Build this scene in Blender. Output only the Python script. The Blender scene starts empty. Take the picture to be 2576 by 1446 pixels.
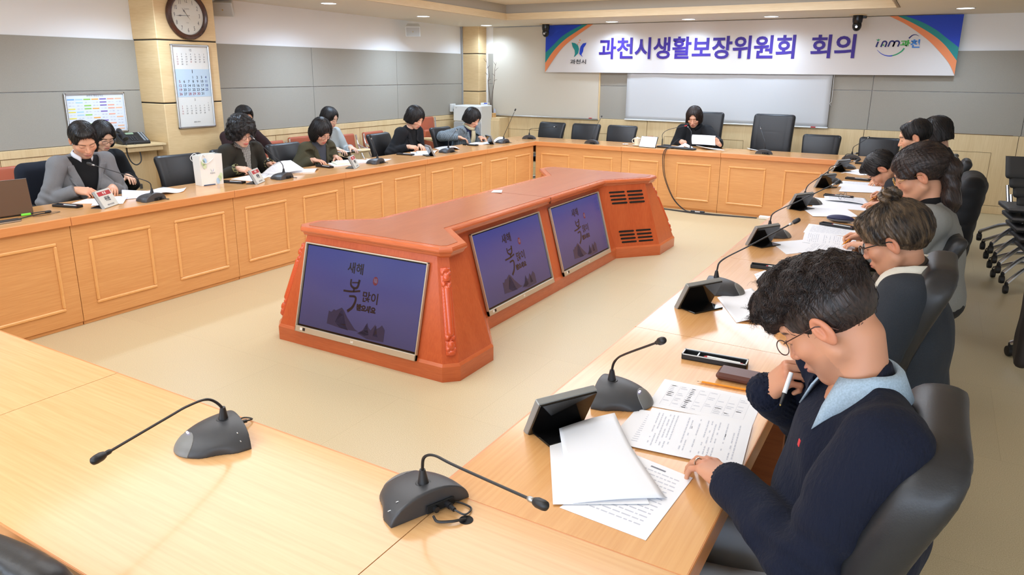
import bpy, math, random
import numpy as np
from mathutils import Vector, Matrix, Euler, Quaternion
PI = math.pi
SC = bpy.context.scene
COL = SC.collection
random.seed(7)

# ------------------------------------------------------------------ camera
FPX, PITCH, YAW, ROLL, CAMH, CXP, CYP = 1801.27, 0.2599, -0.5306, 0.0077, 1.6737, 1281.87, 656.79
cd = bpy.data.cameras.new('camera')
cam = bpy.data.objects.new('camera', cd)
COL.objects.link(cam)
fw = Vector((math.sin(YAW)*math.cos(PITCH), math.cos(YAW)*math.cos(PITCH), -math.sin(PITCH)))
rt = Vector((math.cos(YAW), -math.sin(YAW), 0))
up = rt.cross(fw)
cr, sr = math.cos(ROLL), math.sin(ROLL)
rt2 = rt*cr + up*sr
up2 = -rt*sr + up*cr
M = Matrix((rt2, up2, -fw)).transposed().to_4x4()
M.translation = (0, 0, CAMH)
cam.matrix_world = M
cd.sensor_width = 36.0
cd.lens = 36.0*FPX/2576
cd.shift_x = -(CXP-1288)/2576
cd.shift_y = (CYP-723)/2576
cd.clip_start = 0.05
SC.camera = cam

# ------------------------------------------------------------------ world, exposure
w = bpy.data.worlds.new('world')
SC.world = w
w.use_nodes = True
w.node_tree.nodes['Background'].inputs[0].default_value = (0.9, 0.95, 1.0, 1)
w.node_tree.nodes['Background'].inputs[1].default_value = 0.25
SC.view_settings.view_transform = 'Standard'
SC.view_settings.look = 'None'
SC.view_settings.gamma = 1.0
SC.view_settings.exposure = 0.2
SC.cycles.max_bounces = 7
SC.cycles.diffuse_bounces = 4
SC.cycles.glossy_bounces = 3
SC.cycles.sample_clamp_indirect = 6
SC.cycles.caustics_reflective = False
SC.cycles.caustics_refractive = False

# room measurements (metres)
XL, XR, YB, YN, TW = -4.734, -0.882, 8.735, 1.183, 0.588     # inner edges of the table ring, table depth
TZ = 0.74
XW, YW, XE, YS = -7.05, 10.6, 2.6, -2.6
def CZ(y): return 2.372 + 0.0095*(10.4-y)                     # ceiling height
PANEL_W = 3.9                                                # emission of the ceiling light panels
DOWN_W = 85.0

# ------------------------------------------------------------------ lamps: the recessed ceiling panels and the downlights
def area(name, loc, sx, sy, energy, color=(1, 1, 1), rot=(0, 0, 0)):
    l = bpy.data.lights.new(name, 'AREA')
    l.shape = 'RECTANGLE'; l.size = sx; l.size_y = sy; l.energy = energy; l.color = color
    o = bpy.data.objects.new(name, l); o.location = loc; o.rotation_euler = rot
    COL.objects.link(o)
    return o
LIGHT_PANELS = [(-2.8, 8.0, 3.8, 1.6, 1.75), (-2.8, 5.3, 3.8, 1.6, .85), (-2.8, 2.6, 3.8, 1.6, .2), (-2.8, -0.1, 3.8, 1.6, .08)]
COOL = (.68, .92, 1.25)
FILL_W = 120.0        # fill light from the added windows behind the camera
DOWNLIGHTS = [(-6.24, 6.47), (-6.33, 8.38), (-6.45, 10.2), (-4.29, 10.2), (-3.14, 10.15), (-2.04, 10.1), (0.09, 9.75), (-6.2, 4.2), (-6.2, 2.0)]

# ------------------------------------------------------------------ object helpers
def tag(o, label=None, cat=None, group=None, kind=None):
    if label: o['label'] = label
    if cat: o['category'] = cat
    if group: o['group'] = group
    if kind: o['kind'] = kind
    return o
def empty(name, loc=(0, 0, 0), rz=0, label=None, cat=None, group=None):
    o = bpy.data.objects.new(name, None)
    o.empty_display_size = 0.05
    o.location = loc; o.rotation_euler = (0, 0, rz)
    COL.objects.link(o)
    return tag(o, label, cat, group)
def mobj(name, verts, faces, mat, parent=None, smooth=False, loc=None, rot=None, mids=None):
    me = bpy.data.meshes.new(name)
    if isinstance(verts, np.ndarray) and isinstance(faces, np.ndarray):
        nv, nf = len(verts), len(faces)
        me.vertices.add(nv); me.vertices.foreach_set('co', verts.astype(np.float32).ravel())
        k = faces.shape[1]
        me.loops.add(nf*k); me.loops.foreach_set('vertex_index', faces.astype(np.int32).ravel())
        me.polygons.add(nf)
        me.polygons.foreach_set('loop_start', np.arange(0, nf*k, k, dtype=np.int32))
        me.polygons.foreach_set('loop_total', np.full(nf, k, dtype=np.int32))
        me.update(calc_edges=True)
    else:
        me.from_pydata([tuple(v) for v in verts], [], faces)
    me.validate()
    for m in (mat if isinstance(mat, (list, tuple)) else [mat]):
        me.materials.append(m)
    if mids is not None:
        me.polygons.foreach_set('material_index', np.array(mids, dtype=np.int32))
    if smooth:
        me.polygons.foreach_set('use_smooth', np.ones(len(me.polygons), dtype=bool))
    me.update()
    o = bpy.data.objects.new(name, me)
    COL.objects.link(o)
    if parent is not None: o.parent = parent
    if loc is not None: o.location = loc
    if rot is not None: o.rotation_euler = rot
    return o
def copy_tree(o, parent=None):
    c = o.copy(); COL.objects.link(c)
    if parent is not None: c.parent = parent
    for ch in list(o.children): copy_tree(ch, c)
    return c

class MB:
    """collects shapes into one mesh"""
    def __init__(s): s.v = []; s.f = []; s.m = []
    def add(s, vs, fs, mi=0):
        b = len(s.v); s.v += [tuple(v) for v in vs]; s.f += [tuple(b+i for i in f) for f in fs]; s.m += [mi]*len(fs); return s
    def box(s, c, d, rz=0, bev=0.0, mi=0, M=None):
        x, y, z = d[0]/2, d[1]/2, d[2]/2
        if bev <= 0:
            vs = [(-x,-y,-z),(x,-y,-z),(x,y,-z),(-x,y,-z),(-x,-y,z),(x,-y,z),(x,y,z),(-x,y,z)]
            fs = [(0,3,2,1),(4,5,6,7),(0,1,5,4),(1,2,6,5),(2,3,7,6),(3,0,4,7)]
        else:
            b = min(bev, x*.99, y*.99, z*.99)
            vs = []; 
            for sx in (-1,1):
                for sy in (-1,1):
                    for sz in (-1,1):
                        vs += [(sx*x,sy*(y-b),sz*(z-b)),(sx*(x-b),sy*y,sz*(z-b)),(sx*(x-b),sy*(y-b),sz*z)]
            def I(sx,sy,sz,k): return ((sx>0)*4+(sy>0)*2+(sz>0))*3+k
            fs = []
            for sg in (-1,1):
                q=[I(sg,-1,-1,0),I(sg,1,-1,0),I(sg,1,1,0),I(sg,-1,1,0)]; fs.append(q if sg>0 else q[::-1])
                q=[I(-1,sg,-1,1),I(-1,sg,1,1),I(1,sg,1,1),I(1,sg,-1,1)]; fs.append(q if sg>0 else q[::-1])
                q=[I(-1,-1,sg,2),I(1,-1,sg,2),I(1,1,sg,2),I(-1,1,sg,2)]; fs.append(q if sg>0 else q[::-1])
            for a in (-1,1):
                for c2 in (-1,1):
                    q=[I(a,c2,-1,0),I(a,c2,1,0),I(a,c2,1,1),I(a,c2,-1,1)]; fs.append(q if a*c2<0 else q[::-1])
                    q=[I(a,-1,c2,0),I(a,1,c2,0),I(a,1,c2,2),I(a,-1,c2,2)]; fs.append(q[::-1] if a*c2<0 else q)
                    q=[I(-1,a,c2,1),I(1,a,c2,1),I(1,a,c2,2),I(-1,a,c2,2)]; fs.append(q if a*c2<0 else q[::-1])
            for sx in (-1,1):
                for sy in (-1,1):
                    for sz in (-1,1):
                        q=[I(sx,sy,sz,0),I(sx,sy,sz,1),I(sx,sy,sz,2)]; fs.append(q if sx*sy*sz>0 else q[::-1])
        if M is None: M = Matrix.Rotation(rz, 3, 'Z')
        c = Vector(c)
        return s.add([M @ Vector(v) + c for v in vs], fs, mi)
    def prism(s, poly, z0, z1, mi=0, top=None):
        """poly: counterclockwise plan points; top: plan at z1 if different"""
        n = len(poly); top = top or poly
        vs = [(p[0],p[1],z0) for p in poly]+[(p[0],p[1],z1) for p in top]
        fs = [tuple(range(n-1,-1,-1)), tuple(range(n,2*n))]+[(i,(i+1)%n,n+(i+1)%n,n+i) for i in range(n)]
        return s.add(vs, fs, mi)
    def tube(s, pts, r, n=8, mi=0, cap=True):
        pts = [Vector(p) for p in pts]
        rs = r if isinstance(r, (list, tuple)) else [r]*len(pts)
        vs = []; fs = []; prev = None
        for i, p in enumerate(pts):
            t = (pts[min(i+1,len(pts)-1)]-pts[max(i-1,0)])
            if t.length < 1e-9: t = Vector((0,0,1))
            t.normalize()
            if prev is None:
                a = Vector((0,0,1)) if abs(t.z) < .9 else Vector((1,0,0))
                u = t.cross(a).normalized()
            else:
                u = (prev-t*prev.dot(t))
                u = u.normalized() if u.length > 1e-6 else t.orthogonal().normalized()
            prev = u; v = t.cross(u)
            for k in range(n):
                a = 2*PI*k/n
                vs.append(p+(u*math.cos(a)+v*math.sin(a))*rs[i])
        for i in range(len(pts)-1):
            for k in range(n):
                fs.append((i*n+k, i*n+(k+1)%n, (i+1)*n+(k+1)%n, (i+1)*n+k))
        if cap:
            fs.append(tuple(range(n-1,-1,-1))); fs.append(tuple(range((len(pts)-1)*n, len(pts)*n)))
        return s.add(vs, fs, mi)
    def lathe(s, prof, n=24, c=(0,0,0), M=None, mi=0, a0=0, a1=2*PI):
        """prof: list of (r, z)"""
        full = abs(a1-a0-2*PI) < 1e-6
        m = n if full else n+1
        vs = []
        for (r, z) in prof:
            for k in range(m):
                a = a0+(a1-a0)*k/n
                vs.append(Vector((r*math.cos(a), r*math.sin(a), z)))
        fs = []
        for i in range(len(prof)-1):
            for k in range(n):
                k2 = (k+1)%m
                fs.append((i*m+k, i*m+k2, (i+1)*m+k2, (i+1)*m+k))
        if full and prof[0][0] > 1e-6: fs.append(tuple(range(m-1,-1,-1)))
        if full and prof[-1][0] > 1e-6: fs.append(tuple(range((len(prof)-1)*m, len(prof)*m)))
        c = Vector(c)
        if M is None: M = Matrix.Identity(3)
        return s.add([M @ v + c for v in vs], fs, mi)
    def build(s, name, mat, parent=None, smooth=False, loc=None, rot=None):
        o = mobj(name, s.v, s.f, mat, parent, smooth, loc, rot, s.m if isinstance(mat, (list, tuple)) and len(mat) > 1 else None)
        if smooth:
            try:
                o.data.set_sharp_from_angle(angle=math.radians(38))
            except Exception: pass
        return o
def bez(pts, n=8):
    """smooth curve through points (Catmull-Rom)"""
    P = [Vector(p) for p in pts]; out = []
    P = [P[0]*2-P[1]]+P+[P[-1]*2-P[-2]]
    for i in range(1, len(P)-2):
        for k in range(n):
            t = k/n
            a, b, c, d = P[i-1], P[i], P[i+1], P[i+2]
            out.append(.5*((2*b)+(c-a)*t+(2*a-5*b+4*c-d)*t*t+(3*b-a-3*c+d)*t**3))
    out.append(P[-2])
    return out

# ------------------------------------------------------------------ materials
def lin(c):
    return tuple(((x/255)/12.92 if x/255 <= .04045 else ((x/255+.055)/1.055)**2.4) for x in c)+(1,)
MATS = {}
def mat(name, col, rough=.5, metal=0, spec=.5, coat=0, emis=None, es=0, noise=None, bump=None, sheen=0, alpha=None, trans=0, var=None):
    """noise=(scale xyz, amount) colour variation; bump=(scale xyz, strength)"""
    if name in MATS: return MATS[name]
    m = bpy.data.materials.new(name); m.use_nodes = True
    nt = m.node_tree; b = nt.nodes['Principled BSDF']
    c = lin(col)
    b.inputs['Base Color'].default_value = c
    b.inputs['Roughness'].default_value = rough
    b.inputs['Metallic'].default_value = metal
    b.inputs['Specular IOR Level'].default_value = spec
    b.inputs['Coat Weight'].default_value = coat
    b.inputs['Coat Roughness'].default_value = .12
    b.inputs['Sheen Weight'].default_value = sheen
    b.inputs['Transmission Weight'].default_value = trans
    if alpha is not None: b.inputs['Alpha'].default_value = alpha
    if emis: 
        b.inputs['Emission Color'].default_value = lin(emis); b.inputs['Emission Strength'].default_value = es
    def nz(scale, detail=4, rgh=.6):
        tc = nt.nodes.new('ShaderNodeTexCoord'); mp = nt.nodes.new('ShaderNodeMapping')
        mp.inputs['Scale'].default_value = scale
        nn = nt.nodes.new('ShaderNodeTexNoise'); nn.inputs['Scale'].default_value = 1; nn.inputs['Detail'].default_value = detail; nn.inputs['Roughness'].default_value = rgh
        nt.links.new(tc.outputs['Object'], mp.inputs[0]); nt.links.new(mp.outputs[0], nn.inputs['Vector'])
        return nn
    if noise:
        n = nz(noise[0]); r = nt.nodes.new('ShaderNodeValToRGB')
        a = noise[1]; c2 = noise[2] if len(noise) > 2 else None
        lo = lin(c2) if c2 else tuple(x*(1-a) for x in c[:3])+(1,)
        hi = c if c2 else tuple(min(1, x*(1+a)) for x in c[:3])+(1,)
        r.color_ramp.elements[0].position = .35; r.color_ramp.elements[1].position = .65
        r.color_ramp.elements[0].color = lo; r.color_ramp.elements[1].color = hi
        nt.links.new(n.outputs['Fac'], r.inputs[0]); nt.links.new(r.outputs[0], b.inputs['Base Color'])
    if bump:
        n = nz(bump[0], 3); bp = nt.nodes.new('ShaderNodeBump')
        bp.inputs['Strength'].default_value = bump[1]; bp.inputs['Distance'].default_value = bump[2] if len(bump) > 2 else .002
        nt.links.new(n.outputs['Fac'], bp.inputs['Height']); nt.links.new(bp.outputs[0], b.inputs['Normal'])
    MATS[name] = m
    return m
def wood(name, c1, c2, grain=(1, 1, 1), rough=.3, coat=0.0, bandc=None, spec=.5):
    """veneer: fine grain stretched along the axis with the smallest grain value, plus broad bands"""
    if name in MATS: return MATS[name]
    m = bpy.data.materials.new(name); m.use_nodes = True
    nt = m.node_tree; b = nt.nodes['Principled BSDF']
    tc = nt.nodes.new('ShaderNodeTexCoord')
    def nz(scale, detail, dist=0):
        mp = nt.nodes.new('ShaderNodeMapping'); mp.inputs['Scale'].default_value = scale
        nn = nt.nodes.new('ShaderNodeTexNoise'); nn.inputs['Scale'].default_value = 1; nn.inputs['Detail'].default_value = detail; nn.inputs['Distortion'].default_value = dist
        nt.links.new(tc.outputs['Object'], mp.inputs[0]); nt.links.new(mp.outputs[0], nn.inputs['Vector']); return nn
    a = nz(tuple(g*120 for g in grain), 5); d = nz(tuple(g*9 for g in grain), 2, .4)
    mx = nt.nodes.new('ShaderNodeMath'); mx.operation = 'MULTIPLY_ADD'; mx.inputs[1].default_value = .55
    m2 = nt.nodes.new('ShaderNodeMath'); m2.operation = 'MULTIPLY'; m2.inputs[1].default_value = .45
    nt.links.new(d.outputs['Fac'], m2.inputs[0]); nt.links.new(a.outputs['Fac'], mx.inputs[0]); nt.links.new(m2.outputs[0], mx.inputs[2])
    r = nt.nodes.new('ShaderNodeValToRGB')
    r.color_ramp.elements[0].position = .36; r.color_ramp.elements[1].position = .64
    r.color_ramp.elements[0].color = lin(c2); r.color_ramp.elements[1].color = lin(c1)
    nt.links.new(mx.outputs[0], r.inputs[0]); nt.links.new(r.outputs[0], b.inputs['Base Color'])
    b.inputs['Roughness'].default_value = rough; b.inputs['Coat Weight'].default_value = coat; b.inputs['Coat Roughness'].default_value = .1
    b.inputs['Specular IOR Level'].default_value = spec
    MATS[name] = m
    return m

W_TOPY = wood('beech_top_along', (226, 170, 104), (214, 153, 88), (1, .04, 1), .26, .3)
W_TOPX = wood('beech_top_across', (230, 180, 118), (220, 164, 100), (.04, 1, 1), .26, .3)
W_EDGE = wood('beech_edge', (220, 150, 92), (211, 138, 80), (.05, .05, 1), .3, .1)
W_FRONT = wood('beech_front', (224, 166, 106), (210, 148, 88), (.05, .05, 1), .38)
W_MOULD = wood('beech_moulding', (233, 176, 112), (226, 166, 100), (.3, .3, .3), .35)
W_CHERRY = wood('cherry', (200, 98, 56), (186, 84, 46), (1, 1, .06), .3, .25)
W_CHERRYL = wood('cherry_edge', (204, 108, 62), (190, 94, 50), (.1, .1, 1), .25, .3)
W_CHTOP = wood('cherry_top', (176, 102, 64), (162, 90, 54), (1, .06, 1), .3, .2)
W_WALL = wood('maple_panel', (234, 207, 160), (222, 192, 143), (1, 1, .05), .45)
W_PILLAR = wood('maple_pillar', (235, 204, 154), (223, 189, 137), (.08, .08, 1), .45)
M_BLACKP = mat('black_plastic', (28, 28, 30), .45)
M_MIC = mat('mic_plastic', (62, 63, 66), .42, bump=((900, 900, 900), .1))
M_DARK = mat('dark_void', (10, 10, 10), .8)
M_GLOSSB = mat('glossy_black', (14, 13, 13), .08)
M_LEATHER = mat('black_leather', (34, 34, 36), .42, spec=.5, bump=((260, 260, 260), .12))
M_CHROME = mat('chrome', (226, 228, 232), .22, .9)
M_STEEL = mat('brushed_steel', (175, 176, 176), .35, 1)
M_ALU = mat('aluminium', (205, 207, 208), .32, .9)
M_PAPER = mat('paper', (240, 241, 245), .85, spec=.15)
M_PAPERY = mat('paper_yellowish', (226, 228, 196), .85)
M_INK = mat('ink', (120, 122, 132), .8)
M_INKL = mat('ink_light', (198, 201, 212), .8)
M_WHITE = mat('white_plastic', (235, 235, 232), .4)
M_GREYC = mat('cable_grey', (120, 120, 118), .5)
M_RED = mat('red_plastic', (196, 30, 34), .4)
M_PENCIL = mat('pencil_orange', (240, 150, 32), .4)
M_LEAD = mat('graphite', (40, 38, 36), .5)
M_TAN = mat('tan_vinyl', (178, 92, 64), .5, bump=((200, 200, 200), .08))

# ------------------------------------------------------------------ text
def text(name, body, size, M, mt, parent=None, ext=0.0004, bold=0.0, align='CENTER', shear=0, sx=1.0):
    c = bpy.data.curves.new(name, 'FONT'); c.body = body; c.size = size; c.extrude = ext; c.offset = bold
    c.align_x = align; c.align_y = 'CENTER'; c.shear = shear; c.resolution_u = 3
    o = bpy.data.objects.new(name, c)
    COL.objects.link(o)
    dg = bpy.context.evaluated_depsgraph_get()
    me = bpy.data.meshes.new_from_object(o.evaluated_get(dg))
    bpy.data.objects.remove(o); bpy.data.curves.remove(c)
    if sx != 1.0: me.transform(Matrix.Diagonal((sx, 1, 1, 1)))
    me.transform(M)
    me.materials.clear(); me.materials.append(mt)
    r = bpy.data.objects.new(name, me); COL.objects.link(r)
    if parent is not None: r.parent = parent
    return r
def frame(o, x, y, z=None):
    """matrix with origin o and axes x (text right), y (text up)"""
    x = Vector(x).normalized(); y = Vector(y).normalized(); z = x.cross(y)
    m = Matrix((x, y, z)).transposed().to_4x4(); m.translation = o
    return m

# ------------------------------------------------------------------ signed distance modelling (surface nets)
def surfnet(fn, lo, hi, h):
    lo = np.array(lo, float); hi = np.array(hi, float)
    n = np.maximum(3, np.ceil((hi-lo)/h).astype(int)+1)
    ax = [lo[i]+h*np.arange(n[i]) for i in range(3)]
    G = np.stack(np.meshgrid(*ax, indexing='ij'), -1).astype(np.float32)
    f = fn(G).astype(np.float32)
    ins = f < 0
    c = [ins[a:n[0]-1+a, b:n[1]-1+b, d:n[2]-1+d] for a in (0,1) for b in (0,1) for d in (0,1)]
    s = sum(x.astype(np.int8) for x in c)
    act = (s > 0) & (s < 8)
    idx = -np.ones(act.shape, int); cells = np.argwhere(act); idx[act] = np.arange(len(cells))
    acc = np.zeros((len(cells), 3)); cnt = np.zeros(len(cells))
    ci, cj, ck = cells.T
    off = [(a,b,d) for a in (0,1) for b in (0,1) for d in (0,1)]
    for i in range(8):
        for j in range(i+1, 8):
            A, B = off[i], off[j]
            if sum(abs(A[k]-B[k]) for k in range(3)) != 1: continue
            fa = f[ci+A[0], cj+A[1], ck+A[2]]; fb = f[ci+B[0], cj+B[1], ck+B[2]]
            m = (fa < 0) != (fb < 0)
            t = np.where(m, fa/np.where(m, fa-fb, 1), 0)
            p = np.array(A)[None, :]+(np.array(B)-np.array(A))[None, :]*t[:, None]
            acc += p*m[:, None]; cnt += m
    V = lo+(cells+acc/np.maximum(cnt, 1)[:, None])*h
    F = []
    for d in range(3):
        e1, e2 = [(1,2),(2,0),(0,1)][d]
        a = [slice(1, n[k]-1) for k in range(3)]; a[d] = slice(0, n[d]-1)
        b = list(a); b[d] = slice(1, n[d])
        f0 = ins[tuple(a)]; f1 = ins[tuple(b)]
        for flip in (0, 1):
            m = (f0 & ~f1) if not flip else (~f0 & f1)
            q = np.argwhere(m)+np.array([a[k].start for k in range(3)])
            if not len(q): continue
            o1 = np.zeros(3, int); o1[e1] = 1; o2 = np.zeros(3, int); o2[e2] = 1
            qs = [q-o1-o2, q-o2, q, q-o1]
            ids = np.stack([idx[x[:,0], x[:,1], x[:,2]] for x in qs], 1)
            if flip: ids = ids[:, ::-1]
            F.append(ids)
    F = np.concatenate(F) if F else np.zeros((0,4), int)
    F = F[(F >= 0).all(1)]
    return V, F
def ell(P, c, r, R=None):
    q = P-np.array(c, np.float32)
    if R is not None: q = q @ np.array(R, np.float32)
    r = np.array(r, np.float32)
    k0 = np.sqrt(((q/r)**2).sum(-1)); k1 = np.sqrt(((q/(r*r))**2).sum(-1))
    return k0*(k0-1)/np.maximum(k1, 1e-6)
def cone(P, a, b, ra, rb, sq=None):
    a = np.array(a, np.float32); b = np.array(b, np.float32); ab = b-a
    q = P-a; t = np.clip((q@ab)/max(float(ab@ab), 1e-9), 0, 1)
    d = q-t[..., None]*ab
    if sq is not None: d = d*np.array(sq, np.float32)
    return np.sqrt((d**2).sum(-1))-(ra+(rb-ra)*t)
def rbox(P, c, hs, r, R=None):
    q = P-np.array(c, np.float32)
    if R is not None: q = q @ np.array(R, np.float32)
    d = np.abs(q)-(np.array(hs, np.float32)-r)
    return np.sqrt((np.maximum(d, 0)**2).sum(-1))+np.minimum(d.max(-1), 0)-r
def su(a, b, k):
    h = np.clip(.5+.5*(b-a)/k, 0, 1); return b*(1-h)+a*h-k*h*(1-h)
def ss(a, b, k):        # a minus b, smooth
    return -su(-a, b, k)
def sunion(L, k):
    r = L[0]
    for x in L[1:]: r = su(r, x, k)
    return r
def wob(P, f, s=0):
    x, y, z = P[...,0], P[...,1], P[...,2]
    return (np.sin(f*x+1.3*np.sin(f*.7*z+s)+s)*np.sin(f*y*1.1+1.1*np.sin(f*.8*x+2*s))+np.sin(f*z*.9+1.7*np.sin(f*.6*y-s)))*.5
# ================================================================== the room
M_FLOOR = bpy.data.materials.new('vinyl_floor'); M_FLOOR.use_nodes = True
def _floor():
    nt = M_FLOOR.node_tree; b = nt.nodes['Principled BSDF']; L = nt.links.new
    tc = nt.nodes.new('ShaderNodeTexCoord')
    n1 = nt.nodes.new('ShaderNodeTexNoise'); n1.inputs['Scale'].default_value = 260; n1.inputs['Detail'].default_value = 2
    n2 = nt.nodes.new('ShaderNodeTexNoise'); n2.inputs['Scale'].default_value = .9; n2.inputs['Detail'].default_value = 3
    L(tc.outputs['Object'], n1.inputs['Vector']); L(tc.outputs['Object'], n2.inputs['Vector'])
    r = nt.nodes.new('ShaderNodeValToRGB'); r.color_ramp.elements[0].position = .35; r.color_ramp.elements[1].position = .62
    r.color_ramp.elements[0].color = lin((186, 169, 132)); r.color_ramp.elements[1].color = lin((206, 192, 157))
    L(n1.outputs['Fac'], r.inputs[0])
    br = nt.nodes.new('ShaderNodeTexBrick'); br.inputs['Scale'].default_value = 1.0
    br.inputs['Brick Width'].default_value = .9; br.inputs['Row Height'].default_value = .9; br.inputs['Mortar Size'].default_value = .0012
    br.inputs['Mortar Smooth'].default_value = .3; br.inputs['Bias'].default_value = 0
    br.inputs['Color1'].default_value = (1,1,1,1); br.inputs['Color2'].default_value = (.965,.965,.965,1); br.inputs['Mortar'].default_value = (.82,.80,.76,1)
    L(tc.outputs['Object'], br.inputs['Vector'])
    mx = nt.nodes.new('ShaderNodeMix'); mx.data_type = 'RGBA'; mx.blend_type = 'MULTIPLY'; mx.inputs[0].default_value = 1
    L(r.outputs[0], mx.inputs[6]); L(br.outputs[0], mx.inputs[7]); L(mx.outputs[2], b.inputs['Base Color'])
    m = nt.nodes.new('ShaderNodeMath'); m.operation = 'MULTIPLY_ADD'; m.inputs[1].default_value = .25; m.inputs[2].default_value = .24
    L(n2.outputs['Fac'], m.inputs[0]); L(m.outputs[0], b.inputs['Roughness'])
_floor()
M_WALLW = mat('wall_paint', (247, 246, 245), .8)
M_CEIL = mat('ceiling_paint', (236, 226, 210), .8)
M_FABRIC = mat('wall_fabric', (165, 159, 147), .9, noise=((260, 260, 260), .05), bump=((420, 420, 420), .15))
M_FABRICL = mat('cove_fabric', (178, 172, 160), .9)
M_LAMP = mat('lamp_glow', (255, 255, 255), .5, emis=(250, 252, 255), es=2.5)
M_DLAMP = mat('downlight_glow', (255, 255, 255), .5, emis=(240, 246, 255), es=5)
M_TRIMW = wood('pale_trim', (232, 210, 172), (222, 196, 152), (.06, .06, 1), .4)

def st(mb, name, m, smooth=False, parent=None):
    o = mb.build(name, m, parent, smooth); 
    if parent is None: o['kind'] = 'structure'
    return o
st(MB().box(((XW+XE)/2, (YW+YS)/2, -.05), (XE-XW+.2, YW-YS+.2, .1)), 'floor', M_FLOOR)
# ceiling: gently rising towards the near end, with a raised rectangular recess
cx0, cx1, cy0, cy1 = -5.585, -.53, -1.4, 9.36
mb = MB()
def cq(x0, x1, y0, y1):
    mb.add([(x0,y0,CZ(y0)),(x1,y0,CZ(y0)),(x1,y1,CZ(y1)),(x0,y1,CZ(y1)),(x0,y0,CZ(y0)+.3),(x1,y0,CZ(y0)+.3),(x1,y1,CZ(y1)+.3),(x0,y1,CZ(y1)+.3)],
           [(0,3,2,1),(4,5,6,7),(0,1,5,4),(1,2,6,5),(2,3,7,6),(3,0,4,7)])
cq(XW-.1, cx0, YS-.1, YW+.1); cq(cx1, XE+.1, YS-.1, YW+.1); cq(cx0, cx1, cy1, YW+.1); cq(cx0, cx1, YS-.1, cy0)
st(mb, 'ceiling', M_CEIL)
mb = MB()
mb.add([(cx0-.05,cy0-.05,CZ(cy0)+.21),(cx1+.05,cy0-.05,CZ(cy0)+.21),(cx1+.05,cy1+.05,CZ(cy1)+.205),(cx0-.05,cy1+.05,CZ(cy1)+.205)]+
       [(cx0-.05,cy0-.05,CZ(cy0)+.31),(cx1+.05,cy0-.05,CZ(cy0)+.31),(cx1+.05,cy1+.05,CZ(cy1)+.305),(cx0-.05,cy1+.05,CZ(cy1)+.305)],
       [(0,3,2,1),(4,5,6,7),(0,1,5,4),(1,2,6,5),(2,3,7,6),(3,0,4,7)])
st(mb, 'ceiling_recess', M_CEIL)
mb = MB(); mg = MB()
for (x0,y0,x1,y1,nx,ny) in ((cx0,cy0,cx0,cy1,1,0),(cx1,cy1,cx1,cy0,-1,0),(cx0,cy1,cx1,cy1,0,-1),(cx1,cy0,cx0,cy0,0,1)):
    for (m_, t, za, zb) in ((mb, .025, -.006, .085), (mb, .035, -.006, .008), (mg, .012, .085, .206)):
        p = [(x0,y0),(x1,y1),(x1+nx*t,y1+ny*t),(x0+nx*t,y0+ny*t)]
        v = [(a,b,CZ(b)+za) for a,b in p]+[(a,b,CZ(b)+zb) for a,b in p]
        m_.add(v, [(0,3,2,1),(4,5,6,7),(0,1,5,4),(1,2,6,5),(2,3,7,6),(3,0,4,7)])
st(mb, 'trim_1', W_WALL and M_TRIMW); st(mg, 'trim_2', M_FABRICL)
# walls
st(MB().box((XW-.06, (YW+YS)/2, 1.2), (.12, YW-YS+.24, 2.7)), 'wall_left', M_WALLW)
st(MB().box(((XW+XE)/2, YW+.06, 1.2), (XE-XW+.24, .12, 2.7)), 'wall_back', M_WALLW)
st(MB().box((XE+.06, (YW+YS)/2, 1.2), (.12, YW-YS+.24, 2.7)), 'wall_right', M_WALLW)
st(MB().box(((XW+XE)/2, YS-.06, 1.2), (XE-XW+.24, .12, 2.7)), 'wall_near', M_WALLW)
# upholstered panels: left wall
def panels(name, edges, rows, axis, c0, m, th=.022, gap=.003, parent=None):
    mb = MB()
    for a, b in zip(edges[:-1], edges[1:]):
        for z0, z1 in rows:
            if axis == 'y': mb.box((c0+th/2, (a+b)/2, (z0+z1)/2), (th, b-a-2*gap, z1-z0-2*gap), bev=.003)
            else: mb.box(((a+b)/2, c0-th/2, (z0+z1)/2), (b-a-2*gap, th, z1-z0-2*gap), bev=.003)
    return st(mb, name, m)
panels('wall_left_fabric', [-1.57, .13, 1.83, 4.54], [(.957, 1.455), (1.455, 1.945)], 'y', XW, M_FABRIC)
panels('wall_left_fabric', [5.225, 6.93, 8.63, 10.34], [(.957, 1.455), (1.455, 1.945)], 'y', XW, M_FABRIC)
panels('wall_back_fabric', [-6.66, -4.63, -2.7, -.79, .877, 2.58], [(.957, 1.459), (1.459, 1.95)], 'x', YW, M_FABRIC)
# wooden dado
def dado_left(ys):
    mb = MB(); mk = MB()
    mb.box((XW+.014, (ys[0]+ys[-1])/2, .92), (.04, ys[-1]-ys[0], .072), bev=.003)
    for a, b in zip(ys[:-1], ys[1:]):
        mb.box((XW+.012, (a+b)/2, .49), (.03, b-a-.006, .78), bev=.002)
    mb.box((XW+.012, (ys[0]+ys[-1])/2, .048), (.034, ys[-1]-ys[0], .096), bev=.002)
    return st(mb, 'wall_left_dado', W_WALL)
dado_left([-1.5, .1, 1.62, 3.15, 4.54]); dado_left([5.225, 6.24, 7.76, 9.3, 10.34])
mb = MB(); xs = [-6.66, -3.8, -.82, .86, 2.58]
for a, b in zip(xs[:-1], xs[1:]):
    mb.box(((a+b)/2, YW-.015, .53), (b-a-.006, .03, .855), bev=.002)
mb.box(((xs[0]+xs[-1])/2, YW-.015, .05), (xs[-1]-xs[0], .034, .098), bev=.002)
st(mb, 'wall_back_dado', W_WALL)
mb = MB()
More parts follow.
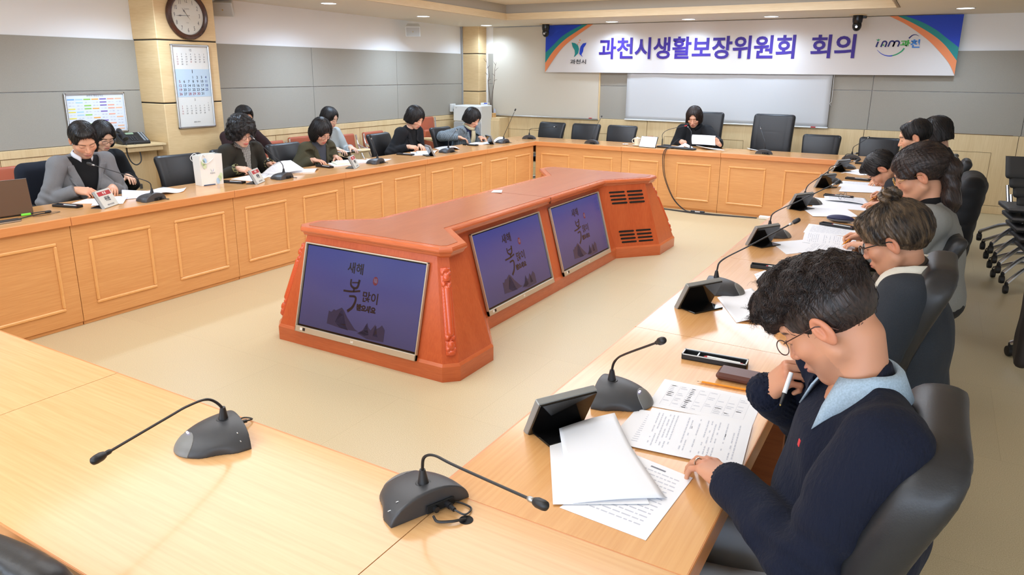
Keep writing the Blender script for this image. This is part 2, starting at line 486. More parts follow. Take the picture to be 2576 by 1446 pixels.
for (x0, x1, z0, z1) in ((-6.43, -5.2, .2, .727), (-3.52, -2.355, .2, .737), (-.75, .61, .2, .748), (-5.0, -4.0, .2, .73)):
    for (cx_, cz_, w_, h_) in (((x0+x1)/2, z1, x1-x0, .004), ((x0+x1)/2, z0, x1-x0, .004), (x0, (z0+z1)/2, .004, z1-z0), (x1, (z0+z1)/2, .004, z1-z0)):
        mb.box((cx_, YW-.0305, cz_), (w_, .002, h_))
mb.box((.2, YW-.03, .962), (1.2, .006, .006))
st(mb, 'trim_3', mat('groove_brown', (120, 92, 58), .7))
# columns
def column(x0, x1, y0, y1, lines, name):
    mb = MB(); mk = MB()
    zs = [0]+lines+[CZ(y0)+.02]
    for a, b in zip(zs[:-1], zs[1:]):
        mb.box(((x0+x1)/2, (y0+y1)/2, (a+b)/2), (x1-x0, y1-y0, b-a-.012), bev=.006)
    o = st(mb, name, W_PILLAR)
    for z in lines: mk.box(((x0+x1)/2, (y0+y1)/2, z), (x1-x0-.012, y1-y0-.012, .03))
    st(mk, 'groove', M_DARK, parent=o)
column(XW, -6.66, 4.535, 5.22, [.727, 1.333, 1.942], 'wall_column')
column(XW+.03, -6.70, 10.36, YW, [.727, 1.333, 1.942], 'wall_column')
st(MB().box((XW+.022, 10.352, 1.2), (.03, .02, 2.34)), 'trim_4', mat('grey_strip', (170, 170, 170), .5))

# ------------------------------------------------------------------ ceiling lights
for (x, y, sx, sy, pw_) in LIGHT_PANELS:
    z = CZ(y)+.207
    e = empty('ceiling_panel_light', (x, y, z), 0, 'large glowing rectangular ceiling light recessed over the middle of the room', 'ceiling light', 'large ceiling lights')
    MB().box((0, 0, -.006), (sx, sy, .012)).build('diffuser', M_LAMP, e)
    f = MB()
    for (cx_, cy_, w_, d_) in ((0, sy/2+.015, sx+.06, .03), (0, -sy/2-.015, sx+.06, .03), (sx/2+.015, 0, .03, sy), (-sx/2-.015, 0, .03, sy)):
        f.box((cx_, cy_, -.008), (w_, d_, .02), bev=.003)
    f.build('frame', M_WHITE, e)
    area('panel_lamp', (x, y, z-.03), sx*.98, sy*.98, PANEL_W*sx*sy*pw_, COOL)
DLL = {0: 'round downlight over the left wall nearest the column', 1: 'round downlight beside the white wall speaker', 2: 'round downlight in the far left corner of the ceiling',
       3: 'leftmost round downlight above the banner', 4: 'middle round downlight above the banner', 5: 'rightmost of the three downlights over the banner text', 6: 'round downlight beyond the right end of the banner'}
for i, (x, y) in enumerate(DOWNLIGHTS):
    z = CZ(y)
    e = empty('ceiling_downlight', (x, y, z), 0, DLL.get(i, 'round recessed downlight outside the picture'), 'downlight', 'round downlights along the ceiling edge')
    MB().lathe([(.085, -.001), (.085, -.004), (.098, -.004), (.098, .002)], 32).build('rim', M_WHITE, e, True)
    MB().lathe([(.0, -.003), (.086, -.003), (.086, .001), (0, .001)], 32).build('lens', M_DLAMP, e)
    l = bpy.data.lights.new('downlight_lamp', 'SPOT'); l.energy = DOWN_W*(.5 if y > 9.5 else 1.15); l.spot_size = 2.7; l.spot_blend = .9; l.shadow_soft_size = .08; l.color = (.70, .92, 1.2)
    lo = bpy.data.objects.new('downlight_lamp', l); lo.location = (x, y, z-.02); COL.objects.link(lo)

# glowing windows added in the unseen near wall as fill light
for i, wx_ in enumerate((-4.6, -1.6, 1.2)):
    wf = MB()
    for (a, b, c, d) in ((0, .62, 2.4, .06), (0, -.62, 2.4, .06), (-1.17, 0, .06, 1.3), (1.17, 0, .06, 1.3), (0, 0, .05, 1.3)): wf.box((wx_+a, YS+.02, 1.55+b), (c, .06, d), bev=.004)
    wo = st(wf, 'window_%d' % (i+1), M_WHITE)
    MB().box((wx_, YS+.004, 1.55), (2.3, .008, 1.2)).build('pane', mat('daylight_pane', (235, 242, 255), .3, emis=(235, 242, 255), es=1.6), wo)
    area('window_daylight', (wx_, YS+.06, 1.55), 2.3, 1.2, FILL_W/3, (.74, .93, 1.2), (PI/2, 0, 0))
# ------------------------------------------------------------------ things on the back wall
def flat(name, pts, y, m, parent, th=.0012):
    """flat printed shape on a surface facing -y; pts are (x, z)"""
    n = len(pts)
    vs = [(p[0], y, p[1]) for p in pts]+[(p[0], y+th, p[1]) for p in pts]
    a = sum(pts[i][0]*pts[(i+1)%n][1]-pts[(i+1)%n][0]*pts[i][1] for i in range(n))
    idx = list(range(n)); 
    if a < 0: idx = idx[::-1]
    fs = [tuple(idx)]+[(idx[(i+1)%n], idx[i], n+idx[i], n+idx[(i+1)%n]) for i in range(n)]
    return mobj(name, vs, fs, m, parent)
def ribbon(a, b, n=10):
    A = [(p.x, p.y) for p in bez([(x, z, 0) for x, z in a], n)]; B = [(p.x, p.y) for p in bez([(x, z, 0) for x, z in b], n)]
    return A+B[::-1]
# banner
bx0, bx1, bz0, bz1, by = -5.525, .092, 1.655, 2.364, 10.5
ban = empty('banner', ((bx0+bx1)/2, by, bz0), 0, 'wide white banner with big violet Korean lettering and blue corners on the back wall', 'banner')
M_BAN = mat('banner_cloth', (224, 218, 214), .7)
def rel(o): return (-o.location[0], -o.location[1], -o.location[2])
def adopt(o, par):
    o.parent = par; o.data.transform(Matrix.Translation(rel(par))); return o
NX, NZ = 90, 10; vs = []; fs = []
for s_ in (0, 1):
    for i in range(NX+1):
        for k in range(NZ+1):
            u = i/NX; v = k/NZ
            x = bx0+(bx1-bx0)*u; z = bz0+(bz1-bz0)*v
            if u < .03: z += (0.0)*(1-v)
            vs.append((x, by+.004*s_+.004*math.sin(u*26)*(1-v)+.0015*math.sin(u*61+v*4), z))
N1 = (NX+1)*(NZ+1)
for i in range(NX):
    for k in range(NZ):
        a = i*(NZ+1)+k; q = (a, a+NZ+1, a+NZ+2, a+1)
        fs.append(q); fs.append(tuple(N1+t for t in q[::-1]))
adopt(mobj('cloth', vs, fs, M_BAN, None, True), ban)
Yf = by-.0065
MB_BLUE = mat('print_blue', (28, 66, 196), .6); MB_TEAL = mat('print_teal', (26, 140, 138), .6); MB_OR = mat('print_orange', (240, 142, 88), .6); MB_VIO = mat('print_violet', (58, 34, 142), .6)
Lbg = [(-4.90, bz1), (-5.124, 2.262), (-5.26, 2.182), (-5.371, 2.084), (bx0, 1.955)]
Lgo = [(-4.81, bz1), (-5.018, 2.249), (-5.163, 2.165), (-5.289, 2.069), (-5.406, 1.954), (bx0, 1.798)]
Low = [(-4.72, bz1), (-4.933, 2.234), (-5.098, 2.127), (-5.234, 2.018), (-5.371, 1.86), (bx0, 1.655)]
Rbg = [(-.53, bz1), (-.339, 2.287), (-.175, 2.193), (-.058, 2.102), (bx1, 1.985)]
Rgo = [(-.61, bz1), (-.433, 2.276), (-.214, 2.143), (-.057, 2.013), (bx1, 1.832)]
Row = [(-.70, bz1), (-.489, 2.252), (-.252, 2.08), (-.09, 1.923), (.02, 1.794), (bx1, 1.665)]
def bz(pts): return [(p.x, p.y) for p in bez([(x, z, 0) for x, z in pts], 6)]
for nm, pts, m_ in (('printed_corner', bz(Lbg)+[(bx0, bz1)], MB_BLUE), ('printed_stripe', ribbon(Lbg, Lgo), MB_TEAL), ('printed_stripe', ribbon(Lgo, Low), MB_OR),
                    ('printed_corner', bz(Rbg)+[(bx1, bz1)], MB_BLUE), ('printed_stripe', ribbon(Rbg, Rgo), MB_TEAL), ('printed_stripe', ribbon(Rgo, Row), MB_OR)):
    adopt(flat(nm, pts, Yf, m_, None), ban)
def btext(body, x, z, size, m_, bold=.0, sx=1.0, align='CENTER', shear=0, par=ban, y=Yf-.0008, nm='lettering'):
    o = text(nm, body, size, frame((x, y, z), (1, 0, 0), (0, 0, 1)), m_, None, .0005, bold, align, shear, 1.0)
    if sx != 1: o.data.transform(Matrix.Translation((x, 0, 0)) @ Matrix.Diagonal((sx, 1, 1, 1)) @ Matrix.Translation((-x, 0, 0)))
    return adopt(o, par)
def fit(o, x0, x1, z0, z1):
    """scale flat lettering to a box in the plane of the wall (parent-relative mesh)"""
    par = o.parent.location; vs = [v.co for v in o.data.vertices]
    ax0, ax1 = min(v.x for v in vs), max(v.x for v in vs); az0, az1 = min(v.z for v in vs), max(v.z for v in vs)
    S = Matrix.Diagonal(((x1-x0)/(ax1-ax0), 1, (z1-z0)/(az1-az0), 1))
    o.data.transform(Matrix.Translation((x0-par[0], 0, z0-par[2])) @ S @ Matrix.Translation((-ax0, 0, -az0))); return o
fit(btext('과천시생활보장위원회', -3.1, 2.0, .33, MB_VIO, .008), -4.605, -1.775, 1.855, 2.165)
fit(btext('회의', -1.3, 2.0, .33, MB_VIO, .008), -1.58, -1.045, 1.862, 2.158)
fit(btext('과천시', -4.95, 1.82, .1, M_BLACKP, .001), -5.085, -4.815, 1.782, 1.852)
wl = [(-5.071, 2.104), (-5.012, 2.094), (-4.958, 2.057), (-4.941, 2.006), (-4.954, 1.942), (-4.995, 1.905), (-5.026, 1.885), (-5.007, 1.933), (-5.014, 1.988), (-5.053, 2.044)]
wr = [(-4.819, 2.098), (-4.876, 2.088), (-4.916, 2.043), (-4.925, 2.006), (-4.933, 1.933), (-4.873, 1.885), (-4.896, 1.923), (-4.871, 1.969), (-4.863, 2.024), (-4.828, 2.069)]
adopt(flat('emblem_wing', wl, Yf, MB_TEAL, None), ban); adopt(flat('emblem_wing', wr, Yf, MB_BLUE, None), ban)
def disc(x, z, r, n=14): return [(x+r*math.cos(2*PI*i/n), z+r*math.sin(2*PI*i/n)) for i in range(n)]
for (x, z, r) in ((-4.93, 2.136, .012), (-4.943, 2.102, .009), (-4.965, 2.075, .008)): adopt(flat('emblem_dot', disc(x, z, r), Yf, MB_OR, None), ban)
def stroke(pts, w0, w1=None):
    P = [Vector((x, z)) for x, z in pts]; n = len(P); A = []; B = []
    for i, p in enumerate(P):
        t = (P[min(i+1, n-1)]-P[max(i-1, 0)]).normalized(); q = Vector((-t.y, t.x)); w_ = (w0+((w1 if w1 is not None else w0)-w0)*i/(n-1))/2
        A.append(tuple(p+q*w_)); B.append(tuple(p-q*w_))
    return A+B[::-1]
M_NAVYP = mat('print_navy', (30, 34, 110), .6); M_GREENP = mat('print_green', (58, 170, 60), .6); M_SKYP = mat('print_sky', (58, 130, 210), .6); M_GRN2 = mat('print_sea', (52, 160, 110), .6)
sk = .04
def arch(x0, x1, zb, zt, n=10):
    cxx = (x0+x1)/2; r = (x1-x0)/2
    pts = [(x0, zb)]+[(cxx-r*math.cos(PI*i/n)+.012, zt-r+r*math.sin(PI*i/n)) for i in range(n+1)]+[(x1, zb)]
    return pts
for pts, m_ in (([(-.806, 1.997), (-.79, 2.062)], M_NAVYP), (arch(-.752, -.704, 1.997, 2.066), M_NAVYP), (arch(-.672, -.618, 2.0, 2.068), M_NAVYP), (arch(-.618, -.563, 2.0, 2.068), M_NAVYP)):
    adopt(flat('logo_letter', stroke(pts, .018), Yf, m_, None), ban)
adopt(flat('logo_leaf', [(-.80, 2.072), (-.815, 2.092), (-.797, 2.085), (-.79, 2.1), (-.783, 2.085), (-.765, 2.096), (-.787, 2.07)], Yf, M_GRN2, None), ban)
adopt(flat('logo_dot', disc(-.727, 2.02, .009), Yf, M_GREENP, None), ban)
fit(btext('과', -.48, 2.04, .09, M_GREENP, .003), -.54, -.43, 1.998, 2.078); fit(btext('천', -.37, 2.04, .09, M_SKYP, .003), -.428, -.325, 1.984, 2.084)
lo_ = bz([(-.79, 1.962), (-.728, 1.911), (-.648, 1.888), (-.574, 1.903), (-.517, 1.94), (-.488, 1.98)]); h_ = len(lo_)//2
adopt(flat('logo_arc', stroke(lo_[:h_+1], .003, .014), Yf, MB_BLUE, None), ban); adopt(flat('logo_arc', stroke(lo_[h_:], .014, .018), Yf, M_GRN2, None), ban)
adopt(flat('logo_arc', stroke(bz([(-.453, 2.097), (-.421, 2.131), (-.385, 2.14), (-.346, 2.121)]), .016, .003), Yf, M_NAVYP, None), ban)

# whiteboard and screen
wb = empty('whiteboard', (-5.58, YW-.03, .95), 0, 'tall beige-white board with a thin pale tray on the left of the back wall', 'whiteboard')
MB().box((0, .0, .7), (1.93, .02, 1.42), bev=.003).build('board', mat('board_beige', (216, 206, 188), .45), wb)
MB().box((0, -.014, -.004), (1.96, .045, .018), bev=.003).build('tray', M_ALU, wb)
MB().box((.978, -.002, .7), (.02, .03, 1.44), bev=.003).build('frame', W_WALL, wb)
MB().box((.85, -.03, .01), (.05, .02, .012), bev=.003).build('red_label', M_RED, wb)
sc = empty('projection_screen', (-2.715, YW-.062, .957), 0, 'white pulled-down projection screen hanging below the banner behind the head seats', 'projection screen')
vs = []; fs = []
for i in range(41):
    for k in range(13):
        u = i/40; v = k/12; vs.append((-1.43+2.87*u-.012*v*(1 if u > .5 else -1)*0, .003*math.sin(u*9+v*3), .012+.70*v))
for i in range(40):
    for k in range(12): a = i*13+k; fs.append((a, a+13, a+14, a+1))
o = mobj('fabric', vs, fs, mat('screen_fabric', (206, 206, 206), .8), sc, True)
so = o.modifiers.new('thick', 'SOLIDIFY'); so.thickness = .003
MB().tube([(-1.44, 0, .008), (1.45, 0, .008)], .009).build('weight_bar', M_WHITE, sc, True)
MB().box((1.27, -.01, .012), (.06, .008, .014)).build('red_tag', M_RED, sc)
MB().tube(bez([(1.455, 0, .7), (1.46, 0, .38), (1.445, -.01, .33), (1.46, 0, .30)]), .0025, 6).build('pull_cord', M_WHITE, sc)
# cameras hanging from the ceiling
M_CAMB = mat('camera_black', (20, 20, 21), .25)
for (x, y, lab) in ((-5.40, 10.25, 'black dome camera on the ceiling at the left corner of the banner'), (-1.03, 10.22, 'black dome camera on the ceiling above the right part of the banner')):
    z = CZ(y); e = empty('dome_camera', (x, y, z), 0, lab, 'camera', 'black cameras on the ceiling')
    MB().lathe([(0, 0), (.10, 0), (.10, -.008), (0, -.008)], 32).build('mounting_plate', M_TRIMW, e, True)
    MB().lathe([(.058, -.008), (.06, -.05), (.056, -.085), (.05, -.1)], 28).build('housing', M_CAMB, e, True)
    MB().lathe([(.0, -.195), (.02, -.192), (.038, -.178), (.05, -.155), (.054, -.13), (.05, -.1), (0, -.098)], 28).build('head', mat('camera_gloss', (16, 16, 17), .12), e, True)
    Mx = Matrix.Rotation(PI/2, 3, 'X')
    MB().lathe([(0, .056), (.014, .056), (.016, .05), (.018, .03)], 18, (0, 0, -.145), Mx).build('lens', M_CHROME, e, True)
    if x > -3: MB().box((.075, 0, -.03), (.05, .04, .03), bev=.006).build('cable_box', M_CAMB, e)
# wall speakers
def speaker(loc, rz, tilt, lab, mt):
    e = empty('wall_speaker', loc, rz, lab, 'speaker', 'speakers on the left wall')
    p = [(-.11,-.07),(.11,-.07),(.085,.09),(-.085,.09)]
    b = MB().prism(p, -.075, .075).build('cabinet', mt, e); b.rotation_euler = (tilt, 0, 0)
    bv = b.modifiers.new('b', 'BEVEL'); bv.width = .012; bv.segments = 3
    g = MB().box((0, -.0715, 0), (.19, .004, .125), bev=.0015).build('grille', mat('grille_silver', (190, 188, 182), .5, bump=((500, 500, 500), .2)), e); g.rotation_euler = (tilt, 0, 0)
    MB().box((0, -.0745, .0), (.012, .002, .014)).build('badge', mat('badge_gold', (196, 164, 96), .3, .8), e).rotation_euler = (tilt, 0, 0)
    MB().tube(bez([(0, .09, 0), (-.02, .15, .02), (-.03, .20, .05)]), .008).box((-.03, .205, .03), (.035, .012, .11), bev=.004).build('bracket', M_WHITE, e)
    return e
speaker((-6.80, 8.75, 2.235), math.radians(35), .35, 'white wall speaker on a bracket near the far end of the left wall', mat('speaker_white', (226, 226, 222), .4))
speaker((-6.87, 5.52, 2.31), math.radians(38), .35, 'grey-brown wall speaker half hidden behind the clock column', mat('speaker_grey', (206, 204, 196), .45))
# clock on the column
ck = empty('wall_clock', (-6.66, 4.89, 2.185), 0, 'round clock with dark brown rim and numerals high on the column', 'clock')
Rx = Matrix(((0, 0, 1), (1, 0, 0), (0, 1, 0)))       # lathe axis z -> +x, x -> y, y -> z
M_WALN = wood('walnut', (84, 50, 38), (58, 34, 26), (.2, 1, 1), .25, .4)
MB().lathe([(.19, .0), (.232, .0), (.236, .012), (.226, .032), (.205, .04), (.188, .034), (.183, .02), (.183, .008)], 64, M=Rx).build('rim', M_WALN, ck, True)
MB().lathe([(0, .010), (.186, .010), (.186, .004), (0, .004)], 64, M=Rx).build('dial', mat('dial_cream', (222, 216, 200), .6), ck)
def YZ(y, z, x=.0125): return frame((x, y, z), (0, 1, 0), (0, 0, 1))
for i in range(12):
    a = PI/2-2*PI*(i+1)/12
    o = text('numeral', str(i+1), .058, YZ(.142*math.cos(a), .142*math.sin(a), .0107), M_BLACKP, ck, .0003, .0, sx=.62)
def hand(ang, ln, w_):
    a = PI/2-ang; d = Vector((0, math.cos(a), math.sin(a))); q = Vector((0, -d.z, d.y)); v = []
    for t, k in ((-.22, .35), (.3, .3), (.5, .5), (.62, 1.3), (.74, .45), (1, .1)): v.append((t*ln, k*w_))
    pts = [d*t+q*k for t, k in v]+[d*t-q*k for t, k in v[::-1]]
    n = len(pts); mb = MB().add([p+Vector((.0135, 0, 0)) for p in pts]+[p+Vector((.0145, 0, 0)) for p in pts], [tuple(range(n))[::-1], tuple(range(n, 2*n))])
    return mb
hand(2*PI*(10.75/12), .085, .007).build('hour_hand', M_BLACKP, ck); hand(2*PI*(44.5/60), .13, .006).build('minute_hand', M_BLACKP, ck)
MB().tube([(.0155, -.025*math.cos(-.9), .025*.8), (.0155, .05*.62, -.05*.8)], .001, 4).build('second_hand', mat('brass', (190, 160, 90), .3, .9), ck)
o = MB().lathe([(0, .019), (.181, .019), (.181, .0185), (0, .0185)], 48, M=Rx).build('glass', mat('clear_glass', (255, 255, 255), .02, spec=.5, alpha=.06), ck)
for (b_, z_, s_) in (('QUARTZ', .062, .016), ('KOREA', -.07, .009)): text('lettering', b_, s_, YZ(0, z_, .0107), mat('dial_grey', (110, 104, 96), .6), ck, .0002)
# calendar in a silver frame
ca = empty('framed_calendar', (-6.66, 4.882, 1.075), 0, 'tall three-month calendar in a silver frame on the column', 'calendar')
W2, H2 = .218, .83
fr = MB()
for (cy_, cz_, wy, hz) in ((0, H2-.008, 2*W2, .018), (0, .009, 2*W2, .018), (-W2+.008, H2/2, .016, H2), (W2-.008, H2/2, .016, H2)): fr.box((.012, cy_, cz_), (.026, wy, hz), bev=.004)
fr.build('frame', M_ALU, ca)
MB().box((.006, 0, H2/2), (.01, 2*W2-.02, H2-.02)).build('sheet', mat('calendar_cream', (232, 230, 222), .6), ca)
MB().box((.0115, 0, .452), (.001, 2*W2-.03, .275)).build('month_panel', mat('calendar_blue', (196, 215, 228), .6), ca)
M_CBLK = mat('ink_black', (42, 46, 58), .6); M_CRED = mat('ink_red', (150, 62, 74), .6); M_CBLU = mat('ink_blue', (52, 74, 140), .6); M_CGR = mat('ink_grey', (150, 148, 146), .6); M_CRL = mat('ink_pale_red', (196, 140, 140), .6)
def month(first, ndays, top, dz, size, cols, title, tz, reds=(), ts=.035, dx=.0515, x0=-.155):
    o = text('month_name', title, ts, YZ(0, tz, .0125), cols[0], ca, .0002, .0006)
    groups = {}
    for d in range(1, ndays+1):
        k = first+d-1; c = k % 7; r = k//7
        y = x0+c*dx; z = top-r*dz
        m_ = cols[1] if (c == 0 or d in reds) else (cols[2] if c == 6 else cols[0])
        groups.setdefault(m_, []).append((str(d), y, z))
    for m_, L_ in groups.items():
        tmp = [text('t', s_, size, YZ(y, z, .0125), m_, None, .0002, size*.01) for s_, y, z in L_]
        V = []; F = []
        for t in tmp:
            b = len(V); V += [v.co.copy() for v in t.data.vertices]; F += [tuple(b+i for i in p.vertices) for p in t.data.polygons]
            md = t.data; bpy.data.objects.remove(t); bpy.data.meshes.remove(md)
        mobj('dates', V, F, m_, ca)
month(3, 31, .508, .041, .036, (M_CBLK, M_CRED, M_CBLU), '1', .565, (28, 29, 30), .05)
month(0, 31, .735, .0245, .02, (M_CGR, M_CRL, M_CGR), '12', .775, (25,), .03)
month(6, 28, .248, .0245, .02, (M_CGR, M_CRL, M_CGR), '2', .285, (), .03)
text('lettering', '과천도시공사', .014, YZ(0, .06, .0122), M_CBLK, ca, .0002)
# schedule board
sb = empty('schedule_board', (XW+.022, 4.06, 1.055), 0, 'framed yearly schedule sheet with coloured bars on the left wall', 'notice board')
fr = MB()
for (cy_, cz_, wy, hz) in ((0, .378, .585, .016), (0, .008, .585, .016), (-.285, .193, .014, .386), (.285, .193, .014, .386)): fr.box((.01, cy_, cz_), (.022, wy, hz), bev=.003)
fr.build('frame', M_ALU, sb)
MB().box((.005, 0, .193), (.008, .565, .37)).build('sheet', mat('sheet_white', (226, 230, 236), .6), sb)
text('heading', '과천시 행정조직도', .022, YZ(0, .355, .0095), M_INK, sb, .0002)
cols = [mat('bar_blue', (120, 176, 226), .6), mat('bar_pale_blue', (176, 212, 232), .6), mat('bar_green', (150, 206, 84), .6), mat('bar_orange', (244, 178, 84), .6), mat('bar_violet', (128, 104, 184), .6), mat('bar_salmon', (240, 168, 140), .6), mat('bar_peach', (246, 190, 150), .6)]
random.seed(3)
bars = [MB() for _ in cols]; ink = MB(); yel = MB()
for c in range(7):
    y = -.235+c*.0765
    for r in range(11):
        z = .325-r*.029
        if r == 0 or (r+c*2) % 3 == 0 or random.random() < .15:
            MB().box((.0096, y, z), (.0008, .066, .011)).build('coloured_bar', mat('bar_yellow', (236, 222, 96), .6) if (c == 0 and r > 1) else cols[c], sb)
        else:
            for q in range(2): ink.box((.0094, y-.012+.03*q, z), (.0006, .02, .002+.008*random.random()))
ink.build('fine_print', M_INKL, sb)['kind'] = 'stuff'
# box with switches
ws = empty('wall_box', (XW+.02, 10.02, 1.01), 0, 'small white wall box beside the white fridge', 'wall box')
MB().box((.03, 0, .06), (.05, .12, .13), bev=.008).build('body', M_WHITE, ws); MB().box((.058, 0, .03), (.006, .05, .03), bev=.002).build('socket', M_BLACKP, ws)
# telephone shelf
sh = empty('telephone_shelf', (-6.86, 4.28, .93), 0, 'small wooden corner shelf under the black telephone', 'shelf')
s_ = MB().prism([(-.16, -.22), (.16, -.16), (.19, .235), (-.16, .245)], -.002, .016).build('board', W_WALL, sh)
MB().box((.14, .04, -.028), (.018, .36, .05), rz=-.05, bev=.004).box((-.02, -.175, -.028), (.28, .018, .05), rz=.18, bev=.004).build('apron', W_WALL, sh)
cb = empty('wall_cabinet', (-6.93, 4.36, 0), 0, 'low wooden cabinet below the telephone shelf beside the column', 'cabinet')
MB().box((0, 0, .43), (.16, .33, .86), bev=.004).build('body', W_WALL, cb)
MB().box((.083, 0, .42), (.012, .25, .7), bev=.003).build('door', W_WALL, cb)
MB().box((.092, -.06, .52), (.008, .03, .05), bev=.002).build('latch', M_STEEL, cb)
# ================================================================== the ring of tables
W_TOPL = wood('beech_top', (226, 172, 112), (215, 157, 96), (.035, 1, 1), .22, .35)
W_TOPN = wood('beech_top_pale', (228, 182, 128), (219, 168, 112), (.035, 1, 1), .2, .35)
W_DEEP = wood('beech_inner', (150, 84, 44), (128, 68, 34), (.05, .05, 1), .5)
def table_unit(origin, rz, L, frames, label, top=W_TOPL, depth=TW, front=True, ends=(0, 0)):
    e = empty('conference_table', (origin[0], origin[1], 0), rz, label, 'table', 'beech conference tables forming the ring')
    g = .0012
    MB().box((L/2, depth/2, TZ-.0275), (L-2*g, depth-.006, .055)).build('tabletop', top, e)
    MB().box((L/2, .0, TZ-.0285), (L-2*g, .012, .056), bev=.003).build('edge_band', W_EDGE, e); MB().box((L/2, depth-.003, TZ-.0285), (L-2*g, .008, .056), bev=.002).build('edge_band', W_EDGE, e)
    if front:
        fp = MB().box((L/2, .033, .356), (L-.004, .018, .655)).build('front_panel', W_FRONT, e)
        for (a, b) in frames:
            m = MB(); z0, z1, t, yy = .125, .587, .022, .021
            for (cx_, cz_, w_, h_) in (((a+b)/2, z1-t/2, b-a, t), ((a+b)/2, z0+t/2, b-a, t), (a+t/2, (z0+z1)/2, t, z1-z0-2*t), (b-t/2, (z0+z1)/2, t, z1-z0-2*t)):
                m.box((cx_, yy, cz_), (w_, .014, h_), bev=.006)
            m.build('moulding', W_MOULD, fp)
        MB().box((L/2, .042, .0145), (L-.006, .014, .027)).build('kickboard', W_FRONT, e)
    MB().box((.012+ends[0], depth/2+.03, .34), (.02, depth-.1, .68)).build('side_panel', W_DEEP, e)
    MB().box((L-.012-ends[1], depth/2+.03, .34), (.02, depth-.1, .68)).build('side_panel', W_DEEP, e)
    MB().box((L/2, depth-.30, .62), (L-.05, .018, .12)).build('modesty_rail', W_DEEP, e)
    return e
FR2 = [(.105, .545), (.735, 1.17)]
LY = [1.183, 2.47, 3.744, 5.008, 6.278, 7.508, YB]
LN = ['conference table at the left edge of the picture under the laptop', 'conference table in front of the man in the grey jacket', 'conference table under the paper bag\'s right neighbour papers, before the curly-haired woman',
      'conference table in front of the woman in the olive jacket', 'conference table in front of the woman in the black suit', 'conference table at the far end of the left row before the grey checked jacket']
LN[2] = 'conference table before the curly-haired woman in the dark jacket'
for i in range(6):
    L = LY[i+1]-LY[i]
    fr = [(.1, .55), (.75, 1.187)] if i == 0 else [(a*L/1.263, b*L/1.263) for a, b in FR2]
    table_unit((XL, LY[i]), PI/2, L, fr, LN[i])
BX = [XL, -3.47, -2.196, XR]
BF = [[(.084, .52), (.72, 1.141)], [(.097, .502), (.733, 1.165)], [(.101, .535), (.739, 1.142)]]
BN = ['conference table of the head row nearest the left corner, with a mug on it', 'conference table of the head row under the twin microphones', 'conference table of the head row before the empty high-back chair']
for i in range(3): table_unit((BX[i], YB), 0, BX[i+1]-BX[i], BF[i], BN[i])
RY = [YN, 2.451, 3.701, 4.976, 6.25, 7.50, YB]
RN = ['conference table before the man in the navy sweater', 'conference table before the woman with the hair bun', 'conference table before the woman in the grey coat',
      'conference table before the man bending low over his papers', 'fifth conference table of the right row, before the balding man', 'farthest conference table of the right row']
for i in range(6):
    L = RY[i+1]-RY[i]; table_unit((XR, RY[i+1]), -PI/2, L, [(a*L/1.263, b*L/1.263) for a, b in FR2], RN[i])
NX_ = [-4.734, -3.42, -2.13, -.837]
NN = ['conference table in the near left corner outside the picture', 'conference table at the lower left edge of the picture', 'pale conference table in the foreground under the bent left microphone']
for i in range(3): table_unit((NX_[i+1], YN), PI, NX_[i+1]-NX_[i], [(a, b) for a, b in FR2], NN[i], W_TOPN)
table_unit((XR+TW, YN), PI, XR+TW-(-.837), [], 'pale corner conference table in the foreground with the cable hole', W_TOPN, front=False)
table_unit((XL-TW, YB), 0, TW, [], 'far left corner block of the table ring under the corner microphone', front=False)
table_unit((XR, YB), 0, TW, [], 'far right corner block of the table ring', front=False)
table_unit((XL, YN), PI, TW, [], 'near left corner block of the table ring outside the picture', front=False)
gr = MB().lathe([(0, .0006), (.013, .0006), (.0135, .0012), (.0155, .0012), (.0155, 0)], 24).build('cable_grommet', [M_DARK], None, False, (-.757, 1.114, TZ))
tag(gr, 'round black cable hole in the foreground corner table', 'cable hole')

# ================================================================== the monitor island
PCX = -2.81
pod = empty('monitor_podium', (PCX, 4.9, 0), 0, 'low reddish wooden I-shaped monitor island standing in the middle of the table ring', 'podium')
def sym(right):                       # right half of the outline from the front to the back -> full counterclockwise outline
    r = [(x, y-4.9) for x, y in right]; return r+[(-x, y) for x, y in r[::-1]]
base = sym([(.635, 2.985), (.70, 3.05), (.70, 3.39), (.40, 3.80), (.40, 6.04), (.70, 6.39), (.70, 6.80), (.635, 6.87)])
topb = sym([(.50, 3.135), (.545, 3.185), (.545, 3.35), (.245, 3.66), (.245, 5.93), (.545, 6.33), (.545, 6.50), (.50, 6.55)])
lip  = sym([(.53, 3.112), (.585, 3.165), (.585, 3.31), (.30, 3.57), (.30, 5.97), (.585, 6.36), (.585, 6.53), (.53, 6.585)])
def off(poly, d):
    n = len(poly); out = []
    for i in range(n):
        a, b, c = Vector(poly[i-1]), Vector(poly[i]), Vector(poly[(i+1)%n])
        e1 = (b-a).normalized(); e2 = (c-b).normalized(); n1 = Vector((e1.y, -e1.x)); n2 = Vector((e2.y, -e2.x))
        m = (n1+n2); m = m/(m.length**2)*2 if m.length > 1e-6 else n1
        out.append(tuple(b+m*d*1.0))
    return out
MB().prism(base, .10, .672, top=topb).build('body', W_CHERRY, pod)
mb = MB(); mb.prism(off(base, .012), 0, .088); mb.prism(off(base, .012), .088, .104, top=off(base, .001)); mb.build('plinth', W_CHERRYL, pod)
mb = MB()
prof = [(-.032, .660), (-.018, .672), (-.012, .688), (-.002, .693), (.003, .703), (0, .714), (-.006, .7235)]
for (d0, z0), (d1, z1) in zip(prof[:-1], prof[1:]): mb.prism(off(lip, d0), z0, z1, top=off(lip, d1))
mb.build('top_edge', W_CHERRYL, pod)
MB().prism(off(lip, -.05), .7225, .7255).build('top_panel', W_CHTOP, pod)
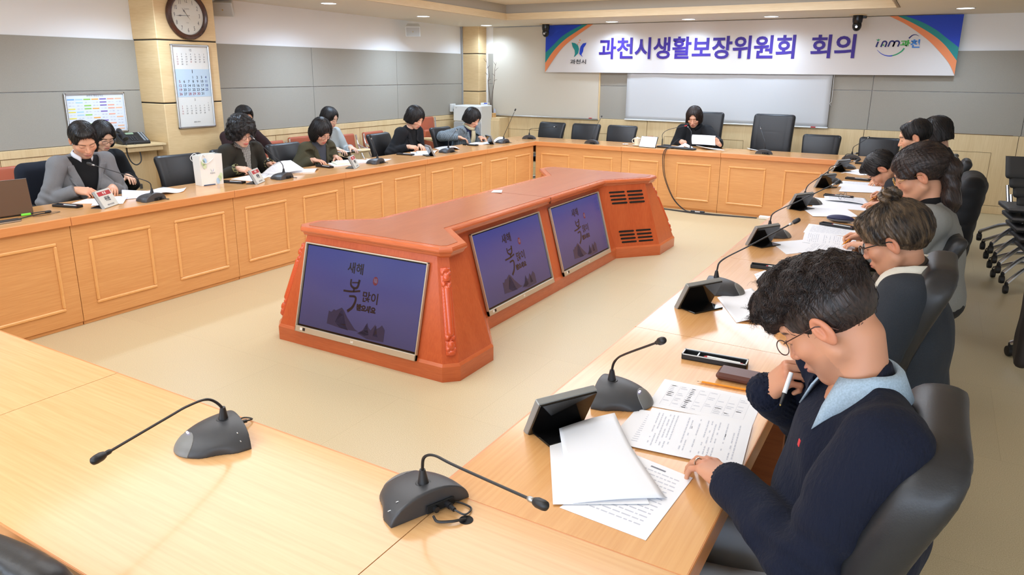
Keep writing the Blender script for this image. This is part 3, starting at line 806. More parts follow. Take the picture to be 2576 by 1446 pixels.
MB().box((0, .0, .7258), (.56, .0025, .0008)).box((.296, 0, .70), (.016, .003, .05)).build('seam', mat('seam_dark', (120, 60, 34), .6), pod)
# ventilation slots in the far diagonal panel
E0, F0, E1, F1 = [Vector((x, y-4.9, z)) for x, y, z in ((.40, 6.04, .1), (.70, 6.39, .1), (.245, 5.93, .672), (.545, 6.33, .672))]
nrm = (F0-E0).cross(E1-E0).normalized()
def onp(u, v): return (E0.lerp(F0, u)).lerp(E1.lerp(F1, u), v)
for (uc, vc) in ((.36, .89), (.74, .89), (.34, .255), (.72, .255)):
    mb = MB()
    for k in range(4):
        v = vc-.058*k; r = .0082
        a = onp(uc-.15, v); b = onp(uc+.15, v); ax = (b-a).normalized(); ay = nrm.cross(ax)
        if ay.z < 0: ay = -ay
        P_ = [a+(-ax*math.cos(t)+ay*math.sin(t))*r for t in [(-.5+i/6)*PI for i in range(7)]]+[b+(ax*math.cos(t)+ay*math.sin(t))*r for t in [(.5-i/6)*PI for i in range(7)]]
        n = len(P_); mb.add([p+nrm*.0008 for p in P_]+[p-nrm*.004 for p in P_], [tuple(range(n)), tuple(range(n))[::-1]]+[(i, (i+1)%n, n+(i+1)%n, n+i) for i in range(n)])
    mb.build('vent', M_DARK, pod)
# carved pilasters on the four blunted corners
M_CARVE = mat('carved_wood', (206, 88, 50), .22, coat=.4)
def pilaster(b, t):
    b = Vector(b); t = Vector(t); ax = (t-b).normalized(); outn = Vector((b.x, b.y*.25*0+math.copysign(.5, b.y), 0)); outn = (outn-ax*outn.dot(ax)).normalized(); sd = ax.cross(outn)
    R = np.array(Matrix((sd, outn, ax)).transposed())
    Lh = (t-b).length
    mid = (b+t)/2
    def fn(P):
        q = (P-np.array(mid, np.float32)) @ R.astype(np.float32)
        d = rbox(q, (0, 0, 0), (.030, .008, Lh*.47), .004)
        for s in (-1, 1):
            zc = s*Lh*.36
            d = np.minimum(d, ell(q, (0, .008, zc), (.02, .02, .03)))
            d = np.minimum(d, ell(q, (0, .008, s*Lh*.445), (.024, .013, .016))); d = np.minimum(d, ell(q, (-.016, .008, s*Lh*.285), (.012, .012, .014))); d = np.minimum(d, ell(q, (.016, .008, s*Lh*.285), (.012, .012, .014)))
            d = np.minimum(d, ell(q, (-.02, .008, s*Lh*.41), (.01, .012, .012))); d = np.minimum(d, ell(q, (.02, .008, s*Lh*.41), (.01, .012, .012)))
            d = ss(d, np.abs(q[...,2]-s*Lh*.315)-.002+.5*np.maximum(0, .006-q[...,1]), .002)
        d = su(d, cone(q, (0, .008, -Lh*.24), (0, .008, Lh*.24), .0195, .0195), .002)
        return d
    c = [min(b[i], t[i])-.05 for i in range(3)]; d2 = [max(b[i], t[i])+.05 for i in range(3)]
    V, F = surfnet(fn, c, d2, .0045)
    mobj('carved_pilaster', V, F, M_CARVE, pod, True)
for sx_ in (-1, 1):
    pilaster((sx_*.664, 3.03-4.9, .13), (sx_*.538, 3.155-4.9, .62))
    pilaster((sx_*.664, 6.82-4.9, .13), (sx_*.538, 6.54-4.9, .62))
# televisions set into the raked faces
def scr_mat():
    m = bpy.data.materials.new('tv_picture'); m.use_nodes = True; nt = m.node_tree; b = nt.nodes['Principled BSDF']
    tc = nt.nodes.new('ShaderNodeTexCoord'); sp = nt.nodes.new('ShaderNodeSeparateXYZ'); nt.links.new(tc.outputs['Object'], sp.inputs[0])
    n = nt.nodes.new('ShaderNodeTexNoise'); n.inputs['Scale'].default_value = 3; nt.links.new(tc.outputs['Object'], n.inputs['Vector'])
    a = nt.nodes.new('ShaderNodeMath'); a.operation = 'MULTIPLY_ADD'; a.inputs[1].default_value = .25; nt.links.new(n.outputs['Fac'], a.inputs[0]); 
    z = nt.nodes.new('ShaderNodeMath'); z.operation = 'MULTIPLY'; z.inputs[1].default_value = 1.5; nt.links.new(sp.outputs['Z'], z.inputs[0]); nt.links.new(z.outputs[0], a.inputs[2])
    r = nt.nodes.new('ShaderNodeValToRGB'); r.color_ramp.elements[0].position = .1; r.color_ramp.elements[1].position = .9
    r.color_ramp.elements[0].color = lin((62, 62, 96)); r.color_ramp.elements[1].color = lin((66, 70, 142)); e2 = r.color_ramp.elements.new(.5); e2.color = lin((76, 76, 128))
    nt.links.new(a.outputs[0], r.inputs[0]); nt.links.new(r.outputs[0], b.inputs['Emission Color'])
    b.inputs['Emission Strength'].default_value = .72; b.inputs['Base Color'].default_value = (.01, .01, .012, 1); b.inputs['Roughness'].default_value = .16
    return m
M_SCR = scr_mat()
def emi(name, c, s): return mat(name, (8, 8, 8), .2, emis=c, es=s)
M_SINK = emi('tv_ink', (40, 30, 36), .6); M_SMNT = emi('tv_mountain', (52, 50, 78), .65); M_SMNT2 = emi('tv_mountain_dark', (44, 38, 48), .6); M_SRED = emi('tv_red', (120, 42, 52), .7); M_SPAL = emi('tv_pale', (120, 118, 150), .7)
M_BEZ = mat('tv_bezel', (196, 184, 164), .35, .3)
def television(loc, rz, rake, lab):
    e = empty('television', loc, rz, lab, 'television', 'televisions built into the island'); e.rotation_euler = (-rake, 0, rz); e.rotation_mode = 'XYZ'
    W_, H_ = .945, .56
    bz_ = MB(); bb = .036
    for (cx_, cz_, w_, h_) in ((0, H_-.004, W_, .008), (0, bb/2, W_, bb), (-W_/2+.004, H_/2, .008, H_), (W_/2-.004, H_/2, .008, H_)): bz_.box((cx_, -.006, cz_), (w_, .02, h_), bev=.002)
    bz_.build('bezel', M_BEZ, e)
    MB().box((0, .004, H_/2), (W_-.012, .01, H_-.012)).build('black_border', M_GLOSSB, e)
    MB().box((0, -.0025, (bb+H_)/2-.002), (W_-.036, .002, H_-bb-.028)).build('screen', M_SCR, e)
    def T(body, x, z, size, m_=M_SINK, shear=0, sx=1, bold=.0015): return text('lettering', body, size, frame((x, -.0042, z), (1, 0, 0), (0, 0, 1)), m_, e, .0003, bold, 'CENTER', shear, 1.0)
    T('새해', -.05, .448, .07); T('많이', .088, .292, .07)
    T('받으세요', .065, .225, .04, bold=.003)
    bk = MB()
    def strk(pts, w0, w1):
        s_ = stroke(bz(pts), w0, w1); n = len(s_); bk.add([(p[0], -.0045, p[1]) for p in s_], [tuple(range(n))[::-1]])
    strk([(-.075, .385), (-.072, .35), (-.045, .335), (-.02, .345), (-.01, .39)], .012, .016); strk([(-.065, .365), (-.03, .37), (-.012, .372)], .008, .008)
    strk([(-.125, .308), (-.06, .312), (.005, .325)], .012, .012); strk([(-.045, .335), (-.045, .31)], .014, .012)
    strk([(-.075, .282), (-.03, .285), (-.022, .262), (-.04, .22), (-.075, .19)], .012, .018)
    o_ = bk.build('brush_letter', M_SINK, e); sf = o_.modifiers.new('t', 'SOLIDIFY'); sf.thickness = .0004
    s2 = MB(); d_ = [(x*.75+.088*.25+.022, z) for x, z in disc(.088, .40, .026, 16)]; n = len(d_); s2.add([(p[0], -.0045, p[1]) for p in d_], [tuple(range(n))[::-1]]); s2.build('red_seal', M_SRED, e)
    text('lettering', '福', .03, frame((.110, -.0049, .40), (1, 0, 0), (0, 0, 1)), M_SPAL, e, .0002)
    def mount(pts, m_, nm):
        k = MB(); n = len(pts); k.add([(p[0], -.0043, p[1]) for p in pts], [tuple(range(n))[::-1]]); k.build(nm, m_, e)
    mount([(-.225, .09), (-.22, .17), (-.2, .165), (-.18, .185), (-.165, .18), (-.12, .205), (-.1, .19), (-.07, .155), (-.03, .12), (0, .095), (.03, .085), (-.1, .08)], M_SMNT, 'painted_hill')
    mount([(-.16, .11), (-.15, .135), (-.13, .18), (-.115, .19), (-.1, .17), (-.085, .135), (-.07, .1), (-.05, .078), (-.12, .085)], M_SMNT2, 'painted_peak')
    mount([(.02, .075), (.06, .1), (.09, .15), (.1, .125), (.12, .11), (.135, .13), (.15, .15), (.16, .125), (.185, .14), (.2, .155), (.225, .13), (.225, .06), (.1, .055)], M_SMNT, 'painted_hill')
    mount([(.03, .078), (.06, .095), (.08, .135), (.088, .145), (.096, .12), (.11, .08), (.08, .07)], M_SMNT2, 'painted_peak'); mount([(.14, .08), (.15, .135), (.158, .145), (.17, .1), (.18, .08)], M_SMNT2, 'painted_peak')
    text('lettering', 'LG', .016, frame((0, -.0165, bb/2), (1, 0, 0), (0, 0, 1)), M_WHITE, e, .0003, .001)
    MB().box((-W_/2+.055, -.0165, bb/2+.003), (.02, .001, .016)).build('label', M_WHITE, e); MB().box((-W_/2+.078, -.0165, bb/2+.003), (.02, .001, .018)).build('label', M_BLACKP, e)
    return e
RK = math.atan(.15/.572)
television((-2.818, 2.985-.012-.262*.01, .09), 0, RK, 'nearest television in the short end of the island, bright blue picture')
television((PCX+.40+.0115, 4.285, .094), PI/2, math.atan(.155/.572), 'left one of the two televisions in the long side of the island')
television((PCX+.40+.0115, 5.405, .094), PI/2, math.atan(.155/.572), 'right one of the two televisions in the long side of the island')

# ================================================================== chairs (facing local +Y)
def chair_back(wd, z0, z1, th, curv, recl, roll=0.0, headseam=None, h=.011, taper=.0, corner=.06):
    hh = (z1-z0)/2; zc = (z0+z1)/2
    def fn(P):
        q = P.copy(); x, y, z = P[...,0], P[...,1], P[...,2]
        t = (z-z0)/(z1-z0)
        yy = y-curv*x*x*4+recl*(z-z0)+.03*np.sin(np.clip(t, 0, 1)*PI*1.1)*-1+roll*np.clip(t-.78, 0, 1)**2*6
        xx = x/(1-taper*(1-np.clip(t, 0, 1)))
        q = np.stack([xx, yy, z-zc], -1)
        d = rbox(q, (0, 0, 0), (wd/2, th/2, hh), th*.48)
        d2 = rbox(np.stack([xx, z-zc, yy*0], -1), (0, 0, 0), (wd/2, hh, .5), corner)
        d = -su(-d, -d2*.9, .03)
        if headseam: d = d+.004*np.exp(-((z-headseam)/.006)**2)*(y > 0)
        d = d+.002*np.exp(-((np.abs(xx)-wd*.34)/.006)**2)
        return d*.85
    return surfnet(fn, (-wd/2-.03, -.32, z0-.02), (wd/2+.03, .22, z1+.02), h)
def make_chair(name, label, group, wd=.48, z0=.50, z1=.93, th=.07, curv=-.14, recl=.16, roll=0, headseam=None, arms=True, seat_z=.47, m=M_LEATHER, taper=.12, corner=.06):
    e = empty(name, (0, 0, 0), 0, label, 'chair', group)
    V, F = chair_back(wd, z0, z1, th, curv, recl, roll, headseam, taper=taper, corner=corner); V[:, 1] -= .2
    mobj('backrest', V, F, m, e, True)
    def sf(P):
        q = P.copy(); q[..., 2] = P[..., 2]+.25*P[..., 0]**2-.03*np.clip((P[..., 1]-.12)/.12, 0, 2)**2*-1
        return rbox(q, (0, 0, seat_z-.04), (.245, .24, .045), .04)*.9
    V, F = surfnet(sf, (-.27, -.26, seat_z-.14), (.27, .26, seat_z+.05), .014)
    mobj('seat', V, F, m, e, True)
    if arms:
        for s in (-1, 1):
            MB().tube(bez([(s*.27, -.2, .56), (s*.285, -.12, .655), (s*.285, .02, .665), (s*.28, .13, .65), (s*.27, .16, .6), (s*.245, .1, .45)], 5), [.016]*26, 8).build('armrest', M_BLACKP, e, True)
    MB().tube([(0, 0, .1), (0, 0, .43)], .028, 12).tube([(0, 0, .38), (0, -.18, .44), (0, -.235, .55)], .02, 8).build('gas_column', M_BLACKP, e, True)
    lb = MB()
    for k in range(5):
        a = PI/2+2*PI*k/5; d = Vector((math.cos(a), math.sin(a), 0))
        lb.tube([d*.03+Vector((0,0,.12)), d*.15+Vector((0,0,.105)), d*.29+Vector((0,0,.078))], [.022, .018, .013], 8)
    ba = lb.build('star_base', M_CHROME, e, True)
    for k in range(5):
        a = PI/2+2*PI*k/5; d = Vector((math.cos(a), math.sin(a), 0))*.29
        MB().lathe([(0, -.02), (.024, -.02), (.027, -.012), (.027, .012), (.024, .02), (0, .02)], 14, d+Vector((0, 0, .028)), Matrix.Rotation(PI/2, 3, 'X')).tube([d+Vector((0,0,.03)), d+Vector((0,0,.075))], .009, 6).build('caster', M_BLACKP, e, True)
    return e
def place(proto, x, y, rz, label, first=False, **kw):
    o = proto if first else copy_tree(proto)
    o.location = (x, y, 0); o.rotation_euler = (0, 0, rz); o['label'] = label
    return o
G1 = 'black leather meeting chairs around the tables'
mc = make_chair('meeting_chair', '', G1)
PH = PI/2
place(mc, -5.60, 4.06, -PH-.12, 'empty black leather chair behind the paper gift bag', True)
for x, y, rz, lb in ((-5.62, 5.34, -PH, 'black leather chair of the woman in the olive jacket'), (-5.62, 6.88, -PH+.1, 'black leather chair behind the woman in the black suit'),
                     (-5.60, 8.12, -PH, 'black leather chair behind the woman in the grey checked jacket'), (-5.70, 3.02, -PH, 'chair under the man in the grey jacket, covered by a dark coat'),
                     (-5.66, 4.70, -PH, 'chair hidden behind the curly-haired woman'),
                     (-5.09, 9.62, PI-.08, 'leftmost empty black chair at the head table, beside the far corner'), (-4.50, 9.62, PI, 'second empty black chair from the left at the head table'),
                     (-3.93, 9.62, PI, 'third empty black chair from the left, just left of the mug'), (-1.24, 9.62, PI, 'empty low black chair right of the empty high-back chair'),
                     (-.58, 9.6, PI, 'rightmost empty black chair at the head table, beside the far right corner'),
                     (-1.36, .70, .2, 'black chair whose top edge shows in the lower left corner')):
    place(mc, x, y, rz, lb)
hb = make_chair('executive_chair', '', 'high-back black chairs at the head table', .54, .50, 1.16, .08, -.1, .13, headseam=.93, taper=.02)
place(hb, -2.76, 9.66, PI, 'high-back black chair under the woman in black at the head table', True)
place(hb, -1.86, 9.66, PI-.04, 'empty high-back black leather chair right of the woman in black')
rb = make_chair('executive_chair', '', 'rounded high-back leather chairs along the right row', .52, .42, 1.075, .105, -.05, .22, roll=.0, taper=.36, arms=False, corner=.17)
M_LGREY = M_LEATHER
place(rb, -.262, 1.47, PH, 'black leather chair under the man in the navy sweater, nearest in the right row', True)
place(rb, -.265, 2.80, PH, 'black leather chair behind the woman with the hair bun')
place(mc, -.13, 4.12, PH+.05, 'black leather chair behind the woman in the grey coat')
place(mc, -.10, 5.50, PH, 'black leather chair under the long black puffer coat')
place(mc, -.10, 8.1, PH, 'farthest black leather chair of the right row')
# ================================================================== gooseneck microphones
def _mic_base():
    def dome(P, o=0.0):
        d = ell(P, (0, -.062, -.004), (.10+o, .152+o, .062+o))
        for s in (-1, 1): d = ss(d, ell(P, (s*.118, .035, .0), (.042-o, .06, .035)), .014)
        d = -su(-d, (P[..., 1]+.068+.10*P[..., 2]+o), .004)
        return np.maximum(d, -(P[..., 2]-.0))
    V, F = surfnet(lambda P: dome(P), (-.12, -.09, -.006), (.12, .11, .075), .0032)
    def btn(P):
        d = dome(P, .0012); d = np.maximum(d, -dome(P, -.004))
        return np.maximum(d, ell(P*np.array((1, 1, 0), np.float32), (0, .072, 0), (.046, .028, 1)))
    VB, FB = surfnet(btn, (-.06, .03, 0), (.06, .105, .06), .0018)
    return V, F, VB, FB
_mb = _mic_base()
_me = {}
def microphone(x, y, d, tip, label, bends=None, led=False, headr=1.0, stem=False):
    rz = math.atan2(d[1], d[0])-PI/2
    e = empty('gooseneck_microphone', (x, y, TZ), rz, label, 'microphone', 'gooseneck microphones standing on the tables')
    for nm, V, F, m in (('base', _mb[0], _mb[1], M_MIC), ('talk_button', _mb[2], _mb[3], mat('button_grey', (120, 120, 118), .4))):
        if nm not in _me:
            o = mobj(nm, V, F, m, e, True); _me[nm] = o.data
        else:
            o = bpy.data.objects.new(nm, _me[nm]); COL.objects.link(o); o.parent = e
    Mi = Matrix.Translation((x, y, TZ)) @ Matrix.Rotation(rz, 4, 'Z'); inv = Mi.inverted()
    if led: MB().box((0.012, .052, .0405), (.012, .005, .003), bev=.001).build('led', mat('led_glow', (220, 215, 255), .3, emis=(200, 190, 255), es=3), e)
    MB().box((-.062, -.045, .0405), (.022, .002, .0015)).box((-.088, -.045, .026), (.01, .002, .0015)).build('maker_mark', M_ALU, e)
    MB().box((.02, -.0735, .013), (.07, .004, .02), bev=.0015).build('socket', M_DARK, e)
    MB().tube([(.035, -.07, .013), (.035, -.09, .013)], .0075, 10).tube([(.035, -.09, .013), (.036, -.105, .012)], .005, 8).tube([(.005, -.07, .012), (.005, -.084, .012)], .007, 10).build('plug', M_BLACKP, e, True)
    MB().tube(bez([(.036, -.105, .012), (.05, -.125, .006), (.075, -.112, .004), (.07, -.085, .004), (.055, -.066, .006)], 5), .0022, 6).build('cable', M_BLACKP, e, True)
    T = inv @ Vector(tip); r = Vector((0, -.035, .054))
    if bends: pts = [r]+[inv @ Vector(b) for b in bends]+[T]
    else:
        hz = Vector((T.x-r.x, T.y-r.y, 0)); hl = hz.length; hz = hz/hl if hl > 1e-3 else Vector((0, 1, 0))
        p1 = r+Vector((0, 0, .04)); b = p1+hz*.018+Vector((0, 0, .045)); pts = [r, p1, b, b.lerp(T, .35), b.lerp(T, .7), T]
    path = bez(pts, 8); dirn = (path[-1]-path[-4]).normalized()
    hd = path[-1]-dirn*.045
    while (path[-1]-hd).dot(dirn) > -1e-6 and len(path) > 4 and (path[-1]-hd).length < .06 and (path[-1]-hd).dot(dirn) > 0: path.pop()
    path.append(hd)
    n = len(path)
    MB().tube(path, [.0036 if i < n*.45 else .003 for i in range(n)], 8).build('gooseneck', M_BLACKP, e, True)
    MB().tube([r, r+(path[3]-path[0]).normalized()*.035], [.013, .0065], 14).lathe([(0, .004), (.017, .003), (.021, -.004)], 20, r).build('neck_collar', M_BLACKP, e, True)
    pr = [(.004, 0), (.0055, .004), (.0055, .012), (.004, .014), (.0075, .018), (.0098, .026), (.0098, .04), (.0085, .047), (.004, .051), (0, .0515)]
    q = dirn.to_track_quat('Z', 'Y').to_matrix()
    MB().lathe(pr[:5], 16, hd, q).build('ring', M_STEEL if not led else M_BLACKP, e, True)
    MB().lathe(pr[4:], 18, hd, q).build('microphone_head', M_BLACKP, e, True)
    return e
microphone(-.69, 1.84, (1, .12), (-.506, 1.607, 1.04), 'gooseneck microphone with a glowing dot beside the nearest right-row nameplate', [(-.722, 1.83, .84), (-.703, 1.812, .875), (-.66, 1.77, .915)], True)
microphone(-.715, 3.09, (1, .12), (-.45, 3.18, 1.075), 'gooseneck microphone before the woman with the hair bun')
microphone(-.74, 4.37, (1, .15), (-.435, 4.44, 1.08), 'gooseneck microphone before the woman in the grey coat, its base half behind a nameplate')
microphone(-.74, 5.64, (1, .15), (-.575, 5.70, 1.04), 'gooseneck microphone behind the fourth nameplate of the right row')
microphone(-.74, 6.87, (1, .15), (-.545, 6.92, .945), 'gooseneck microphone behind the fifth nameplate of the right row')
microphone(-.74, 8.02, (1, .15), (-.65, 8.05, .895), 'gooseneck microphone behind the farthest nameplate of the right row')
microphone(-4.89, 3.12, (-1, -.25), (-5.06, 2.81, 1.03), 'gooseneck microphone before the man in the grey jacket')
microphone(-4.93, 4.40, (-1, -.25), (-5.187, 4.33, 1.102), 'gooseneck microphone before the curly-haired woman, reaching up to her chin')
microphone(-4.95, 5.67, (-1, -.2), (-4.95, 5.62, 1.03), 'gooseneck microphone right of the nameplate of the woman in the olive jacket')
microphone(-4.94, 6.92, (-1, -.1), (-5.011, 7.26, .983), 'gooseneck microphone right of the woman in the black suit')
microphone(-4.99, 8.27, (-1, 0), (-4.83, 8.36, 1.185), 'tall upright gooseneck microphone at the far end of the left row')
microphone(-4.98, 9.03, (-.3, .95), (-4.703, 9.315, .906), 'gooseneck microphone in the far left table corner, bent low to the right')
microphone(-3.94, 8.90, (0, 1), (-3.931, 9.136, 1.089), 'gooseneck microphone on the head table before the second empty chair')
microphone(-1.73, 8.94, (0, 1), (-1.861, 9.2, 1.03), 'gooseneck microphone before the empty high-back chair')
microphone(-.78, 8.92, (0, 1), (-.654, 9.22, .97), 'gooseneck microphone in the far right table corner')
microphone(-1.505, 1.05, (-.34, -.94), (-1.403, .705, .891), 'foreground gooseneck microphone on the pale table, bent down to the left', [(-1.492, 1.08, .83), (-1.50, 1.05, .862), (-1.485, .985, .876), (-1.46, .91, .883)], True)
microphone(-.90, 1.125, (-.92, .39), (-.508, .998, .927), 'foreground gooseneck microphone seen from behind with its cable, bent down to the right', [(-.868, 1.11, .835), (-.858, 1.105, .865), (-.825, 1.098, .882), (-.75, 1.073, .892)])
cbl = MB().tube(bez([(-.815, 1.075, .752), (-.80, 1.07, .747), (-.775, 1.085, .7475), (-.762, 1.10, .747), (-.757, 1.113, .7425)], 6), .003, 8).build('microphone_cable', M_BLACKP, None, True)
tag(cbl, 'short black cable running into the table hole behind the foreground microphone', 'cable')
# twin microphones of the chair
tw = empty('twin_microphone', (-2.80, 8.90, TZ), math.radians(-12), 'black bar with two gooseneck microphones before the woman at the head table', 'microphone')
MB().box((0, 0, .011), (.52, .10, .022), bev=.009).build('base', M_BLACKP, tw)
for (px_, tp) in ((-.21, (-2.75, 9.02, 1.015)), (.19, (-2.73, 9.12, .995))):
    inv = (Matrix.Translation((-2.80, 8.90, TZ)) @ Matrix.Rotation(math.radians(-12), 4, 'Z')).inverted(); T = inv @ Vector(tp)
    r = Vector((px_, .01, .02)); P_ = [r, r+Vector((0, 0, .08)), r+Vector((.0, 0, .15)), (r+Vector((.01, 0, .19))).lerp(T, .25), T]
    pa = bez(P_, 6); q = (pa[-1]-pa[-3]).normalized()
    nk = MB().tube(pa, [.007]*7+[.0035]*(len(pa)-7), 8).build('gooseneck', M_BLACKP, tw, True)
    MB().lathe([(.004, 0), (.0065, .01), (.0065, .03), (0, .034)], 12, T, q.to_track_quat('Z', 'Y').to_matrix()).build('capsule', M_CHROME if px_ > 0 else M_RED, nk, True)
cd_ = MB()
cd_.tube(bez([(-2.83, 8.855, .755), (-2.86, 8.80, .752), (-2.885, 8.715, .735), (-2.90, 8.70, .62), (-2.86, 8.69, .40), (-2.74, 8.68, .16), (-2.60, 8.67, .03), (-2.50, 8.65, .008), (-2.40, 8.62, .006)], 7), .0045, 7)
cd_.tube(bez([(-2.82, 8.852, .755), (-2.85, 8.79, .751), (-2.868, 8.712, .73), (-2.88, 8.70, .6), (-2.84, 8.69, .38), (-2.72, 8.675, .15), (-2.58, 8.66, .03), (-2.46, 8.64, .008), (-2.1, 8.66, .006), (-1.72, 8.69, .006)], 7), .004, 7)
tag(cd_.build('microphone_cable', M_BLACKP, None, True), 'black cables dropping from the twin microphone down the head table front to the floor', 'cable')
fc = MB(); 
for k, (a, b, c) in enumerate(((8.675, .05, 0), (8.66, .03, .02), (8.64, .06, -.01))):
    fc.tube(bez([(-3.05+.04*k, a+.03, .005), (-2.7, a-b*.3, .006), (-2.35, a-b+c, .006), (-2.0, a-.01, .006), (-1.70, 8.70-.01*k, .006)], 8), .005, 6)
tag(fc.build('floor_cable', M_BLACKP, None, True), 'bundle of black cables lying along the foot of the head table', 'cable')
pg = empty('cable_connector', (-2.40, 8.655, .014), .1, 'black connector with a white label on the floor cables', 'connector')
MB().box((0, 0, 0), (.17, .03, .026), bev=.008).build('body', M_BLACKP, pg); MB().box((0, -.0155, 0), (.06, .001, .018)).build('label', M_WHITE, pg)
fb = empty('floor_socket', (-1.60, 8.69, 0), 0, 'white floor socket box at the foot of the head table', 'socket')
MB().box((0, 0, .02), (.15, .06, .04), bev=.008).build('body', M_WHITE, fb); MB().box((-.077, 0, .02), (.003, .03, .02)).build('opening', M_DARK, fb)

# ================================================================== electronic nameplates
def nameplate(x, y, ang, name, label, W_=.185, H_=.132, front=True):
    """lower edge centre at x, y; ang = direction of the facing normal"""
    e = empty('nameplate_display', (x, y, TZ), ang+PI/2, label, 'nameplate', 'electronic nameplates on the tables')   # local -Y faces the reader
    R = Matrix.Rotation(math.radians(-27), 3, 'X')
    c = R @ Vector((0, .0105, H_/2))+Vector((0, 0, .002))
    MB().box(c, (W_, .02, H_), bev=.002, M=R).build('housing', mat('plate_grey', (150, 152, 150), .4, .3), e)
    b = R @ Vector((0, .0225, H_/2))+Vector((0, 0, .002))
    MB().box(b, (W_-.006, .006, H_-.006), bev=.001, M=R).build('back_glass', M_GLOSSB, e)
    f = R @ Vector((0, .0, H_/2))+Vector((0, 0, .002))
    MB().box(f, (W_-.006, .0015, H_-.006), M=R).build('screen', mat('plate_screen', (206, 206, 198), .3), e)
    MB().box((0, .062, .003), (W_-.03, .09, .006), bev=.002).build('foot', M_GLOSSB, e)
    if name:
        y0 = R @ Vector((0, -.001, H_-.028))+Vector((0, 0, .002))
        MB().box(y0, (W_-.03, .0008, .03), M=R).build('header', mat('header_red', (170, 40, 42), .5), e)
        def T(b_, z, s, m_, bo=0.0): 
            o = R @ Vector((0, -.0018, z))+Vector((0, 0, .002)); return text('lettering', b_, s, frame(o, (1, 0, 0), R @ Vector((0, 0, 1))), m_, e, .0002, bo)
        T('위 원', H_-.028, .02, M_WHITE, .0005); T(name, H_*.46, .036, M_CBLK, .001); T('생활보장위원회', .018, .013, M_INK)
    return e
aL = math.atan2(.5, .85); aR = math.atan2(.5, -.86)
for (x, y, n_, lb) in ((-4.865, 2.83, '위원', 'red-headed nameplate before the man in the grey jacket'), (-4.86, 4.13, '위원', 'red-headed nameplate before the curly-haired woman'),
                       (-4.86, 5.32, '위원', 'red-headed nameplate before the woman in the olive jacket'), (-4.87, 6.58, '위원', 'dark-edged nameplate before the woman in the black suit'), (-5.02, 8.10, '위원', 'slim dark nameplate before the woman in the grey checked jacket')):
    nameplate(x, y, aL if y < 6 else math.atan2(.8, .6), n_, lb)
for (x, y, lb) in ((-.80, 1.60, 'nearest black nameplate seen from behind on the right row'), (-.785, 2.83, 'second nearest black nameplate on the right row, beside the second microphone'), (-.795, 4.12, 'third black nameplate of the right row'),
                   (-.80, 5.40, 'fourth black nameplate of the right row'), (-.79, 6.57, 'fifth black nameplate of the right row'), (-.80, 7.76, 'farthest black nameplate of the right row')):
    nameplate(x, y, aR, None, lb)
# head table things
np_ = empty('nameplate_display', (-3.15, 8.80, TZ), math.radians(-8), 'blank white nameplate beside the mug on the head table', 'nameplate', None)
R = Matrix.Rotation(math.radians(-25), 3, 'X')
MB().box(R @ Vector((0, .006, .075))+Vector((0, 0, .003)), (.235, .014, .15), bev=.003, M=R).build('housing', M_GLOSSB, np_); MB().box(R @ Vector((0, -.0015, .075))+Vector((0, 0, .003)), (.225, .001, .14), M=R).build('screen', mat('plate_white', (238, 240, 240), .4), np_)
MB().box((0, .075, .003), (.16, .09, .006), bev=.002).build('foot', M_BLACKP, np_)
mug = empty('mug', (-3.33, 8.93, TZ), 0, 'white lidded mug on the head table', 'mug')
M_CER = mat('cream_ceramic', (236, 228, 208), .25, coat=.3)
MB().lathe([(0, .012), (.03, .012), (.036, .02), (.041, .10), (.037, .10), (.033, .03), (0, .025)], 28).build('cup', M_CER, mug, True)
MB().lathe([(0, .118), (.008, .118), (.01, .11), (.036, .106), (.044, .101), (.044, .098), (0, .098)], 28).build('lid', M_CER, mug, True)
MB().lathe([(0, .003), (.05, .008), (.062, .014), (.06, .016), (.03, .012), (0, .012)], 28).build('saucer', M_CER, mug, True)
MB().tube(bez([(-.04, 0, .088), (-.062, 0, .085), (-.07, 0, .062), (-.058, 0, .042), (-.038, 0, .036)], 5), .0045, 8).build('handle', M_CER, mug, True)
ds = empty('small_dish', (-3.50, 8.95, TZ), 0, 'tiny white dish with sweets left of the mug', 'dish')
MB().lathe([(0, .003), (.025, .003), (.04, .013), (.038, .015), (.024, .006), (0, .006)], 24).build('bowl', M_WHITE, ds, True)
for k, (a, b) in enumerate(((-.012, .004), (.01, -.006), (.004, .012))): MB().box((a, b, .012), (.02, .011, .009), rz=k, bev=.003).build('sweet', M_WHITE if k else mat('sweet_blue', (70, 110, 180), .5), ds)
gv = empty('gavel', (-3.21, 9.08, TZ), .3, 'wooden gavel behind the blank white nameplate', 'gavel')
M_GAV = wood('gavel_wood', (186, 132, 84), (160, 104, 62), (.1, 1, 1), .3)
MB().tube([(-.035, 0, .10), (.035, 0, .10)], .026, 16).build('head', M_GAV, gv, True); MB().tube([(0, 0, .0), (0, 0, .08)], [.02, .012], 12).build('stand', M_GAV, gv, True); MB().tube([(0, 0, .1), (0, .2, .04)], .009, 10).build('handle', M_GAV, gv, True)
ph = empty('card_holder', (-2.985, 9.10, TZ), -.2, 'small black case right of the blank nameplate', 'case'); MB().box((0, 0, .012), (.10, .05, .024), bev=.004).build('body', M_BLACKP, ph)

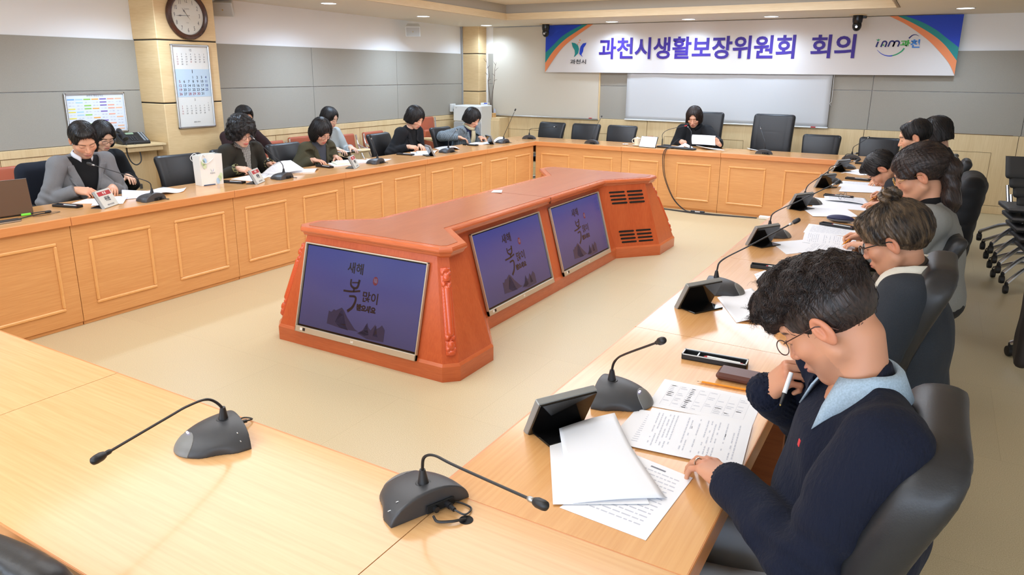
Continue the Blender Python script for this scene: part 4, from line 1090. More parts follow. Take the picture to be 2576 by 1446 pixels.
# ================================================================== pen trays with pens
def pen(p0, p1, r, parts, label=None, name='pen', group=None, tip=None):
    a, b = Vector(p0), Vector(p1); L = (b-a).length; d = (b-a).normalized(); q = d.to_track_quat('Z', 'Y')
    e = empty(name, a, 0, label, 'pencil' if name == 'pencil' else 'pen', group); e.rotation_mode = 'QUATERNION'; e.rotation_quaternion = q
    for (nm, t0, t1, r0, r1, m) in parts: MB().tube([(0, 0, t0*L), (0, 0, t1*L)], [r*r0, r*r1], 6 if name == 'pencil' else 12).build(nm, m, e, name != 'pencil')
    return e
REDPEN = [('red_tip', 0, .09, .25, 1, M_RED), ('barrel', .09, .93, 1, 1, M_WHITE), ('clicker', .93, 1, .6, .6, M_RED)]
PENCIL = [('lead', 0, .03, .1, .3, M_LEAD), ('sharpened_wood', .03, .09, .3, 1, mat('pencil_wood', (226, 190, 140), .6)), ('barrel', .09, .9, 1, 1, M_PENCIL), ('band', .9, .94, 1, 1, M_LEAD), ('eraser', .94, 1, .95, .95, M_BLACKP)]
PENW = [('tip', 0, .08, .25, .9, M_BLACKP), ('barrel', .08, .9, 1, 1, M_WHITE), ('cap', .9, 1, 1, .9, M_BLACKP)]
M_TRAYW = mat('tray_rim', (200, 202, 202), .35)
def tray(x, y, ang, label, penlab, rim=False, w_=.21, red=True):
    e = empty('pen_tray', (x, y, TZ), ang, label, 'pen tray', 'black pen trays at the seats')
    mb = MB(); d_ = .055; h = .018
    mb.box((0, 0, .003), (w_, d_, .006), bev=.002)
    mb.box((0, d_/2-.0025, h/2), (w_, .005, h), bev=.002).box((0, -d_/2+.0025, h/2), (w_, .005, h), bev=.002).box((w_/2-.0025, 0, h/2), (.005, d_, h), bev=.002).box((-w_/2+.0025, 0, h/2), (.005, d_, h), bev=.002)
    mb.build('tray', M_BLACKP, e)
    if rim:
        r_ = MB(); t = .004
        r_.box((0, d_/2-.002, h+.0005), (w_, t, .0022)).box((0, -d_/2+.002, h+.0005), (w_, t, .0022)).box((w_/2-.002, 0, h+.0005), (t, d_, .0022)).box((-w_/2+.002, 0, h+.0005), (t, d_, .0022)).build('rim', M_TRAYW, e)
        MB().box((-.053, -.002, .012), (.004, .03, .012)).build('divider', M_ALU, e)
        MB().box((.02, -.019, .009), (.145, .006, .008)).build('insert', M_TRAYW, e)
    Mx = Matrix.Translation((x, y, TZ)) @ Matrix.Rotation(ang, 4, 'Z')
    pen(Mx @ Vector((-.035, -.004, .014)), Mx @ Vector((w_/2-.012, -.012, .014)), .0048, REDPEN if red else PENW, penlab, 'pen', 'pens lying in the black trays')
    return e
for a in ((-.534, 2.267, .07, 'nearest pen tray with a light rim, beyond the nearest papers on the right row', 'white and red pen in the nearest light-rimmed tray', True),
          (-.60, 3.585, .1, 'pen tray mostly hidden behind the nearest man\'s hair', 'pen in the tray behind the navy-sweater man\'s hair'),
          (-.455, 4.84, -.3, 'pen tray beside the navy glasses case', 'pen in the tray beside the navy glasses case'), (-.59, 6.06, -.1, 'pen tray behind the round wire glasses on the right row', 'pen in the tray behind the round wire glasses'),
          (-.555, 7.18, -.2, 'pen tray before the forehead of the bending man', 'pen in the tray before the bending man'), (-.60, 8.5, 0, 'farthest pen tray of the right row', 'pen in the farthest tray of the right row'),
          (-5.11, 2.66, .28, 'pen tray left of the grey-jacket man\'s papers', 'white pen with a red tip in the tray by the grey-jacket man'), (-5.06, 4.0, .3, 'pen tray half hidden by the paper gift bag', 'pen in the tray beside the paper gift bag'),
          (-5.15, 5.16, -.1, 'pen tray before the woman in the olive jacket', 'pen in the tray before the woman in the olive jacket'), (-5.16, 6.44, .1, 'pen tray left of the black-suit woman\'s papers', 'pen in the tray of the black-suit woman'),
          (-5.15, 7.76, .0, 'closed-looking dark pen tray before the grey checked jacket', 'pen in the tray before the grey checked jacket')):
    tray(a[0], a[1], a[2], a[3], a[4], len(a) > 5)

# ================================================================== papers
def sheet(c, label, z=0.0, lift=None, printed=0, group=None, name='paper_sheet', thick=.0008, m=M_PAPER, n=14, seed=0):
    """c: four corners on the table (top-left, top-right, bottom-right, bottom-left); lift(u, v) raises the sheet"""
    A, B, C, D = [Vector((p[0], p[1])) for p in c]
    cen = (A+B+C+D)/4
    def S(u, v, dz=0):
        p = A.lerp(B, u).lerp(D.lerp(C, u), v)-cen
        return (p.x, p.y, z+.0006+(lift(u, v) if lift else 0)+dz)
    nn = n if lift else 1
    vs = []; fs = []
    for dz in (0, thick):
        for i in range(nn+1):
            for j in range(nn+1): vs.append(S(i/nn, j/nn, dz))
    N = (nn+1)**2
    for i in range(nn):
        for j in range(nn):
            a = i*(nn+1)+j; q = (a, a+1, a+nn+2, a+nn+1); fs.append(q); fs.append(tuple(N+t for t in q[::-1]))
    ed = [i*(nn+1) for i in range(nn+1)]+[nn*(nn+1)+j for j in range(1, nn+1)]+[i*(nn+1)+nn for i in range(nn-1, -1, -1)]+[j for j in range(nn-1, 0, -1)]
    for k in range(len(ed)): a, b = ed[k], ed[(k+1) % len(ed)]; fs.append((a, b, N+b, N+a))
    o = mobj(name, vs, fs, m, None, bool(lift), (cen.x, cen.y, TZ))
    o.data.update()
    import bmesh
    bm = bmesh.new(); bm.from_mesh(o.data); bmesh.ops.recalc_face_normals(bm, faces=bm.faces); bm.to_mesh(o.data); bm.free()
    tag(o, label, 'paper', group)
    if printed:
        rnd = random.Random(seed+printed); ln = MB(); blk = MB()
        def bar(mb_, u0, u1, v0, v1):
            k = 3 if lift else 1
            for i in range(k):
                a = u0+(u1-u0)*i/k; b = u0+(u1-u0)*(i+1)/k
                mb_.add([S(a, v0, thick+.0003), S(b, v0, thick+.0003), S(b, v1, thick+.0003), S(a, v1, thick+.0003)], [(0, 3, 2, 1)])
        if printed == 1:      # lines of text across (v direction lines)
            for i in range(22):
                u = .09+i*.038
                if rnd.random() < .12: continue
                v = .1
                while v < .86:
                    l_ = .02+.07*rnd.random()
                    if rnd.random() < .8: bar(ln, u, u+.011, v, min(v+l_, .9))
                    v += l_+.012
            bar(blk, .45, .455, .3, .36); bar(blk, .78, .785, .35, .42)
        elif printed == 2:    # table
            for i in range(9): bar(ln, .1+i*.1, .1018+i*.1, .15, .88)
            for i in range(13): bar(ln, .1, .9, .15+i*.0608, .1518+i*.0608)
            for i in range(60):
                u = .11+.1*rnd.randrange(8); v = .165+.0608*rnd.randrange(12); bar(ln, u, u+.03+.04*rnd.random(), v, v+.018)
            for i in range(12): bar(blk, .32, .35, .17+.0608*i, .19+.0608*i)
        elif printed == 3:
            for i in range(14):
                v = .12+i*.056; u = .1
                while u < .84:
                    l_ = .03+.08*rnd.random(); bar(ln, u, min(u+l_, .9), v, v+.014); u += l_+.02
            bar(blk, .35, .6, .06, .08)
        if ln.f: ln.build('printed_lines', M_INKL, o)['kind'] = 'stuff'
        if blk.f: blk.build('printed_heading', M_INK, o)
    return o
def curlend(h, s=.75): return lambda u, v: h*max(0, (u-s)/(1-s))**2
G_ = 'loose papers on the tables'
sheet([(-.63, 2.043), (-.334, 2.058), (-.324, 1.874), (-.614, 1.838)], 'printed table sheet farthest from the viewer among the navy-sweater man\'s papers', 0, None, 2, G_)
sheet([(-.632, 1.789), (-.353, 1.83), (-.33, 1.62), (-.63, 1.60)], 'lower sheet of the printed pair under the navy-sweater man\'s hand', 0, None, 0, G_)
sheet([(-.62, 1.80), (-.335, 1.85), (-.312, 1.62), (-.605, 1.585)], 'middle sheet poking out under the top printed page at the navy-sweater man\'s hand', .002, None, 3, G_)
sheet([(-.593, 1.822), (-.324, 1.874), (-.296, 1.62), (-.555, 1.587)], 'top printed page under the navy-sweater man\'s hand', .0045, None, 1, G_)
sheet([(-.541, 1.559), (-.387, 1.529), (-.401, 1.247), (-.605, 1.258)], 'printed page lying lowest at the table edge, nearest the viewer', 0, None, 3, G_, seed=5)
sheet([(-.763, 1.513), (-.616, 1.64), (-.438, 1.37), (-.621, 1.257)], 'blank white sheet under the curled blank page', .003, None, 0, G_)
sheet([(-.756, 1.555), (-.65, 1.679), (-.413, 1.408), (-.584, 1.28)], 'large blank page with a curled upper corner nearest the first nameplate', .005, lambda u, v: .03*max(0, (.45-v)/.45)**1.5*(.35+.65*u)+.004*math.sin(u*3), 0, G_)
sheet([(-.714, 2.98), (-.619, 3.197), (-.40, 2.85), (-.565, 2.695)], 'white sheet before the bun-haired woman, behind the navy-sweater man\'s curls', 0, lambda u, v: .035*max(0, (v-.5)/.5)**2*u, 0, G_)
sheet([(-.66, 3.439), (-.629, 3.542), (-.50, 3.35), (-.6, 3.279)], 'small sheet corner showing above the navy-sweater man\'s hair', 0, None, 0, G_)
sheet([(-.624, 4.849), (-.356, 4.836), (-.32, 4.59), (-.613, 4.56)], 'printed sheet beside the navy glasses case', 0, None, 3, G_)
sheet([(-.607, 4.582), (-.318, 4.551), (-.299, 4.244), (-.574, 4.27)], 'printed sheet under the pencil of the woman in the grey coat', .002, None, 1, G_)
sheet([(-.725, 4.175), (-.507, 4.431), (-.315, 4.275), (-.6, 3.93)], 'plain sheet fanned out beside the third nameplate', 0, None, 0, G_)
sheet([(-.527, 4.30), (-.307, 4.30), (-.31, 4.018), (-.554, 4.0)], 'printed sheet reaching the table edge before the grey coat', .003, None, 1, G_, seed=9)
sheet([(-.743, 5.94), (-.412, 5.987), (-.347, 5.55), (-.70, 5.5)], 'upper one of the sheets fanned beside the fourth nameplate', 0, None, 0, G_)
sheet([(-.777, 5.459), (-.50, 5.60), (-.37, 5.261), (-.639, 5.115)], 'nearest one of the sheets fanned beside the fourth nameplate', .002, None, 0, G_)
sheet([(-.70, 6.10), (-.407, 6.094), (-.331, 5.754), (-.657, 5.828)], 'sheet with blue edge under the round wire glasses', .004, lambda u, v: .012*math.sin(u*PI)*v, 3, G_)
sheet([(-.666, 7.032), (-.415, 7.05), (-.36, 6.711), (-.66, 6.65)], 'printed sheet before the bending man, nearer the far wall', 0, None, 3, G_)
sheet([(-.64, 6.85), (-.34, 6.85), (-.318, 6.45), (-.62, 6.35)], 'plain sheet under the bending man\'s nose', .002, None, 0, G_)
sheet([(-.736, 7.673), (-.637, 8.0), (-.40, 7.707), (-.564, 7.523)], 'farthest sheet on the right row', 0, None, 0, G_)
sheet([(-5.31, 2.905), (-5.193, 3.051), (-4.936, 2.923), (-5.214, 2.744)], 'sheet under the grey-jacket man\'s pencil', 0, None, 3, G_)
sheet([(-5.31, 2.972), (-5.17, 3.15), (-4.90, 2.93), (-5.0, 2.76)], 'second sheet under the grey-jacket man\'s wrist', .002, lambda u, v: .008*math.sin(v*PI)*u, 0, G_)
sheet([(-5.30, 3.18), (-5.12, 3.36), (-4.98, 3.24), (-5.06, 3.02)], 'rolled-over document left of the first left-row microphone', .002, lambda u, v: .045*math.sin(min(1, v*1.25)*PI)*(1-.6*u), 0, G_, m=mat('paper_lilac', (222, 222, 240), .8))
sheet([(-5.27, 3.35), (-5.125, 3.60), (-4.995, 3.482), (-4.99, 3.18)], 'bent white document right of the first left-row microphone', .001, lambda u, v: .02*math.sin(u*PI*1.2)**2, 0, G_)
sheet([(-5.31, 4.37), (-5.143, 4.50), (-4.953, 4.153), (-5.25, 4.127)], 'printed sheet before the curly-haired woman', 0, None, 3, G_)
sheet([(-5.31, 4.50), (-5.10, 4.67), (-4.994, 4.50), (-5.134, 4.286)], 'sheet with a blue grid beside the second left-row microphone', .002, None, 2, G_)
sheet([(-5.30, 4.52), (-5.20, 4.78), (-5.04, 4.80), (-5.09, 4.52)], 'page held up by the curly-haired woman\'s left hand', .004, lambda u, v: .10*math.sin(min(1, u*1.2)*PI*.55)*(1-v*.8), 3, G_)
sheet([(-5.26, 4.80), (-5.08, 5.02), (-4.98, 4.86), (-5.15, 4.62)], 'rolled document right of the second left-row microphone', 0, lambda u, v: .02*math.sin(v*PI), 0, G_)
sheet([(-5.31, 5.37), (-5.26, 5.60), (-5.03, 5.42), (-5.08, 5.22)], 'lowest document of the stack before the olive jacket', 0, None, 0, G_, thick=.008)
sheet([(-5.31, 5.42), (-5.24, 5.62), (-5.06, 5.48), (-5.12, 5.30)], 'yellowish booklet on the stack before the olive jacket', .009, None, 0, G_, thick=.010, m=M_PAPERY)
sheet([(-5.30, 5.47), (-5.22, 5.65), (-5.10, 5.54), (-5.15, 5.38)], 'top white document of the stack before the olive jacket', .0195, None, 3, G_, thick=.005)
sheet([(-5.30, 5.68), (-5.11, 5.92), (-4.99, 5.78), (-5.12, 5.55)], 'rolled-over sheets behind the third left-row microphone', 0, lambda u, v: .03*math.sin(v*PI)*(1-u), 0, G_, m=MATS['paper_lilac'])
sheet([(-5.28, 5.92), (-5.04, 6.05), (-4.97, 5.86), (-5.10, 5.72)], 'flat white sheet right of the third left-row microphone', 0, None, 0, G_)
sheet([(-5.296, 6.70), (-5.10, 6.90), (-4.931, 6.58), (-5.044, 6.42)], 'sheet under the hands of the woman in the black suit', 0, None, 3, G_)
sheet([(-5.29, 6.80), (-5.12, 7.02), (-4.98, 6.75), (-5.1, 6.58)], 'upper sheet under the hands of the woman in the black suit', .002, lambda u, v: .01*math.sin(v*PI), 0, G_)
sheet([(-5.31, 7.20), (-5.20, 7.50), (-4.99, 7.28), (-5.03, 6.98)], 'bulging stack of sheets behind the fourth left-row microphone', 0, lambda u, v: .035*math.sin(u*PI)*(.4+.6*v), 3, G_, thick=.004)
sheet([(-5.31, 8.00), (-5.18, 8.25), (-5.011, 8.0), (-5.19, 7.72)], 'sheets before the woman in the grey checked jacket', 0, lambda u, v: .008*math.sin(u*5)**2, 0, G_, thick=.002)
sheet([(-5.213, 8.41), (-5.162, 8.70), (-5.05, 8.55), (-5.08, 8.20)], 'sheet bulging up behind the tall upright microphone', 0, lambda u, v: .05*math.sin(u*PI)*(1-.5*v), 0, G_)
sheet([(-3.06, 9.15), (-2.80, 9.20), (-2.70, 9.00), (-2.96, 8.96)], 'flat printed sheet behind the twin microphone bar', 0, None, 3, G_)
sheet([(-2.86, 9.14), (-2.66, 9.16), (-2.62, 8.99), (-2.82, 8.97)], 'folded sheet peaking under the head-table woman\'s pencil', .002, lambda u, v: .05*(1-abs(2*u-1))*(1-v*.5), 0, G_)
sheet([(-2.62, 9.14), (-2.36, 9.20), (-2.235, 9.05), (-2.46, 8.94)], 'open document lying right of the twin microphone bar', 0, lambda u, v: .03*(1-u)**2, 0, G_, thick=.004)
sheet([(-2.02, 9.30), (-1.90, 9.31), (-1.86, 9.22), (-1.98, 9.20)], 'small sheets at the edge before the empty high-back chair', 0, lambda u, v: .02*(1-u), 0, G_)
# the booklet page held by the woman at the head table
hp = empty('held_document', (-2.555, 9.10, TZ+.03), -.1, 'white document held upright by the woman at the head table', 'document')
vs = []; fs = []
for k in range(2):
    for i in range(17):
        for j in range(9):
            u = i/16; v = j/8; a = -.9+1.5*u
            vs.append((-.10+.30*u-.02*math.sin(v*2), .06*math.cos(a*1.2)-.05+.03*v+k*.004, .02+.115*v+.0*u))
for i in range(16):
    for j in range(8): a = i*9+j; fs.append((a, a+9, a+10, a+1)); fs.append((153+a, 153+a+1, 153+a+10, 153+a+9))
mobj('pages', vs, fs, M_PAPER, hp, True).modifiers.new('t', 'SOLIDIFY').thickness = .002
tc_ = sheet([(-3.06, 4.95), (-2.99, 4.97), (-2.93, 4.86), (-3.02, 4.845)], 'torn white scrap lying on the island top', -.0135, lambda u, v: .004*u, 0, None)
tc_.location.z = .7400-.0; tc_['category'] = 'paper'
# loose pencil, wallet, glasses, case
pen((-.537, 2.075, TZ+.004), (-.372, 2.092, TZ+.004), .0036, PENCIL[::1], 'orange pencil lying behind the printed table sheet on the right row', 'pencil', 'orange pencils')
wl_ = empty('wallet', (-.43, 2.165, TZ), .03, 'brown leather wallet beside the light-rimmed pen tray', 'wallet')
MB().box((0, 0, .0125), (.13, .082, .025), bev=.009).build('body', mat('brown_leather', (92, 52, 42), .4, bump=((300, 300, 300), .1)), wl_)
gc = empty('glasses_case', (-.46, 5.02, TZ), -.05, 'navy and grey zipped glasses case on the right row', 'glasses case')
V, F = surfnet(lambda P: np.maximum(ell(P, (0, 0, .0215), (.085, .038, .026)), .0215-P[..., 2]), (-.1, -.05, 0), (.1, .05, .06), .0035); mobj('lid', V, F, mat('navy_cloth', (34, 38, 78), .6), gc, True)
V, F = surfnet(lambda P: np.maximum(ell(P, (0, 0, .0205), (.085, .038, .0215)), P[..., 2]-.0205), (-.1, -.05, -.01), (.1, .05, .03), .0035); mobj('shell', V, F, mat('grey_cloth', (104, 112, 124), .6), gc, True)
sg = empty('eyeglasses', (-.545, 5.90, TZ+.016), 1.2, 'round wire glasses lying folded out on the papers of the right row', 'glasses')
fr = MB()
for s in (-1, 1):
    fr.tube([(s*.034+.023*math.cos(t), .0, .024+.023*math.sin(t)) for t in [2*PI*i/24 for i in range(25)]], .0012, 5)
    fr.tube(bez([(s*.058, 0, .03), (s*.064, .03, .026), (s*.062, .12, .01)], 5), .0012, 5)
fr.tube(bez([(-.011, 0, .028), (0, -.003, .033), (.011, 0, .028)], 4), .0012, 5); fr.build('frame', mat('dark_wire', (60, 56, 54), .3, .7), sg, True)
for s in (-1, 1): MB().lathe([(0, .0005), (.0225, .0005), (.0225, -.0005), (0, -.0005)], 24, (s*.034, 0, .024), Matrix.Rotation(PI/2, 3, 'X')).build('lens', MATS['clear_glass'], sg)
# laptop at the left edge
lp = empty('laptop', (-5.04, 2.235, TZ), math.radians(84), 'dark grey-brown laptop lid with a green stick at the left edge of the picture', 'laptop')
MB().box((0, .13, .008), (.33, .235, .014), bev=.003).build('keyboard_base', M_BLACKP, lp)
R = Matrix.Rotation(math.radians(-8), 3, 'X'); MB().box(R @ Vector((0, .0, .115))+Vector((0, .008, .008)), (.33, .006, .225), bev=.003, M=R).build('lid', mat('lid_brown', (108, 84, 66), .35, .4), lp)
MB().box(R @ Vector((0, .0, .228))+Vector((0, .008, .008)), (.328, .0065, .002), M=R).build('lid_rim', M_ALU, lp)
us = empty('usb_stick', (-5.015, 2.345, TZ), 1.45, 'green stick plugged in at the foot of the laptop', 'usb stick'); MB().box((0, -.0, .010), (.055, .012, .014), bev=.002).build('body', mat('lime', (120, 224, 70), .5), us)
uc = MB().tube(bez([(-5.02, 2.37, .75), (-5.04, 2.47, .746), (-5.02, 2.49, .744), (-4.99, 2.45, .744), (-4.985, 2.40, .744), (-4.95, 2.30, .744), (-4.90, 2.22, .748)], 6), .0035, 7).tube(bez([(-4.99, 2.46, .745), (-4.97, 2.53, .743), (-4.945, 2.50, .743), (-4.93, 2.40, .743), (-4.945, 2.35, .743)], 6), .0016, 5).box((-4.99, 2.47, .75), (.02, .035, .016), bev=.005)
tag(uc.build('usb_cable', M_BLACKP, None, True), 'black cable with a plug curling beside the laptop', 'cable')
hb_ = empty('cable_hub', (-4.885, 2.16, TZ), 1.55, 'flat black and silver box in front of the laptop', 'adapter'); MB().box((0, 0, .009), (.17, .045, .018), bev=.005).build('body', M_BLACKP, hb_); MB().box((0, -.0225, .006), (.16, .002, .007)).build('silver_edge', M_ALU, hb_)
# paper gift bag
bg = empty('gift_bag', (-5.165, 3.85, TZ), math.radians(-8), 'white paper gift bag with leaf print standing on the left table row', 'bag')
M_BAGW = mat('bag_white', (232, 232, 226), .55); M_BAGG = mat('bag_side', (206, 208, 206), .55)
w_, d_, h_ = .105, .19, .245       # x depth, y width
vs = []; fs = []
def bagp(x, y, z): 
    t = z/h_; return (x*(1+.06*t)+.006*t*math.sin(y*30), y*(1+.04*t), z+(.01*math.sin(y*14+1) if t > .99 else 0))
for z in (0, .06, .12, .18, h_):
    pts = [(-w_/2, -d_/2), (w_/2, -d_/2), (w_/2, -d_/6), (w_/2+.004, d_/6), (w_/2, d_/2), (0, d_/2-.006*(z/h_)*4), (-w_/2, d_/2), (-w_/2, 0)]
    vs += [bagp(x, y, z) for x, y in pts]
for k in range(4):
    for i in range(8): fs.append((k*8+i, k*8+(i+1) % 8, (k+1)*8+(i+1) % 8, (k+1)*8+i))
fs.append(tuple(range(7, -1, -1)))
b_ = mobj('bag_body', vs, fs, [M_BAGW, M_BAGG], bg, False, mids=[1 if i % 8 in (4, 5) and i < 32 else 0 for i in range(len(fs))]); sm = b_.modifiers.new('t', 'SOLIDIFY'); sm.thickness = .0015
for (y0, z0, c_) in ((-.07, .19, (190, 214, 160)), (-.055, .20, (170, 200, 230)), (-.06, .165, (206, 222, 180)), (.06, .05, (196, 216, 168)), (.045, .03, (176, 204, 230)), (.075, .07, (206, 222, 186))):
    lf = [( (w_/2+.0075+.03*0), y0+.016*math.cos(t)*(1), z0+.026*math.sin(t)) for t in [2*PI*i/12 for i in range(12)]]
    mobj('leaf_print', lf, [tuple(range(12))], mat('leaf%d' % (c_[0]+c_[2]), c_, .6), bg)
def onb(y, z): return Vector((w_/2*(1+.06*z/h_)+.0085, y, z))
text('lettering', '과천시', .016, frame(onb(0, .098), (0, 1, 0), (0, 0, 1)), M_INK, bg, .0003)
for s, m_ in ((-1, MB_TEAL), (1, MB_BLUE)): mobj('emblem_wing', [onb(s*.0035, .112), onb(s*.014, .138), onb(s*.010, .122), onb(s*.0065, .112)], [(0, 1, 2, 3) if s < 0 else (3, 2, 1, 0)], m_, bg)
MB().box((w_/2+.003, -.03, .004), (.004, .10, .008)).build('bottom_stripe', mat('stripe_navy', (60, 80, 110), .6), bg)
for sx_ in (1, -1):
    MB().tube(bez([(sx_*.052, -.045, .235), (sx_*.064, -.075, .255), (sx_*.085, -.10, .22), (sx_*.083, -.07, .185), (sx_*.066, -.01, .20), (sx_*.056, .04, .238)], 6), .003, 7).build('rope_handle', M_WHITE, bg, True)
# desk telephone
tp = empty('desk_telephone', (-6.86, 4.29, .946), PI/2-.25, 'black desk telephone with a small display on the corner shelf', 'telephone')
vs = [(-.13,-.10,0),(.13,-.10,0),(.13,.10,0),(-.13,.10,0),(-.13,-.10,.028),(.13,-.10,.028),(.13,.10,.105),(-.13,.10,.105)]
tb = mobj('body', vs, [(0,3,2,1),(4,5,6,7),(0,1,5,4),(1,2,6,5),(2,3,7,6),(3,0,4,7)], M_BLACKP, tp); bv = tb.modifiers.new('b', 'BEVEL'); bv.width = .008; bv.segments = 2
S_ = Matrix.Rotation(math.atan(.077/.2), 3, 'X')
def onp_(x, y, dz=.0): return Vector((x, y, .028+(y+.10)*.385))+S_ @ Vector((0, 0, dz))
MB().box(onp_(-.01, .065, .003), (.075, .035, .006), bev=.002, M=S_).build('display', mat('lcd', (150, 172, 140), .3), tp)
k1 = MB(); k2 = MB()
for i in range(3):
    for j in range(4): k1.box(onp_(-.03+.024*i, .0-.022*j, .003), (.013, .010, .005), bev=.001, M=S_)
for i in range(2):
    for j in range(11): k2.box(onp_(.082+.026*i, .082-.0165*j, .0025), (.018, .009, .004), bev=.001, M=S_)
k1.build('keypad', mat('key_grey', (70, 70, 72), .4), tp); k2.build('speed_keys', mat('key_label', (168, 172, 174), .5), tp)
hs = MB().tube(bez([onp_(-.10, -.095, .03), onp_(-.10, -.05, .045), onp_(-.10, .03, .045), onp_(-.10, .085, .03)], 5), [.026, .024, .022, .018, .016, .016, .016, .016, .016, .016, .016, .018, .022, .024, .026, .026], 10)
hs.build('handset', M_BLACKP, tp, True)
MB().tube(bez([(-.10, -.12, .03), (-.12, -.15, -.05), (-.10, -.17, -.15), (-.05, -.17, -.19), (-.0, -.16, -.15), (.0, -.13, -.04), (-.03, -.105, .012)], 7), .0058, 8).build('coiled_cord', M_BLACKP, tp, True)

# ================================================================== the far left corner: fridge, boxes, twigs
fg = empty('small_fridge', (-6.66, 10.12, 0), .04, 'white fridge with a grey lower door in the far left corner', 'fridge')
MB().box((0, 0, .56), (.52, .36, 1.12), bev=.01).build('body', M_WHITE, fg); MB().box((0, -.19, .99), (.51, .03, .24), bev=.006).build('freezer_door', M_WHITE, fg); MB().box((0, -.19, .45), (.51, .03, .80), bev=.006).build('door', mat('fridge_grey', (178, 180, 182), .4), fg)
text('lettering', 'LG', .02, frame((-.2, -.2065, 1.08), (1, 0, 0), (0, 0, 1)), M_INK, fg, .0003)
cb2 = empty('corner_cabinet', (-6.40, 10.42, 0), 0, 'low wooden cabinet in the far left corner below the boxes', 'cabinet')
MB().box((-.06, -.0, .46), (.44, .28, .92), bev=.004).build('body', W_WALL, cb2); MB().box((-.06, -.145, .45), (.42, .012, .86), bev=.003).build('door', W_WALL, cb2)
b1 = empty('storage_box', (-6.60, 10.36, .921), 0, 'pale grey box under the blue-white packet', 'box'); MB().box((0, 0, .07), (.155, .12, .14), bev=.004).build('body', mat('box_pale', (196, 202, 214), .6), b1); MB().box((-.02, -.0605, .05), (.016, .001, .016)).build('button_print', M_CBLU, b1)
b2 = empty('tissue_packet', (-6.575, 10.36, 1.062), .1, 'blue and white packet on the pale grey box', 'packet'); MB().box((0, 0, .045), (.13, .09, .09), bev=.004).build('body', M_WHITE, b2); MB().box((0, -.0455, .015), (.13, .001, .03)).box((.03, -.0455, .082), (.06, .001, .016)).build('blue_print', mat('packet_blue', (40, 70, 200), .5), b2)
text('lettering', '물티슈', .022, frame((0, -.0465, .05), (1, 0, 0), (0, 0, 1)), mat('packet_blue', (0, 0, 0)), b2, .0003)
b3 = empty('wooden_block', (-6.435, 10.36, .921), 0, 'small wooden block vase holding the dry twigs', 'vase'); MB().box((0, 0, .035), (.10, .08, .07), bev=.004).build('body', mat('block_wood', (216, 170, 112), .5), b3)
b4 = empty('glass_tube', (-6.44, 10.44, .921), 0, 'small pale bottle behind the wooden block', 'bottle'); MB().lathe([(0, 0), (.02, 0), (.02, .11), (.012, .125), (.012, .14), (0, .14)], 14).build('body', mat('pale_glass', (190, 196, 214), .3), b4, True)
for (x0, pts, lb) in ((-6.45, [(-6.455, 10.36, .98), (-6.49, 10.37, 1.25), (-6.52, 10.36, 1.5), (-6.50, 10.37, 1.6), (-6.56, 10.36, 1.86)], 'dark dry twig leaning left in the far corner'), (-6.43, [(-6.425, 10.36, .98), (-6.44, 10.35, 1.2), (-6.40, 10.36, 1.5), (-6.385, 10.36, 1.72), (-6.36, 10.36, 1.8)], 'dry twig leaning right before the beige board')):
    t = MB().tube(bez(pts, 8), [.006-.004*i/32 for i in range(33)], 6)
    for k in range(4):
        b = Vector(pts[2]).lerp(Vector(pts[4]), k/3.5); t.tube([b, b+Vector((.03*(-1)**k, 0, .03)), b+Vector((.055*(-1)**k, .01, .03+.01*k))], [.003, .003, .0015], 5)
    tag(t.build('dry_twig', mat('twig', (84, 62, 50), .8), None, True), lb, 'twig')
# ================================================================== people
def skin_mat(name, tone):
    m = bpy.data.materials.new(name); m.use_nodes = True; nt = m.node_tree; b = nt.nodes['Principled BSDF']
    a = nt.nodes.new('ShaderNodeAttribute'); a.attribute_name = 'Col'
    nt.links.new(a.outputs['Color'], b.inputs['Base Color']); b.inputs['Roughness'].default_value = .48; b.inputs['Specular IOR Level'].default_value = .4
    b.inputs['Subsurface Weight'].default_value = .12; b.inputs['Subsurface Radius'].default_value = (.012, .005, .003); b.inputs['Subsurface Scale'].default_value = .6
    return m
M_SKIN = skin_mat('skin', None)
def hair_mat(name, c1, c2, sc=(170, 170, 14), st=.55):
    if name in MATS: return MATS[name]
    m = bpy.data.materials.new(name); m.use_nodes = True; nt = m.node_tree; b = nt.nodes['Principled BSDF']
    tc = nt.nodes.new('ShaderNodeTexCoord'); mp = nt.nodes.new('ShaderNodeMapping'); mp.inputs['Scale'].default_value = sc
    n = nt.nodes.new('ShaderNodeTexNoise'); n.inputs['Scale'].default_value = 1; n.inputs['Detail'].default_value = 3; n.inputs['Distortion'].default_value = .6
    nt.links.new(tc.outputs['Object'], mp.inputs[0]); nt.links.new(mp.outputs[0], n.inputs['Vector'])
    r = nt.nodes.new('ShaderNodeValToRGB'); r.color_ramp.elements[0].position = .35; r.color_ramp.elements[1].position = .7; r.color_ramp.elements[0].color = lin(c2); r.color_ramp.elements[1].color = lin(c1)
    nt.links.new(n.outputs['Fac'], r.inputs[0]); nt.links.new(r.outputs[0], b.inputs['Base Color'])
    bp = nt.nodes.new('ShaderNodeBump'); bp.inputs['Strength'].default_value = st; bp.inputs['Distance'].default_value = .004
    nt.links.new(n.outputs['Fac'], bp.inputs['Height']); nt.links.new(bp.outputs[0], b.inputs['Normal'])
    b.inputs['Roughness'].default_value = .42; b.inputs['Specular IOR Level'].default_value = .45
    MATS[name] = m; return m
H_BLACK = hair_mat('hair_black', (36, 31, 30), (14, 12, 12))
H_BROWN = hair_mat('hair_dark_brown', (58, 42, 36), (24, 17, 16))
H_STREAK = hair_mat('hair_streaked', (112, 90, 66), (34, 28, 26), (60, 60, 10))
f32 = np.float32
